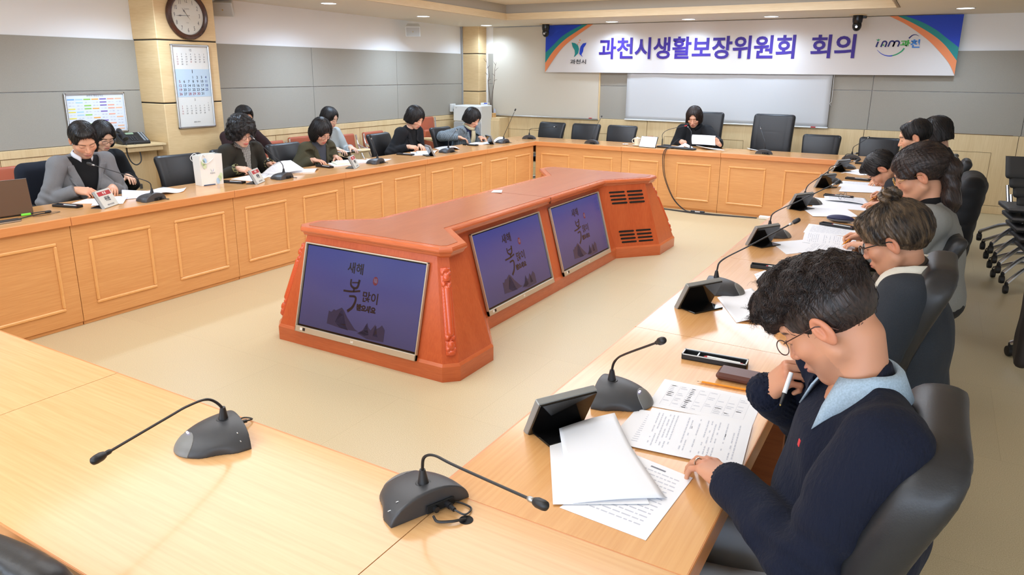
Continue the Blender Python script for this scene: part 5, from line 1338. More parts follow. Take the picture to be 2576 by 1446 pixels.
# ---- head: local frame, origin between the ears' level and mid face, +Y face, +Z crown
CR, CRR = (0, -.012, .035), (.077, .096, .083)
def head_sdf(P, fem=False):
    x = np.abs(P[..., 0]); Q = np.stack([x, P[..., 1], P[..., 2]], -1)
    d = ell(P, CR, CRR)
    d = su(d, ell(P, (0, .028, -.032), (.061 if not fem else .058, .064, .078)), .03)
    d = su(d, cone(Q, (.05, .002, -.056), (.014, .064, -.094 if not fem else -.09), .021, .017), .025)
    d = su(d, ell(P, (0, .068, -.098 if not fem else -.094), (.02, .017, .017)), .018)
    d = su(d, ell(Q, (.041, .060, -.026), (.022, .020, .020)), .022)
    d = su(d, ell(P, (0, .074, .028), (.05, .018, .014)), .02)
    d = ss(d, ell(Q, (.031, .103, .004), (.018, .013, .010)), .012)
    d = su(d, ell(Q, (.031, .0765, .002), (.0155, .0125, .0125)), .004)                 # closed lid over the eye
    d = d+.0022*np.exp(-((Q[..., 2]+.0045)/.0013)**2)*np.exp(-((x-.031)/.013)**4)*(P[..., 1] > .07)   # crease where the lids meet
    d = su(d, cone(P, (0, .086, .008), (0, .108, -.031), .0068, .0098), .010)
    d = su(d, ell(Q, (.0105, .0985, -.0345), (.0085, .0095, .0075)), .006)
    d = ss(d, ell(Q, (.0065, .1015, -.0415), (.0035, .005, .003)), .002)
    d = su(d, ell(P, (0, .086, -.066), (.024, .014, .014)), .012)
    d = su(d, ell(P, (0, .0955, -.0605), (.021, .0065, .0045)), .004)
    d = su(d, ell(P, (0, .0945, -.0695), (.017, .0070, .0052)), .004)
    d = d+.003*np.exp(-((P[..., 2]+.0648+.6*x*x*10*.0)/.0013)**2)*(x < .023)*(P[..., 1] > .07)
    # ear
    ca, sa = math.cos(.25), math.sin(.25)
    e = Q-np.array((.0765, -.008, -.008), f32); ey = e[..., 1]*ca-e[..., 2]*sa*-1*.0-e[..., 2]*sa; ez = e[..., 1]*sa+e[..., 2]*ca; ex = e[..., 0]-.25*np.abs(ey-.01)
    E = np.stack([ex, ey, ez], -1)
    ear = ell(E, (0, 0, 0), (.0085, .0185, .0315)); ear = ss(ear, ell(E, (.007, .003, .004), (.007, .010, .019)), .004); ear = su(ear, ell(E, (.002, .007, .002), (.004, .005, .014)), .003)
    ear = su(ear, ell(E, (0, .002, -.026), (.006, .009, .009)), .005)
    d = su(d, ear, .004)
    return d
def head_col(V, tone, lip=(196, 110, 104), brow=.8, male=False):
    t = np.array(lin(tone)[:3]); C = np.tile(t, (len(V), 1)); x = np.abs(V[:, 0]); y = V[:, 1]; z = V[:, 2]
    def mix(m, c): 
        nonlocal C
        m = np.clip(m, 0, 1)[:, None]; C = C*(1-m)+np.array(lin(c)[:3])*m
    warm = tuple(min(255, int(a*b)) for a, b in zip(tone, (1.0, .86, .82)))
    mix(.55*np.exp(-(((x-.043)/.02)**2+((z+.03)/.02)**2))*(y > .03), warm); mix(.7*np.exp(-(x/.014)**2-((z+.033)/.014)**2)*(y > .08), warm)
    mix(.6*(x > .075)*(np.abs(y) < .05), warm)
    mix(.9*np.exp(-((z+.065)/.0075)**4)*(np.exp(-(x/.0225)**6))*(y > .084), lip); mix(.85*np.exp(-((z+.0648)/.0012)**2)*(x < .021)*(y > .08), (96, 44, 42))
    bz_ = .0215+.22*(x-.02)*(x < .035)+(.0033-.3*(x-.035))*(x >= .035)
    mix(brow*np.exp(-((z-bz_)/.0044)**4)*(x > .011)*(x < .052)*(y > .055), (44, 34, 30))
    mix(.9*np.exp(-((z+.0050)/.0016)**2)*np.exp(-((x-.031)/.0155)**6)*(y > .068), (30, 22, 20))
    mix(.8*np.exp(-((x-.0065)/.003)**2-((z+.0415)/.003)**2)*(y > .09), (90, 46, 40))
    if male: mix(.22*(z < -.05)*(y > .02)*np.clip((-.045-z)/.02, 0, 1), (90, 80, 78))
    return C
def hand_sdf(P, curl, spread=1.0, thumb=(.5, .4), L=1.0):
    """right hand: wrist at the origin, fingers +Y, back of the hand +Z, thumb -X"""
    K = [(-.0275, .088, .001), (-.009, .094, .004), (.0095, .090, .003), (.0265, .081, -.001)]
    PL = [(.040, .024, .019), (.044, .028, .020), (.041, .026, .019), (.032, .019, .017)]
    RR = [(.0092, .0084, .0076, .0066), (.0094, .0086, .0078, .0068), (.0090, .0082, .0074, .0064), (.0080, .0072, .0066, .0058)]
    d = cone(P, (0, -.022, 0), (0, .0, 0), .0245, .0245, (1, 1, 1.18)); d = su(d, cone(P, (0, 0, 0), (0, .02, 0), .024, .026, (1, 1, 1.5)), .02)
    for i, k in enumerate(K):
        d = su(d, cone(P, (k[0]*.55, .015, -.002), (k[0]*.97, k[1]-.006, k[2]-.003), .0135, .0118), .014)
    d = su(d, ell(P, (-.022, .04, -.008), (.016, .028, .014)), .015); d = su(d, ell(P, (.024, .035, -.007), (.012, .03, .012)), .014)
    fing = None
    for i, k in enumerate(K):
        a = 0; p = np.array(k); sp = (-.10, -.02, .05, .13)[i]*spread
        for j in range(3):
            a += curl[i][j]
            q = p+PL[i][j]*L*np.array((math.sin(sp)*math.cos(a), math.cos(sp)*math.cos(a), -math.sin(a)))
            s = cone(P, p, q, RR[i][j], RR[i][j+1]); fing = s if fing is None else su(fing, s, .0025) if j else np.minimum(fing, s)
            p = q
        if i == 0: itip = p
    d = su(d, fing, .006)
    t0 = np.array((-.020, .018, -.010)); t1 = np.array((-.043, .045, -.018))
    if thumb[0] == 'to': t3 = np.array(thumb[1]); t2 = (t1+t3)/2+np.array((-.010, .004, -.002))
    else:
        ax, az = thumb; t2 = t1+.031*np.array((-math.sin(ax), math.cos(ax)*math.cos(az), -math.sin(az))); t3 = t2+.025*np.array((-math.sin(ax*.4), math.cos(ax*.4)*math.cos(az), -math.sin(az)))
    th = su(cone(P, t0, t1, .016, .0125), su(cone(P, t1, t2, .0118, .0102), cone(P, t2, t3, .0100, .0078), .004), .008)
    d = su(d, th, .007)
    return d, itip
R_ = math.radians
POSE = {
 'write': ([(R_(38), R_(48), R_(22)), (R_(48), R_(58), R_(32)), (R_(58), R_(62), R_(38)), (R_(62), R_(60), R_(38))], .6, ('to', (-.026, .108, -.040))),
 'rest':  ([(R_(18), R_(24), R_(14)), (R_(20), R_(26), R_(16)), (R_(24), R_(30), R_(18)), (R_(28), R_(32), R_(18))], 1.0, (.75, .35)),
 'flat':  ([(R_(8), R_(14), R_(8)), (R_(9), R_(14), R_(8)), (R_(12), R_(16), R_(8)), (R_(14), R_(20), R_(10))], 1.2, (.85, .2)),
 'fist':  ([(R_(52), R_(70), R_(35)), (R_(60), R_(78), R_(40)), (R_(66), R_(80), R_(42)), (R_(70), R_(78), R_(42))], .4, ('to', (-.022, .085, -.036))),
 'hold':  ([(R_(30), R_(35), R_(15)), (R_(34), R_(38), R_(16)), (R_(38), R_(40), R_(18)), (R_(42), R_(42), R_(20))], .8, ('to', (-.034, .10, -.034))),
}
def look(f, n):
    """rotation whose columns are X, Y=f, Z~n"""
    f = Vector(f).normalized(); n = Vector(n); x = f.cross(n).normalized(); n = x.cross(f)
    return Matrix((x, f, n)).transposed()
def ik(S, Wp, a, b, pole):
    S, Wp = Vector(S), Vector(Wp); d = Wp-S; L = min(d.length, (a+b)*.995); u = d.normalized(); Wp = S+u*L
    h = (a*a-b*b+L*L)/(2*L); r = math.sqrt(max(0, a*a-h*h)); p = Vector(pole); p = (p-u*p.dot(u)).normalized()
    return S+u*h+p*r, Wp
def hair_sdf(style, P):
    x = P[..., 0]; ax = np.abs(x); y = P[..., 1]; z = P[..., 2]; Q = np.stack([ax, y, z], -1)
    C = np.array(CR, f32); r = np.array(CRR, f32)
    sh = lambda t: ell(P, CR, (CRR[0]+t, CRR[1]+t, CRR[2]+t))
    def shell(t0, t1): return np.maximum(sh(t1), -sh(t0))
    ang = np.arctan2(ax, y+.02)
    st = np.sin(38*ang+9*np.sin(14*z)+3*x*40)*.5+np.sin(71*ang+5*z*30)*.3
    if style == 'man':
        d = sh(.011)+.0016*st
        d = ss(d, ell(P, (0, .100, .012), (.066, .062, .070)), .006)
        d = np.maximum(d, -(z-(-.012+.50*(y-.02)))); d = ss(d, ell(Q, (.083, .0, -.02), (.02, .028, .042)), .004)
        d = su(d, ell(P, (.01, .055, .098), (.055, .045, .022))+.002*st, .02)
    elif style == 'bald':
        d = sh(.010)+.0012*st
        d = ss(d, ell(P, (0, .10, .012), (.064, .085, .075)), .008)
        d = ss(d, ell(P, (0, .02, .135), (.042, .07, .035)), .012)
        d = np.maximum(d, -(z-(-.012+.50*(y-.02)))); d = ss(d, ell(Q, (.083, .0, -.02), (.02, .028, .042)), .004)
    elif style in ('bob', 'bobl', 'bobc', 'bobp', 'long', 'curly'):
        t = {'bobp': .017, 'bob': .018, 'bobl': .018, 'bobc': .02, 'long': .013, 'curly': .034}[style]; zb = {'bobp': -.075, 'bob': -.088, 'bobl': -.115, 'bobc': -.07, 'long': -.2, 'curly': -.072}[style]
        d = sh(t)
        d = su(d, ell(Q, (.056+t*.8, -.012, -.035), (.032, .074, .088)), .03); d = su(d, ell(P, (0, -.058-t*.3, -.03), (.074+t*.5, .052, .092)), .03)
        d = d+(.0018 if style != 'curly' else .001)*st
        if style == 'curly': d = d+.007*wob(P, 85, 1)+.004*wob(P, 150, 2)
        if style == 'long':
            d = su(d, cone(P, (.0, -.07, -.06), (.03, -.10, -.26), .062, .045, (.85, 1.15, 1)), .03); d = su(d, cone(P, (.06, .0, -.06), (.075, .03, -.26), .030, .028)+.002*st, .02)
        fy = {'bobp': .085, 'bob': .05, 'bobl': .058, 'bobc': .058, 'long': .082, 'curly': .042}[style]
        d = ss(d, ell(P, (0, .10, -.055), (.052 if style != 'long' else .056, .085, .085+ (0.0 if style != 'long' else .02))), .008)
        d = ss(d, ell(P, (0, .11, fy-.05), (.045, .045, .05)), .008)
        d = np.maximum(d, -(z-zb-.004*np.sin(60*x))-.0) if style != 'long' else d
        d = np.maximum(d, -(z-zb-.25*(y+.02)*(style != 'long'))) if style != 'long' else d
    elif style == 'pony':
        d = sh(.020)+.002*st; d = su(d, ell(P, (0, -.05, .05), (.085, .085, .075)), .03)
        d = ss(d, ell(P, (0, .105, -.025), (.07, .075, .085)), .008); d = su(d, ell(Q, (.062, .055, .015), (.02, .03, .045))+.003*wob(P, 120), .012)
        d = np.maximum(d, -(z-(-.008+.45*(y-.02)))); d = ss(d, ell(Q, (.086, .0, -.02), (.02, .028, .042)), .004)
        d = su(d, cone(P, (0, -.10, .045), (0, -.125, -.02), .026, .036), .02); d = su(d, cone(P, (0, -.125, -.02), (-.02, -.075, -.15), .040, .046, (1, 1.2, 1))+.006*wob(P, 70, 3)+.003*wob(P, 130, 1), .03); d = su(d, cone(P, (-.02, -.075, -.15), (-.02, -.03, -.22), .042, .026)+.007*wob(P, 80), .02)
    elif style == 'bun':
        d = sh(.018)+.0028*st+.002*wob(P, 90); d = su(d, ell(P, (0, -.045, .035), (.084, .085, .08)), .03)
        d = ss(d, ell(P, (0, .105, -.028), (.07, .072, .082)), .010); d = su(d, ell(P, (0, .062, .085), (.06, .04, .03))+.003*st, .02)
        d = np.maximum(d, -(z-(-.006+.55*(y-.02)))); d = ss(d, ell(Q, (.086, .0, -.02), (.02, .030, .044)), .004)
        q = P-np.array((0, -.035, .150), f32); th = np.arctan2(q[..., 1], q[..., 0])
        d = np.minimum(d, ell(q, (0, 0, 0), (.036, .036, .027))+.004*np.sin(5*th+q[..., 2]*160)+.002*wob(P, 200)); d = su(d, cone(P, (0, -.03, .12), (0, -.035, .15), .03, .022), .012)
    elif style == 'flop':      # curly top, clipped sides
        d = ell(P, (0, .016, .088), (.084, .104, .056)); d = su(d, ell(P, (0, .085, .062), (.068, .036, .04)), .025); d = su(d, ell(P, (0, -.06, .07), (.072, .055, .05)), .02)
        d = d+.0062*wob(P, 75, .5)+.0045*wob(P, 140, 2)+.0025*wob(P, 230, 1)
        s = sh(.0045)+.0006*st; s = ss(s, ell(P, (0, .105, -.02), (.072, .075, .085)), .006); s = np.maximum(s, -(z-(-.035+.75*(y-.0)))); s = ss(s, ell(Q, (.083, .0, -.02), (.02, .027, .040)), .003)
        d = su(d, s, .008)
    return d
def strands(style, Vh, N, ln, r, seed=1, lift=.0012, curl=0.0, steps=11):
    """many thin tapered hairs that follow the surface of the hair volume"""
    rg_ = np.random.default_rng(seed); f = lambda p: hair_sdf(style, p.astype(f32)).astype(float)
    w_ = np.where(Vh[:, 2] > (.055 if style == 'flop' else -.07), 1.0, .02 if style == 'flop' else .25); p = Vh[rg_.choice(len(Vh), N, p=w_/w_.sum())].copy()
    def grad(p):
        e = .003; g = np.stack([f(p+np.eye(3)[i]*e)-f(p-np.eye(3)[i]*e) for i in range(3)], -1); return g/np.maximum(np.linalg.norm(g, axis=-1, keepdims=True), 1e-6)
    K = {'flop': None, 'bun': np.array((0, -.035, .14)), 'pony': np.array((0, -.11, .03))}.get(style, np.array((.012, -.03, .14)))
    L = ln*rg_.uniform(.5, 1.2, N); ph = rg_.uniform(0, 6.28, N); jit = rg_.normal(0, .25, (N, 3)); path = []; norm = []
    p = p+grad(p)*lift; d = None
    for k in range(steps):
        n = grad(p)
        if style == 'flop': dr = np.tile(np.array((0, .8, -.25)), (N, 1))+jit*1.6; dr[:, 0] += np.sign(p[:, 0])*.4
        elif style in ('bun', 'pony'): dr = (K-p); dr /= np.linalg.norm(dr, axis=-1, keepdims=True); dr[p[:, 2] < (-.04 if style == 'pony' else -9)] = (0, 0, -1); dr = dr+jit*.4
        else: dr = (p-K); dr /= np.linalg.norm(dr, axis=-1, keepdims=True); dr = dr+np.array((0, 0, -.7))+jit*.35
        dr = dr-n*(dr*n).sum(-1, keepdims=True); dr /= np.maximum(np.linalg.norm(dr, axis=-1, keepdims=True), 1e-6)
        d = dr if d is None else d*.45+dr*.55; d = d/np.linalg.norm(d, axis=-1, keepdims=True)
        b = np.cross(n, d); path.append(p+(b*np.sin(ph+k*curl*1.1)[:, None]+n*np.cos(ph+k*curl*1.1)[:, None]*.7)*(.004*curl)); norm.append(n)
        p = p+d*(L/steps)[:, None]; v = f(p); p = p-grad(p)*np.minimum(v-lift, .0)[:, None]
        if k < steps*.6: v = f(p); p = p-grad(p)*np.clip(v-lift, 0, .004)[:, None]
    A = np.stack(path, 1); Nn = np.stack(norm, 1); T = np.gradient(A, axis=1); T /= np.maximum(np.linalg.norm(T, axis=-1, keepdims=True), 1e-9); B = np.cross(Nn, T)
    rr = (r*rg_.uniform(.6, 1.3, N))[:, None, None]*(1-.85*(np.arange(steps)/(steps-1))**2)[None, :, None]
    V = np.stack([A+rr*(Nn*math.cos(a)+B*math.sin(a)) for a in (1.57, 3.67, 5.76)], 2).reshape(-1, 3)
    i = np.arange(N)[:, None, None]*steps*3; kk = np.arange(steps-1)[None, :, None]*3; c = np.arange(3)[None, None, :]; c2 = (c+1) % 3
    F = np.stack([i+kk+c, i+kk+c2, i+kk+3+c2, i+kk+3+c], -1).reshape(-1, 4)
    return V, F
GL = {}
def glasses(parent, Mh, m, rnd=True, thick=.0013, w_=.024):
    g = MB()
    for s in (-1, 1):
        cx_ = s*.0325
        pts = [(cx_+w_*math.cos(t)*(1 if rnd else 1.02), .106-.10*abs(cx_+w_*math.cos(t)-0)**1*.35, -.003+(w_*.9 if rnd else w_*.68)*math.sin(t)*(1)) for t in [2*PI*i/24 for i in range(25)]]
        g.tube(pts, thick, 6, cap=False)
        g.tube([(s*.0565, .0865, .004), (s*.074, .07, .006), (s*.0815, .0, .006), (s*.083, -.022, -.004), (s*.08, -.035, -.02)], thick, 6)
    g.tube(bez([(-.0095, .1035, .0), (0, .107, .004), (.0095, .1035, .0)], 4), thick, 6)
    o = g.build('glasses', m, parent, True); o.data.transform(Mh)
    for s in (-1, 1):
        l = MB().lathe([(0, .0003), (w_*.93, .0003), (w_*.93, -.0003), (0, -.0003)], 20, (s*.0325, .0965, -.003), Matrix.Rotation(PI/2, 3, 'X')).build('lens', MATS['clear_glass'], o); l.data.transform(Mh)
    return o
DARKW = mat('frame_black', (24, 22, 22), .3); THINW = mat('frame_thin', (120, 92, 80), .3, .6); BRNW = mat('frame_brown', (66, 38, 32), .3)

def cloth(name, col, rough=.85, **k): return mat(name, col, rough, sheen=.02, spec=.25, **k)
def person(sp):
    """sp: pos (x, y), rz, neck (local), head (world), look=(yaw, pitch, roll) in degrees relative to the facing direction, hands {'R'/'L': (pos, fwd, dorsal, pose)}"""
    X, Y = sp['pos']; rz = sp['rz']; Mw = Matrix.Translation((X, Y, 0)) @ Matrix.Rotation(rz, 4, 'Z'); inv = Mw.inverted(); inv3 = inv.to_3x3()
    k = sp.get('scale', 1.0); fem = sp.get('fem', False); tone = sp.get('tone', (228, 176, 148)); hh = sp.get('h', .0042); ch = sp.get('ch', .010)
    Hc = inv @ Vector(sp['head']); N = Vector(sp['neck']) if 'neck' in sp else Hc+Vector((0, -.075, -.155))
    yaw, pit, rol = [R_(a) for a in sp.get('look', (0, 30, 0))]
    Rh = Matrix.Rotation(yaw, 3, 'Z') @ Matrix.Rotation(-pit, 3, 'X') @ Matrix.Rotation(rol, 3, 'Y')
    Mh = Matrix.Translation(Hc) @ Rh.to_4x4() @ Matrix.Scale(k*sp.get('hs', 1.0), 4)
    hip = Vector((0, 0, .56)); s = (N-hip); sl = s.length; s.normalize()
    tw = R_(sp.get('twist', 0)); xr = Vector((math.cos(tw), math.sin(tw), 0)); fr = s.cross(xr)*-1; fr = xr.cross(s)*-1
    if fr.y < 0: fr = -fr
    sw = (.180 if not fem else .148)*k
    Sh = {q: N+xr*(sgn*sw)+s*(-.05)+fr*.012 for q, sgn in (('R', 1), ('L', -1))}
    ua, fa = (.285*k, .25*k) if not fem else (.265*k, .235*k)
    arms = {}; hands = sp['hands']
    for q in ('R', 'L'):
        sg = 1 if q == 'R' else -1
        hp, fwd, dn, pose = hands[q]
        wl = inv @ Vector(hp); fl = (inv3 @ Vector(fwd)).normalized(); nl = inv3 @ Vector(dn)
        pole = Vector(sp.get('pole'+q, (sg*.55, -.35, -.9)))
        el, w2 = ik(Sh[q], wl, ua, fa, pole)
        arms[q] = (Sh[q], el, w2, fl, nl, pose)
    B = np.array(Matrix((xr, fr, s)).transposed(), f32)      # torso basis
    def tl(P, c): return (P-np.array(c, f32)) @ B
    def torso(P, o=0.0):
        c = hip+s*(sl-.20); b_ = 1 if not fem else .9
        d = ell(tl(P, hip+s*.02), (0, 0, 0), (.165*b_*k+o, .125*b_*k+o, .13+o)); d = su(d, ell(tl(P, hip+s*sl*.38), (0, .0, 0), (.148*b_*k+o, .112*b_*k+sp.get('belly', 0)+o, .17+o)), .06)
        d = su(d, ell(tl(P, c), (0, -.005, 0), (.168*b_*k+o, .115*b_*k+o, .165+o)), .05)
        d = su(d, cone(P, Sh['R']-fr*.02, Sh['L']-fr*.02, .05*k+o, .05*k+o), .05)
        d = su(d, cone(P, N-s*.06, N+s*.015, .07*k+o*.7, .052+o*.5), .04)
        if fem: d = su(d, ell(tl(P, c+fr*.075*k), (0, 0, -.02), (.12, .05+o, .055)), .04)
        return d
    def armf(P, o=0.0, sides='RL', cut=None):
        D = None
        for q in sides:
            S_, E_, W_, fl, nl, pose = arms[q]; of = sp.get('armo', 0.0)
            a = cone(P, S_, E_, .052*k+o+of, .043*k+o+of); wend = W_-fl*.0+(E_-W_).normalized()*sp.get('cuff', .02)
            b = cone(P, E_, wend, .043*k+o+of, (.031 if not fem else .027)*k+o+.3*of)
            d = su(a, b, .02)
            # plane cut at the cuff
            n_ = (wend-E_).normalized(); pd = (P-np.array(wend, f32)) @ np.array(n_, f32); d = np.maximum(d, np.where((np.linalg.norm(P-np.array(wend, f32), axis=-1) < .12), pd, -1))
            # folds around the elbow
            de = np.linalg.norm(P-np.array(E_, f32), axis=-1); tt = (P-np.array(S_, f32)) @ np.array((E_-S_).normalized(), f32)
            fd = sp.get('fold', .004)
            d = d+fd*np.sin(tt*95+1.5*np.sin(P[..., 0]*40))*np.exp(-(de/.11)**2)
            D = d if D is None else np.minimum(D, d)
        return D
    Vs = []; Fs = []; Cs = []
    def addp(V, F, C):
        b = sum(len(v) for v in Vs); Vs.append(V); Fs.append(F+b); Cs.append(C)
    # head and neck
    nb = (Mh.inverted() @ N)
    def hn(P):
        d = head_sdf(P, fem)
        nk = cone(P, (0, -.030, -.055), tuple(nb+Vector((0, -.0, -.0))), .047 if not fem else .041, .052 if not fem else .046)
        return su(d, nk, .022)
    lo = np.minimum((-.105, -.13, -.135), np.array(nb)-.07); hi = np.maximum((.105, .13, .135), np.array(nb)+.07)
    V, F = surfnet(hn, lo, hi, hh); C = head_col(V, tone, sp.get('lip', (196, 110, 104)), sp.get('brow', .8), not fem)
    V = V @ np.array(Mh.to_3x3()).T+np.array(Mh.translation); addp(V, F, C)
    base = np.array(lin(tone)[:3])
    # torso core (under the clothes)
    V, F = surfnet(lambda P: torso(P, -.012), (-.32, -.28, .38), (.32, max(.4, N.y+.25), N.z+.1), .02); addp(V, F, np.tile(base, (len(V), 1)))
    # hands
    pens = {}
    for q in ('R', 'L'):
        S_, E_, W_, fl, nl, pose = arms[q]; cu, spd, th = POSE[pose]
        Rm = look(fl, nl); sgn = 1 if q == 'R' else -1
        tip = [None]
        def hf(P):
            Q = P*np.array((sgn, 1, 1), f32); d, t = hand_sdf(Q, cu, spd, th); tip[0] = t; return d
        V, F = surfnet(hf, (-.085, -.075, -.085), (.085, .215, .05), sp.get('hhand', .0034))
        C = np.tile(base, (len(V), 1)); kn = np.array(lin(tuple(int(a*b) for a, b in zip(tone, (1, .84, .8))))[:3])
        m = np.exp(-((V[:, 1]-.09)/.012)**2)*.35+np.clip((V[:, 1]-.12)/.06, 0, 1)*.3; C = C*(1-m[:, None])+kn*m[:, None]
        sc_ = .95 if not fem else .88
        V = (V*sc_) @ np.array(Rm).T+np.array(W_); addp(V, F, C)
        t = tip[0]*np.array((sgn, 1, 1)); pens[q] = (Matrix.Translation(W_) @ Rm.to_4x4() @ Matrix.Scale(sc_, 4), Vector(t), sgn)
        # forearm under the sleeve
        V, F = surfnet(lambda P: cone(P, E_, W_+fl*.01, .036*k, .024*k), [min(E_[i], W_[i])-.06 for i in range(3)], [max(E_[i], W_[i])+.06 for i in range(3)], .009); addp(V, F, np.tile(base, (len(V), 1)))
    # legs
    kn_ = sp.get('knee', .40)
    def legs(P, o=0.0):
        D = None
        for sg in (-1, 1):
            K = (sg*.115, kn_, .53); A = (sg*.12, kn_+.02, .10)
            d = su(cone(P, (sg*.085, .02, .545), K, .082+o, .058+o), cone(P, K, A, .055+o, .042+o), .02); D = d if D is None else su(D, d, .015)
        return su(D, ell(P, (0, -.01, .55), (.165+o, .13+o, .10+o)), .04)
    V, F = surfnet(lambda P: legs(P, -.02), (-.26, -.2, .04), (.26, kn_+.15, .72), .022); addp(V, F, np.tile(base, (len(V), 1)))
    body = mobj('person', np.concatenate(Vs), np.concatenate(Fs), M_SKIN, None, True)
    ca_ = body.data.color_attributes.new('Col', 'FLOAT_COLOR', 'POINT')
    CC = np.concatenate(Cs); ca_.data.foreach_set('color', np.concatenate([CC, np.ones((len(CC), 1))], 1).astype(f32).ravel())
    body.matrix_world = Mw; tag(body, sp['label'], 'person')
    # clothes
    o1 = sp.get('o', .016); bot = sp.get('bottom', .50)
    zt = N.z+.12; ymin, ymax = min(-.32, N.y-.25), max(.75, N.y+.3)
    pts = [a for q in arms for a in arms[q][:3]]
    lo = (min(p.x for p in pts)-.10, min([p.y for p in pts]+[-.20])-.10, min([p.z for p in pts]+[bot+.03])-.10); hi = (max(p.x for p in pts)+.10, max([p.y for p in pts]+[.2, N.y+.1])+.10, zt)
    jk = sp['top']
    dn_ = np.array(s, f32)
    def neckcut(P, d, r, dz=.0, fw_=.35):
        q = tl(P, N+s*(-.005+dz)); pl = q[..., 2]-fw_*(-q[..., 1])*1.0-.0
        return np.maximum(d, np.minimum(pl, 10))
    def garment(P, o, collar=.0, wed=None, lap=True):
        q = tl(P, hip); u = q[..., 0]; f = q[..., 1]; h_ = q[..., 2]
        d = torso(P, o)
        if wed:
            w0, hw, lapw = wed; wd_ = np.maximum(0, (h_-w0))*hw
            front = f > -.005
            if lap:
                la = (np.abs(u) > wd_-.004)*(np.abs(u) < wd_+lapw*np.clip((h_-w0)/.18, .0, 1))*front*(h_ > w0+.01)*(h_ < sl-.005)
                d = d-.006*la+.006*np.exp(-((np.abs(u)-wd_-lapw*np.clip((h_-w0)/.18, 0, 1)-.004)/.0045)**2)*front*(h_ > w0+.02)*(h_ < sl)
        d = su(d, armf(P, o), .014)
        wr_ = sp.get('wr', .0045); d = d+wr_*wob(P, 26, 1.0+len(sp['label'])*.3)+.5*wr_*wob(P*np.array((1, 1, .55), f32), 62, .3)
        qn = tl(P, N); rr = np.sqrt(qn[..., 0]**2+(qn[..., 1]+.005)**2)
        top_ = (qn[..., 2]-.012+sp.get('ndrop', .42)*np.maximum(qn[..., 1], -.03))
        d = np.maximum(d, np.where(rr < .115, top_-collar, -1))
        if wed: d = np.maximum(d, -np.maximum(np.maximum(np.abs(u)-np.maximum(wd_, 0.0), w0-h_), .0-f))
        d = np.maximum(d, -(P[..., 2]-bot))
        return d
    j = jk
    V, F = surfnet(lambda P: garment(P, o1, j.get('collar', .0), j.get('wedge'), j.get('lap', True)), lo, hi, ch); jo = mobj(j['name'], V, F, j['mat'], body, True)
    if 'label' in j: jo['label'] = j['label']
    if j.get('wedge') and j.get('lap', True):      # folded lapels lying on the chest
        w0, hw, lapw = j['wedge']
        for sg in (-1, 1):
            nI, nJ = 22, 4; U = np.zeros((nI+1, nJ+1)); Hh = np.zeros_like(U)
            for i in range(nI+1):
                t = i/nI; h_ = w0+.01+(sl-.035-w0-.01)*t; g_ = 1.0
                if t > .70: g_ = .35 if t < .755 else .85-.5*(t-.755)
                wdt = lapw*1.25*min(1, t*2.6)*g_
                for jj in range(nJ+1): U[i, jj] = sg*(max(0, (h_-w0)*hw)-.004+(wdt+.004)*jj/nJ); Hh[i, jj] = h_+(.012*jj/nJ if .5 < t < .72 else 0)
            hip_ = np.array(hip, f32); BT = B.T
            def at(fv): return (np.stack([U, fv, Hh], -1).astype(f32) @ BT)+hip_
            fv = np.full(U.shape, .30)
            for _k in range(26): fv = fv-np.maximum(0, garment(at(fv), o1, j.get('collar', .0), None)-.003)*.9
            W3 = at(fv+.0015).reshape(-1, 3); FF = np.array([(a*(nJ+1)+b, (a+1)*(nJ+1)+b, (a+1)*(nJ+1)+b+1, a*(nJ+1)+b+1) for a in range(nI) for b in range(nJ)])
            lp_ = mobj('lapel', W3.astype(float), FF, j['mat'], jo, True); sd_ = lp_.modifiers.new('t', 'SOLIDIFY'); sd_.thickness = .0045; sd_.offset = 0
    if 'inner' in sp:
        i_ = sp['inner']; 
        def inn(P):
            d = torso(P, o1-.009); qn = tl(P, N); rr = np.sqrt(qn[..., 0]**2+(qn[..., 1]+.005)**2)
            top_ = qn[..., 2]-.012-i_.get('collar', .02)+.42*np.maximum(qn[..., 1], -.03)*(1 if i_.get('collar', .02) < .04 else .3); d = np.maximum(d, np.where(rr < .115, top_, -1)); return np.maximum(d, -(P[..., 2]-bot-.01))
        V, F = surfnet(inn, (-.3, min(-.25, N.y-.2), bot), (.3, max(.3, N.y+.25), zt+.05), max(ch*.85, .006)); io = mobj(i_['name'], V, F, i_['mat'], body, True)
    for ex in sp.get('collars', []):     # folded collars: ring around the neck
        vs = []; n = 40; prof = ex['prof']; gap = ex.get('gap', .35); m_ = len(prof)
        for i in range(n+1):
            a = -PI+gap+(2*PI-2*gap)*i/n                  # 0 = back, +-PI = front
            cs, sn = math.cos(a), math.sin(a)
            pf = ex.get('point', 0)*max(0, (abs(a)-(PI-gap-.55))/.55)**2
            for jx, (r, z) in enumerate(prof):
                zz = z-ex.get('drop', .35)*max(0, -cs)*.06
                rad = r
                if jx >= m_-2: rad += pf*.6; zz -= pf
                p = N+xr*(sn*rad*1.05)-fr*(cs*rad+ .004)+s*(zz)
                vs.append(p)
        fs = [(i*m_+c, (i+1)*m_+c, (i+1)*m_+c+1, i*m_+c+1) for i in range(n) for c in range(m_-1)]
        co = mobj(ex['name'], vs, fs, ex['mat'], body, True); so_ = co.modifiers.new('t', 'SOLIDIFY'); so_.thickness = ex.get('th', .003); so_.offset = 0
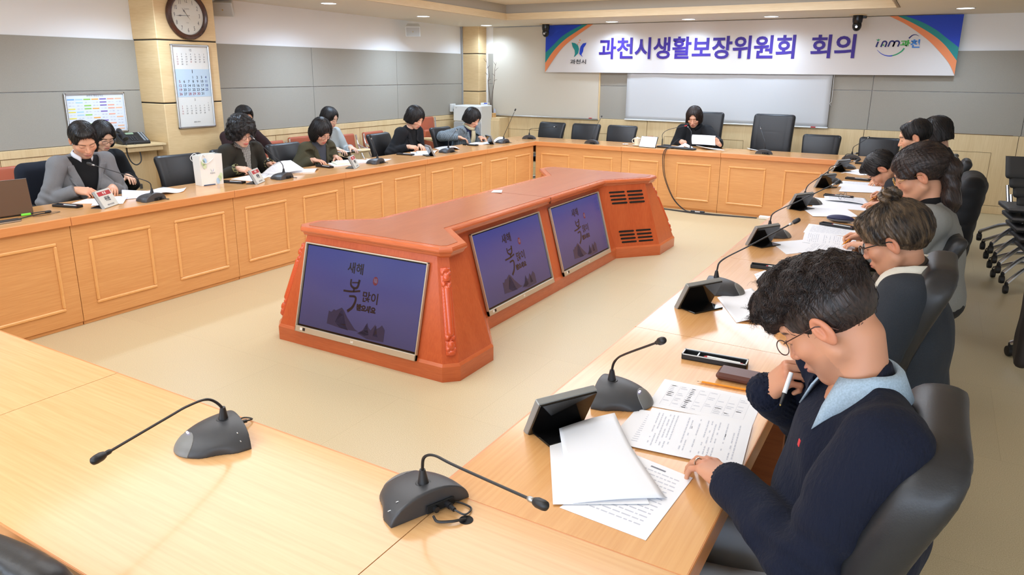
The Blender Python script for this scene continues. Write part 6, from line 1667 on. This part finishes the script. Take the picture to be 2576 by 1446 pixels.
    for q in ('R', 'L'):                  # cuffs
        if 'cuffm' in sp:
            S_, E_, W_, fl, nl, pose = arms[q]; a = W_+(E_-W_).normalized()*(sp.get('cuff', .02)+.012); b = W_+(E_-W_).normalized()*(sp.get('cuff', .02)-.018)
            r = (.031 if not fem else .027)*k+o1+.002+sp.get('cuffr', 0)
            c_ = MB().tube([a, b], [r, r*.98], 20, cap=False).build('cuff', sp['cuffm'], body, True); so_ = c_.modifiers.new('t', 'SOLIDIFY'); so_.thickness = .004
    V, F = surfnet(lambda P: legs(P, .008)+.003*wob(P, 30), (-.28, -.22, .04), (.28, kn_+.17, .74), sp.get('lh', .016)); mobj('trousers', V, F, sp.get('legs', mat('trousers_black', (24, 24, 27), .85)), body, True)
    for sg in (-1, 1):
        V, F = surfnet(lambda P: np.maximum(su(ell(P, (sg*.12, kn_+.09, .045), (.045, .125, .045)), cone(P, (sg*.12, kn_+.02, .05), (sg*.12, kn_+.02, .10), .042, .04), .02), .004-P[..., 2]), (sg*.12-.07, kn_-.09, -.01), (sg*.12+.07, kn_+.26, .16), .012); mobj('shoe', V, F, M_BLACKP, body, True)
    # hair (kept in the head's own frame so that the strands follow it)
    hs_ = sp.get('hair', 'man')
    V, F = surfnet(lambda P: hair_sdf(hs_, P), (-.145, -.22 if hs_ in ('pony',) else -.165, -.32 if hs_ in ('long', 'pony') else -.13), (.145, .15, .205 if hs_ in ('bun',) else .175), sp.get('hhair', hh))
    ho = mobj('hair', V, F, sp.get('hairm', H_BLACK), body, True); ho.matrix_local = Mh
    ns, ln_, rr_, cu_ = sp.get('strands', (700, .06, .0009, .25))
    sV, sF = strands(hs_, V, ns, ln_, rr_, 3, .0012, cu_)
    so2 = mobj('hair_strands', sV, sF, sp.get('hairm', H_BLACK), body, True); so2.matrix_local = Mh; so2['kind'] = 'stuff'
    if sp.get('glasses'): glasses(body, Mh, sp['glasses'], sp.get('round', True), sp.get('gth', .0013))
    return body, Mw, Mh, arms, pens, N, (xr, fr, s)
def held(pr, q, kind, label, group, back=.10, fwd=.06, tilt=(.0, .7, .72)):
    """a pencil or pen held between thumb and forefinger"""
    body, Mw, Mh, arms, pens = pr[:5]; Mx, t, sg = pens[q]
    t = Vector((t.x, t.y, t.z)); d = Vector((tilt[0]*sg, tilt[1], -tilt[2])).normalized()
    c = t+Vector((-.006*sg, 0, -.004))
    a = Mw @ (Mx @ (c+d*fwd)); b = Mw @ (Mx @ (c-d*back))
    if kind != 'pen':
        if a.z < TZ+.006: a = b.lerp(a, (b.z-(TZ+.006))/(b.z-a.z))
    return pen(a, b, .0036 if kind == 'pencil' else .0048, PENCIL if kind == 'pencil' else PENW, label, kind, group)
C_GREYJ = cloth('jacket_grey_wool', (120, 120, 122), noise=((900, 900, 900), .22), bump=((700, 700, 700), .2))
C_BLACK = cloth('knit_black', (20, 20, 22)); C_BLACKJ = cloth('suit_black', (27, 28, 31), .8)
C_OLIVE = cloth('olive_wool', (74, 70, 52), noise=((500, 500, 500), .25)); C_DOLIVE = cloth('dark_olive_wool', (50, 46, 38), noise=((600, 600, 600), .2))
C_MAROON = cloth('maroon_knit', (50, 32, 32)); C_LGREY = cloth('light_grey_knit', (168, 172, 170), noise=((500, 500, 500), .1)); C_NAVYS = cloth('navy_cable_knit', (16, 21, 38), .9, bump=((120, 120, 30), .6, .006))
C_CHARC = cloth('charcoal_fleece', (44, 48, 54), noise=((400, 400, 400), .15)); C_GREYC = cloth('grey_coat', (134, 134, 130), noise=((500, 500, 500), .12)); C_WHITES = cloth('white_shirt', (226, 226, 230), .7)
C_CREAMF = cloth('cream_fleece', (222, 218, 204), .95, bump=((400, 400, 400), .5)); C_SCARFB = cloth('brown_scarf', (70, 60, 52), bump=((160, 160, 160), .5))
def plaid(name, base, line, s=60, th=.9):
    m = bpy.data.materials.new(name); m.use_nodes = True; nt = m.node_tree; b = nt.nodes['Principled BSDF']; tc = nt.nodes.new('ShaderNodeTexCoord'); sp = nt.nodes.new('ShaderNodeSeparateXYZ'); nt.links.new(tc.outputs['Object'], sp.inputs[0])
    outs = []
    for ax in ('X', 'Z', 'Y'):
        mu = nt.nodes.new('ShaderNodeMath'); mu.operation = 'MULTIPLY'; mu.inputs[1].default_value = s*(1 if ax != 'Y' else .7); nt.links.new(sp.outputs[ax], mu.inputs[0])
        si = nt.nodes.new('ShaderNodeMath'); si.operation = 'SINE'; nt.links.new(mu.outputs[0], si.inputs[0]); g = nt.nodes.new('ShaderNodeMath'); g.operation = 'GREATER_THAN'; g.inputs[1].default_value = th; nt.links.new(si.outputs[0], g.inputs[0]); outs.append(g)
    mx = nt.nodes.new('ShaderNodeMath'); mx.operation = 'MAXIMUM'; nt.links.new(outs[0].outputs[0], mx.inputs[0]); nt.links.new(outs[1].outputs[0], mx.inputs[1])
    mi = nt.nodes.new('ShaderNodeMix'); mi.data_type = 'RGBA'; mi.inputs[6].default_value = lin(base); mi.inputs[7].default_value = lin(line); nt.links.new(mx.outputs[0], mi.inputs[0]); nt.links.new(mi.outputs[2], b.inputs['Base Color']); b.inputs['Roughness'].default_value = .85
    return m
C_PLAID = plaid('grey_check', (92, 102, 108), (136, 148, 156), 430, .7); C_CUFFP = plaid('cuff_check', (58, 54, 38), (150, 146, 96), 260, .7); C_SCARFP = plaid('print_scarf', (214, 210, 200), (50, 46, 44), 640, .35)
C_BEIGES = cloth('beige_scarf', (196, 184, 150)); C_NAVYI = cloth('navy_inner', (28, 30, 58)); C_GREYI = cloth('grey_turtleneck', (72, 74, 82)); C_DENIM = cloth('pale_denim', (160, 180, 196), .85, noise=((260, 260, 260), .12), bump=((300, 300, 300), .2))
PC = 'orange pencils'
SHIRTC = [(.058, .015), (.056, .038), (.060, .040), (.072, .012)]
DNL = (0, 0, 1)
LR = -PI/2
def L_(x, y, z): return (x, y, z)
# ---- left row (facing +x)
p1 = person(dict(pos=(-5.68, 3.05), rz=LR, head=(-5.475, 3.035, 1.155), look=(-14, 34, 6), neck=(0, .125, 1.02), tone=(216, 162, 130), hair='man', hs=1.06,
    hands={'R': ((-5.40, 2.905, .80), (.85, .42, -.12), (-.1, -.6, .8), 'write'), 'L': ((-5.375, 3.15, .79), (.8, -.45, -.1), (0, .3, 1), 'rest')},
    top=dict(name='jacket', mat=C_GREYJ, wedge=(.10, .30, .05)), inner=dict(name='sweater', mat=C_BLACK, collar=.012), collars=[dict(name='shirt_collar', mat=C_WHITES, prof=SHIRTC, gap=.5, point=.012)],
    label='man in a grey wool jacket over a black sweater, writing with his head bowed', h=.0034, ch=.0085, fold=.006, wr=.006))
held(p1, 'R', 'pencil', 'orange pencil in the hand of the man in the grey jacket', PC)
p2 = person(dict(pos=(-6.42, 3.62), rz=LR, head=(-6.22, 3.62, 1.105), look=(-5, 30, 0), fem=True, tone=(224, 178, 148), hair='long', glasses=DARKW, round=False, knee=.42,
    hands={'R': ((-6.10, 3.52, .76), (.9, .2, -.1), DNL, 'write'), 'L': ((-6.10, 3.72, .75), (.9, -.2, -.1), DNL, 'rest')},
    top=dict(name='sweater', mat=C_BLACK), label='long-haired woman in black seated behind the man in the grey jacket', o=.02))
p3 = person(dict(pos=(-5.66, 4.53), rz=LR, head=(-5.49, 4.485, 1.115), look=(-12, 24, 0), neck=(.01, .10, .985), fem=True, scale=1.05, hs=1.02, tone=(228, 180, 152), lip=(204, 70, 74), hair='curly', hairm=H_BLACK, strands=(900, .045, .0011, 1.5), glasses=THINW,
    hands={'R': ((-5.40, 4.34, .80), (.9, .35, -.1), (-.1, -.6, .8), 'write'), 'L': ((-5.42, 4.72, .80), (.9, .0, .1), (0, .5, .8), 'hold')},
    top=dict(name='jacket', mat=C_DOLIVE, wedge=(.16, .20, .0), lap=False), inner=dict(name='print_scarf', mat=C_SCARFP, collar=.03), cuffm=C_CUFFP, cuffr=.006,
    label='curly-haired woman with glasses in a dark brown-green jacket with checked cuffs', h=.0036, ch=.009, armo=.008))
held(p3, 'R', 'pencil', 'orange pencil in the hand of the curly-haired woman', PC)
p4 = person(dict(pos=(-6.52, 5.26), rz=LR, head=(-6.33, 5.22, 1.175), look=(-15, 20, 0), tone=(210, 156, 124), hair='man', glasses=DARKW, 
    hands={'R': ((-6.12, 5.12, .80), (.9, .2, -.1), DNL, 'rest'), 'L': ((-6.02, 5.52, .80), (.9, .0, -.1), DNL, 'rest')},
    top=dict(name='sweater', mat=C_MAROON), cuff=.13, label='man in a dark maroon sweater seated behind the curly-haired woman'))
p5 = person(dict(pos=(-5.66, 5.49), rz=LR, head=(-5.48, 5.475, 1.055), look=(-12, 36, 0), neck=(0, .10, .925), fem=True, scale=1.05, tone=(224, 174, 146), lip=(206, 60, 66), hair='bobl', glasses=THINW,
    hands={'R': ((-5.44, 5.30, .78), (.9, .3, -.1), DNL, 'rest'), 'L': ((-5.44, 5.62, .78), (.9, -.3, -.1), DNL, 'rest')},
    top=dict(name='jacket', mat=C_OLIVE, wedge=(.02, .22, .045)), inner=dict(name='turtleneck', mat=C_GREYI, collar=.05), label='woman with a black bob and glasses in an olive wool jacket', h=.0036, ch=.009, armo=.008))
p6 = person(dict(pos=(-6.58, 6.60), rz=LR, head=(-6.44, 6.585, 1.10), look=(6, 22, 0), neck=(0, .08, .955), fem=True, tone=(232, 190, 164), lip=(206, 90, 88), hair='bobp',
    hands={'R': ((-6.24, 6.48, .74), (.9, .1, -.2), DNL, 'rest'), 'L': ((-6.24, 6.72, .74), (.9, -.1, -.2), DNL, 'rest')},
    top=dict(name='sweater', mat=C_LGREY), label='woman in a light grey sweater seated by the left wall'))
p7 = person(dict(pos=(-5.66, 7.03), rz=LR, head=(-5.49, 7.06, 1.115), look=(-6, 30, 0), neck=(0, .10, .985), fem=True, scale=1.05, tone=(228, 180, 152), lip=(196, 84, 80), hair='bobc',
    hands={'R': ((-5.41, 6.82, .79), (.9, .4, -.1), (-.1, -.5, .8), 'write'), 'L': ((-5.40, 7.02, .785), (.85, -.5, -.1), DNL, 'rest')},
    top=dict(name='jacket', mat=C_BLACKJ, wedge=(.12, .24, .045)), inner=dict(name='top', mat=C_BLACK, collar=.01), label='woman with a short black bob in a black suit jacket, writing', h=.0038, ch=.010, armo=.004))
held(p7, 'R', 'pen', 'white pen in the hand of the woman in the black suit', None)
p8 = person(dict(pos=(-5.66, 8.26), rz=LR, head=(-5.50, 8.335, 1.045), look=(-4, 32, 0), neck=(-.06, .10, .92), fem=True, scale=1.05, tone=(230, 182, 154), lip=(200, 80, 80), hair='bobc', poleR=(.9, -.5, -.35),
    hands={'R': ((-5.52, 8.06, .80), (.5, .9, -.3), DNL, 'rest'), 'L': ((-5.36, 8.33, .79), (.9, -.1, -.1), DNL, 'rest')},
    top=dict(name='jacket', mat=C_PLAID, wedge=(.03, .26, .045)), inner=dict(name='top', mat=C_NAVYI, collar=.0), label='woman with a black bob in a grey checked jacket and beige scarf', h=.0038, ch=.010, armo=.006))
def scarf(pr, m, name='scarf', hang=.34, wid=.035):
    body, N, (xr, fr, s) = pr[0], pr[5], pr[6]; g = MB()
    ring = [N+xr*(.066*math.sin(a))-fr*(.07*math.cos(a)-.012)+s*(.018-.02*max(0, -math.cos(a))) for a in [2*PI*i/20 for i in range(21)]]
    g.tube(ring, .021, 8); f0 = N+fr*.10-s*.02
    for sg in (-1, 1): g.tube(bez([f0+xr*sg*.012, f0+fr*.035-s*.10+xr*sg*.018, f0+fr*.03-s*.22+xr*sg*.022, f0+fr*.02-s*hang+xr*sg*.03], 5), [.02, .021, .022, .022, .023, .023, .024, .024, .024, .024, .024, .025, .025, .025, .025, .024], 8)
    o = g.build(name, m, body, True); return o
scarf(p8, C_BEIGES)
# ---- head of the table (facing -y)
p9 = person(dict(pos=(-2.775, 9.68), rz=PI, head=(-2.775, 9.50, 1.105), look=(6, 28, 0), neck=(0, .10, .965), fem=True, scale=1.08, hs=.98, tone=(216, 166, 138), lip=(168, 62, 64), hair='bobp', hairm=H_BROWN,
    hands={'R': ((-2.86, 9.30, .80), (.45, -.85, -.1), (-.6, .1, .8), 'write'), 'L': ((-2.335, 9.17, .80), (-.5, -.45, .6), (.65, -.6, .2), 'hold')},
    top=dict(name='coat', mat=cloth('coat_black', (19, 20, 23), .8), collar=.045), collars=[dict(name='high_collar', mat=cloth('coat_black', (19, 20, 23), .8), prof=[(.062, .0), (.066, .05), (.076, .055), (.09, .015)], gap=.25, point=.01, th=.01)],
    label='woman in a high-collared black coat at the head of the table', h=.0038, ch=.0095, armo=.012, o=.022))
held(p9, 'R', 'pencil', 'orange pencil in the hand of the woman at the head table', PC)
# ---- right row (facing -x)
RR_ = PI/2
p15 = person(dict(pos=(-.05, 1.50), rz=RR_, head=(-.135, 1.52, 1.19), look=(-10, 42, 0), neck=(.0, .012, 1.085), twist=20, scale=1.0, hs=1.0, tone=(200, 142, 110), hair='flop', hairm=H_BROWN, glasses=BRNW, round=False, gth=.0012, strands=(5200, .06, .0007, .6), brow=.9, belly=.02,
    hands={'R': ((-.268, 1.655, .945), (.58, -.22, .76), (-.66, -.45, .42), 'fist'), 'L': ((-.290, 1.475, .792), (-.83, .62, -.04), (0, .0, 1), 'rest')},
    poleL=(-.5, -.1, -1.1), poleR=(.6, .4, -1.0),
    top=dict(name='sweater', mat=C_NAVYS), collars=[dict(name='denim_collar', mat=C_DENIM, prof=[(.056, -.008), (.057, .026), (.062, .030), (.070, .022), (.090, -.026)], gap=.5, point=.045, drop=.35, th=.0035)], legs=cloth('trousers_grey', (176, 178, 182)),
    label='curly-haired man in glasses and a navy cable-knit sweater, hand at his mouth', h=.0024, ch=.0055, hhair=.0026, hhand=.0024, fold=.010, wr=.006, o=.017, armo=.005, cuff=.004, lh=.012, ndrop=1.0))
# ring and pale shirt cuffs of the near man
for q in ('R', 'L'):
    S_, E_, W_, fl, nl, po = p15[3][q]; dd = (E_-W_).normalized()
    c_ = MB().tube([W_+dd*.03, W_+dd*.002, W_-dd*.014], [.036, .035, .036], 24, cap=False).build('shirt_cuff', C_DENIM, p15[0], True); c_.modifiers.new('t', 'SOLIDIFY').thickness = .004
    rb_ = surfnet(lambda P: np.abs(cone(P, W_+dd*.075, W_+dd*.008, .045, .0415)+.0022*np.cos(26*np.arctan2((P-np.array(W_, f32)) @ np.array(dd.orthogonal().normalized(), f32), (P-np.array(W_, f32)) @ np.array(dd.cross(dd.orthogonal()).normalized(), f32))))-.004, [min(W_[i], W_[i]+dd[i]*.08)-.07 for i in range(3)], [max(W_[i], W_[i]+dd[i]*.08)+.07 for i in range(3)], .004)
    mobj('ribbed_cuff', rb_[0], rb_[1], C_NAVYS, p15[0], True)
Mx_, t_, sg_ = p15[4]['L']
rg = MB().tube([Vector((-.0095*sg_*-1+.0105*math.cos(a)*1, .108, -.002+.0105*math.sin(a))) for a in [2*PI*i/20 for i in range(21)]], .0018, 6, cap=False); ro = rg.build('ring', mat('silver', (220, 214, 200), .15, 1), p15[0], True); ro.data.transform(Mx_)
sw_ = [c for c in p15[0].children if c.name.startswith('sweater')][0]
ok_, cp_, nr_, _i = sw_.closest_point_on_mesh(p15[1].inverted() @ Vector((-.20, 1.40, .96)))
em_ = MB().box((0, 0, 0), (.011, .015, .003), bev=.001).build('red_emblem', mat('emblem_red', (196, 44, 48), .6), p15[0]); em_.location = cp_; em_.rotation_mode = 'QUATERNION'; em_.rotation_quaternion = nr_.to_track_quat('Z', 'Y')
pen((-.214, 1.545, .966), (-.205, 1.59, 1.03), .0052, [('tip', 0, .04, .2, .5, MATS.get('brass')), ('grip', .04, .38, .6, 1, M_BLACKP), ('barrel', .38, 1, 1, .95, M_WHITE)], 'white and black pen in the hand at the navy-sweater man\'s mouth', 'pen')
p14 = person(dict(pos=(.02, 2.80), rz=RR_, head=(-.075, 2.78, 1.115), look=(-8, 26, 0), neck=(0, .025, 1.0), fem=True, scale=1.1, hs=.92, tone=(204, 148, 116), lip=(176, 90, 84), hair='bun', hairm=H_STREAK, glasses=DARKW, round=False, gth=.0022, strands=(2600, .075, .0007, .3),
    hands={'R': ((-.33, 2.95, .79), (-.9, -.2, -.1), DNL, 'rest'), 'L': ((-.31, 2.68, .79), (-.9, .3, -.1), DNL, 'rest')},
    top=dict(name='jacket', mat=C_CHARC, wedge=(.25, .2, 0), lap=False), inner=dict(name='scarf', mat=C_SCARFB, collar=.05), collars=[dict(name='fleece_collar', mat=C_CREAMF, prof=[(.078, .012), (.082, .04), (.094, .042), (.125, -.012)], gap=.55, point=.03, th=.014)],
    label='woman with a hair bun and dark glasses in a charcoal jacket with a cream collar', h=.003, ch=.008, fold=.007, wr=.005, armo=.012, o=.02))
scarf(p14, C_SCARFB, 'scarf_ends', .30)
p13 = person(dict(pos=(.10, 4.15), rz=RR_, head=(-.045, 4.15, 1.185), look=(2, 26, 0), neck=(0, .07, 1.03), fem=True, scale=1.1, hs=1.02, tone=(212, 156, 124), lip=(190, 90, 84), hair='pony', hairm=H_BROWN, glasses=mat('frame_gold', (196, 160, 90), .25, .9),
    hands={'R': ((-.26, 4.36, .80), (-.9, .0, -.1), (.1, .6, .8), 'write'), 'L': ((-.235, 4.20, .785), (-.85, .35, -.1), DNL, 'rest')},
    top=dict(name='coat', mat=C_GREYC), inner=dict(name='black_top', mat=C_BLACK, collar=.04), label='woman with a long brown ponytail in a grey coat, writing', h=.0034, ch=.009, o=.022, armo=.01))
held(p13, 'R', 'pencil', 'orange pencil in the hand of the woman in the grey coat', PC)
hcl = p13[2] @ Vector((.035, -.122, .06))
bt = MB().lathe([(0, .004), (.012, .004), (.016, .0), (.012, -.004), (0, -.004)], 20, (0, 0, 0), Matrix.Rotation(PI/2, 3, 'Y')).build('hair_clip', mat('frame_gold', (196, 160, 90)), p13[0], True); bt.location = p13[2] @ Vector((-.035, -.105, .05))
p12 = person(dict(pos=(.0, 5.76), rz=RR_, head=(-.295, 5.70, 1.025), look=(-5, 62, 0), neck=(.03, .21, .96), scale=1.0, hs=1.04, tone=(214, 158, 126), hair='man',
    hands={'R': ((-.24, 6.02, .80), (-.9, .05, -.05), (.1, .6, .8), 'write'), 'L': ((-.25, 5.66, .785), (-.9, .1, -.1), DNL, 'rest')},
    top=dict(name='jacket', mat=cloth('jacket_charcoal', (44, 45, 50), .8), wedge=(.2, .2, .04)), inner=dict(name='shirt', mat=C_WHITES, collar=.02), collars=[dict(name='shirt_collar', mat=C_WHITES, prof=SHIRTC, gap=.4, point=.012)],
    label='man in a dark jacket and white shirt bending low over his papers', h=.0034, ch=.009))
held(p12, 'R', 'pencil', 'orange pencil in the hand of the man bending low over his papers', PC)
p10 = person(dict(pos=(.03, 6.98), rz=RR_, head=(-.15, 6.95, 1.165), look=(0, 20, 0), neck=(0, .11, 1.02), scale=1.05, hs=1.12, tone=(222, 170, 136), hair='bald',
    hands={'R': ((-.30, 7.14, .79), (-.9, .0, -.1), DNL, 'rest'), 'L': ((-.30, 6.84, .79), (-.9, .1, -.1), DNL, 'rest')},
    top=dict(name='jacket', mat=C_BLACKJ, wedge=(.2, .2, .04)), inner=dict(name='shirt', mat=C_WHITES, collar=.02), label='balding man in profile at the far end of the right row', ch=.011))
p11 = person(dict(pos=(.14, 8.05), rz=RR_, head=(-.005, 8.05, 1.125), look=(0, 20, 0), fem=True, scale=1.05, hs=1.15, tone=(232, 184, 156), hair='bobc',
    hands={'R': ((-.27, 8.2, .79), (-.9, .0, -.1), DNL, 'rest'), 'L': ((-.27, 7.9, .79), (-.9, .1, -.1), DNL, 'rest')},
    top=dict(name='jacket', mat=C_BLACKJ), label='dark-haired person in black almost hidden behind the balding man', ch=.012))
# ================================================================== chairs by the left wall, stacked chairs, coats
def tablet_chair(x, y, rz, label, folded=False):
    e = empty('tablet_arm_chair', (x, y, 0), rz, label, 'chair', 'tan folding chairs with writing tablets')
    def cush(w_, h_, t_): return lambda P: rbox(np.stack([P[..., 0], P[..., 1]+.5*P[..., 0]**2, P[..., 2]], -1), (0, 0, 0), (w_/2, t_/2, h_/2), .022)*.9
    if 'tac' not in _me:
        V, F = surfnet(cush(.42, .23, .05), (-.24, -.08, -.14), (.24, .09, .14), .011); o = mobj('backrest', V, F, M_TAN, e, True); _me['tac'] = o.data
        V, F = surfnet(lambda P: rbox(P, (0, 0, 0), (.21, .20, .027), .024), (-.23, -.22, -.05), (.23, .22, .05), .012); s_ = mobj('seat', V, F, M_TAN, e, True); _me['tas'] = s_.data
    else:
        o = bpy.data.objects.new('backrest', _me['tac']); COL.objects.link(o); o.parent = e; s_ = bpy.data.objects.new('seat', _me['tas']); COL.objects.link(s_); s_.parent = e
    o.location = (0, -.20, .735 if not folded else .86); o.rotation_euler = (.12, 0, 0); s_.location = (0, .03, .44) if not folded else (0, -.13, .60); s_.rotation_euler = (-.05 if not folded else 1.35, 0, 0)
    f = MB()
    for s in (-1, 1):
        f.tube(bez([(s*.22, -.20, .83 if not folded else .96), (s*.225, -.17, .70), (s*.225, -.02, .42), (s*.225, .22, .02)], 5), .011, 8)
        f.tube([(s*.205, -.26, .02), (s*.205, -.06, .38), (s*.205, .16, .44)], .010, 8); f.tube(bez([(s*.225, -.17, .70), (s*.235, -.06, .66), (s*.235, .08, .64), (s*.23, .12, .60)], 4), .011, 8)
    f.tube([(-.225, .2, .06), (.225, .2, .06)], .008, 6).tube([(-.205, -.24, .06), (.205, -.24, .06)], .008, 6)
    f.build('frame', M_CHROME, e, True)
    tb = MB().prism([(-.02, -.02), (.10, -.08), (.14, .26), (.10, .34), (-.22, .36), (-.25, .30), (-.24, .14), (-.04, .12)], .665, .685).build('writing_tablet', W_WALL, e); tb.location = (.20, -.02, 0)
    return e
for (x, y, rz, lb, fo) in ((-6.60, 3.02, -PI/2, 'tan tablet-arm chair behind the laptop at the left edge', False), (-6.66, 3.64, -PI/2, 'tan tablet-arm chair under the long-haired woman in black', False), (-6.70, 5.30, -PI/2, 'tan tablet-arm chair under the man in the maroon sweater', False),
                           (-6.55, 5.92, -PI/2, 'tan tablet-arm chair right of the man in the maroon sweater', False), (-6.74, 6.60, -PI/2, 'tan tablet-arm chair under the woman in the light grey sweater', False), (-6.50, 7.10, -PI/2, 'tan tablet-arm chair right of the woman in the light grey sweater', False),
                           (-6.52, 7.72, -PI/2, 'tan tablet-arm chair half hidden left of the black-suit woman', False), (-6.62, 9.05, -PI/2, 'tan chair with a raised back behind the grey checked jacket', True)):
    tablet_chair(x, y, rz, lb, fo)
def clip_board(x, y, z, rz, label): 
    o = sheet([(x-.1, y+.16), (x+.1, y+.16), (x+.1, y-.16), (x-.1, y-.16)], label, 0, None, 3, None); o.location.z = z; return o
clip_board(-6.20, 3.62, .722, 0, 'papers on the tablet before the long-haired woman in black'); clip_board(-6.17, 5.32, .722, 0, 'open notebook on the tablet before the man in maroon'); clip_board(-6.30, 6.72, .692, 0, 'white sheet on the tablet before the woman in light grey')
# nested training chairs on the right
M_MESH = mat('chair_mesh_grey', (58, 57, 56), .85); M_SHELL = mat('seat_shell_grey', (92, 92, 94), .5)
def training_chair():
    e = empty('stacking_chair', (0, 0, 0), 0, '', 'chair', 'grey stacking chairs on casters at the right side')
    V, F = surfnet(lambda P: rbox(np.stack([P[..., 0], P[..., 1]*.8+(P[..., 2]-.56)*.6, (P[..., 2]-.56)*.8-P[..., 1]*.6-.14], -1), (0, 0, 0), (.225, .028, .12), .027)*.9, (-.26, -.40, .36), (.26, .16, .74), .011); mobj('backrest', V, F, M_MESH, e, True)
    V, F = surfnet(lambda P: rbox(P, (0, .04, .36), (.22, .20, .012), .011), (-.25, -.2, .33), (.25, .28, .39), .010); mobj('seat', V, F, M_SHELL, e, True)
    MB().box((0, .04, .343), (.43, .39, .01), bev=.004).build('seat_underside', M_BLACKP, e)
    for s in (-1, 1):
        MB().tube(bez([(s*.06, .04, .33), (s*.08, .06, .22), (s*.18, .15, .17), (s*.29, .26, .085)], 5), .016, 8).tube(bez([(s*.06, .02, .33), (s*.08, -.0, .22), (s*.18, -.12, .17), (s*.29, -.24, .085)], 5), .016, 8).tube([(s*.15, -.12, .35), (s*.17, -.17, .5)], .012, 8).build('leg', M_CHROME, e, True)
    for (a, b) in ((-.29, .26), (.29, .26), (-.29, -.24), (.29, -.24)):
        MB().lathe([(0, -.018), (.03, -.016), (.034, 0), (.03, .016), (0, .018)], 16, (a, b, .034), Matrix.Rotation(PI/2, 3, 'Y')).tube([(a, b, .03), (a, b, .085)], .014, 8).build('caster', M_BLACKP, e, True)
    return e
tc0 = training_chair()
TL = ['lowest chair of the grey stack at the right edge', 'second lowest chair of the grey stack at the right edge', 'middle chair of the grey stack at the right edge', 'second highest chair of the grey stack at the right edge', 'topmost chair of the grey stack at the right edge']
for i in range(5):
    o = tc0 if i == 0 else copy_tree(tc0); o.location = (.895-.035*i, 6.95+.02*i, .072*i); o.rotation_euler = (0, 0, PI+.12); o['label'] = TL[i]
o = copy_tree(tc0); o.location = (.93, 5.0, 0); o.rotation_euler = (0, 0, PI+.4); o['label'] = 'lone grey chair on casters cut off by the right edge of the picture'; del o['group']
sp_ = empty('shoulder_bag', (.585, 4.75, 0), 0, 'dark brown bag hanging with its strap at the right edge of the picture', 'bag')
V, F = surfnet(lambda P: su(rbox(P, (0, 0, .30), (.035, .09, .22), .03)+.008*wob(P, 20), cone(P, (0, 0, .5), (.02, .03, .66), .03, .014), .03), (-.08, -.14, .04), (.09, .14, .70), .012); mobj('body', V, F, mat('bag_brown', (46, 38, 34), .6), sp_, True)
# coats over the chairs
def coat(x, y, rz, label, m, w_, z0, z1, th, name='coat', folds=.012, quilt=False, dy=-.26):
    e = empty(name, (x, y, 0), rz, label, 'coat')
    def fn(P):
        t = (P[..., 2]-z0)/(z1-z0); xx = P[..., 0]/(1.0+.22*(1-t)); yy = P[..., 1]-dy+.16*(P[..., 2]-z0)*0-.5*P[..., 0]**2
        d = rbox(np.stack([xx, yy+.12*(P[..., 2]-.7), P[..., 2]], -1), (0, 0, (z0+z1)/2), (w_/2, th/2, (z1-z0)/2), min(th*.48, .07))
        d = d+folds*np.sin(P[..., 0]*32+2*np.sin(P[..., 2]*6))*(1-t)*.8+.3*folds*wob(P, 30)
        if quilt: d = d+.007*np.abs(np.sin(P[..., 2]*PI/.085))**.5*-1+.004
        return d*.85
    V, F = surfnet(fn, (-w_*.75, dy-.25, z0-.03), (w_*.75, dy+.25, z1+.03), .011); mobj('cloth', V, F, m, e, True); return e
coat(-.05, 5.45, PI/2, 'long black quilted puffer coat draped over a chair of the right row', mat('puffer_black', (9, 10, 14), .6, spec=.3), .50, .40, 1.055, .15, 'puffer_coat', .010, True, -.27)
coat(-5.70, 3.02, -PI/2, 'dark navy coat hanging over the chair of the man in the grey jacket', cloth('coat_navy', (22, 27, 38)), .56, .35, .97, .14, 'hanging_coat', .008, False, -.22)
hr = empty('headrest_chair', (.06, 6.75, 0), PI/2, 'black headrest sticking up above the puffer coat', 'chair')
V, F = surfnet(lambda P: rbox(np.stack([P[..., 0], P[..., 1]*.8+P[..., 2]*.45, P[..., 2]*.85-P[..., 1]*.5], -1), (0, .30, .90), (.13, .035, .065), .034), (-.17, -.42, .70), (.17, .10, 1.06), .01)
mobj('headrest', V, F, M_LEATHER, hr, True)
MB().tube([(0, -.24, .55), (0, -.20, .9)], .015, 8).box((0, -.22, .72), (.44, .05, .34), bev=.02).box((0, 0, .46), (.46, .46, .08), bev=.03).tube([(0, 0, .06), (0, 0, .43)], .025, 10).tube([(-.27, 0, .04), (.27, 0, .04)], .02, 8).tube([(0, -.27, .04), (0, .27, .04)], .02, 8).build('frame', M_BLACKP, hr)
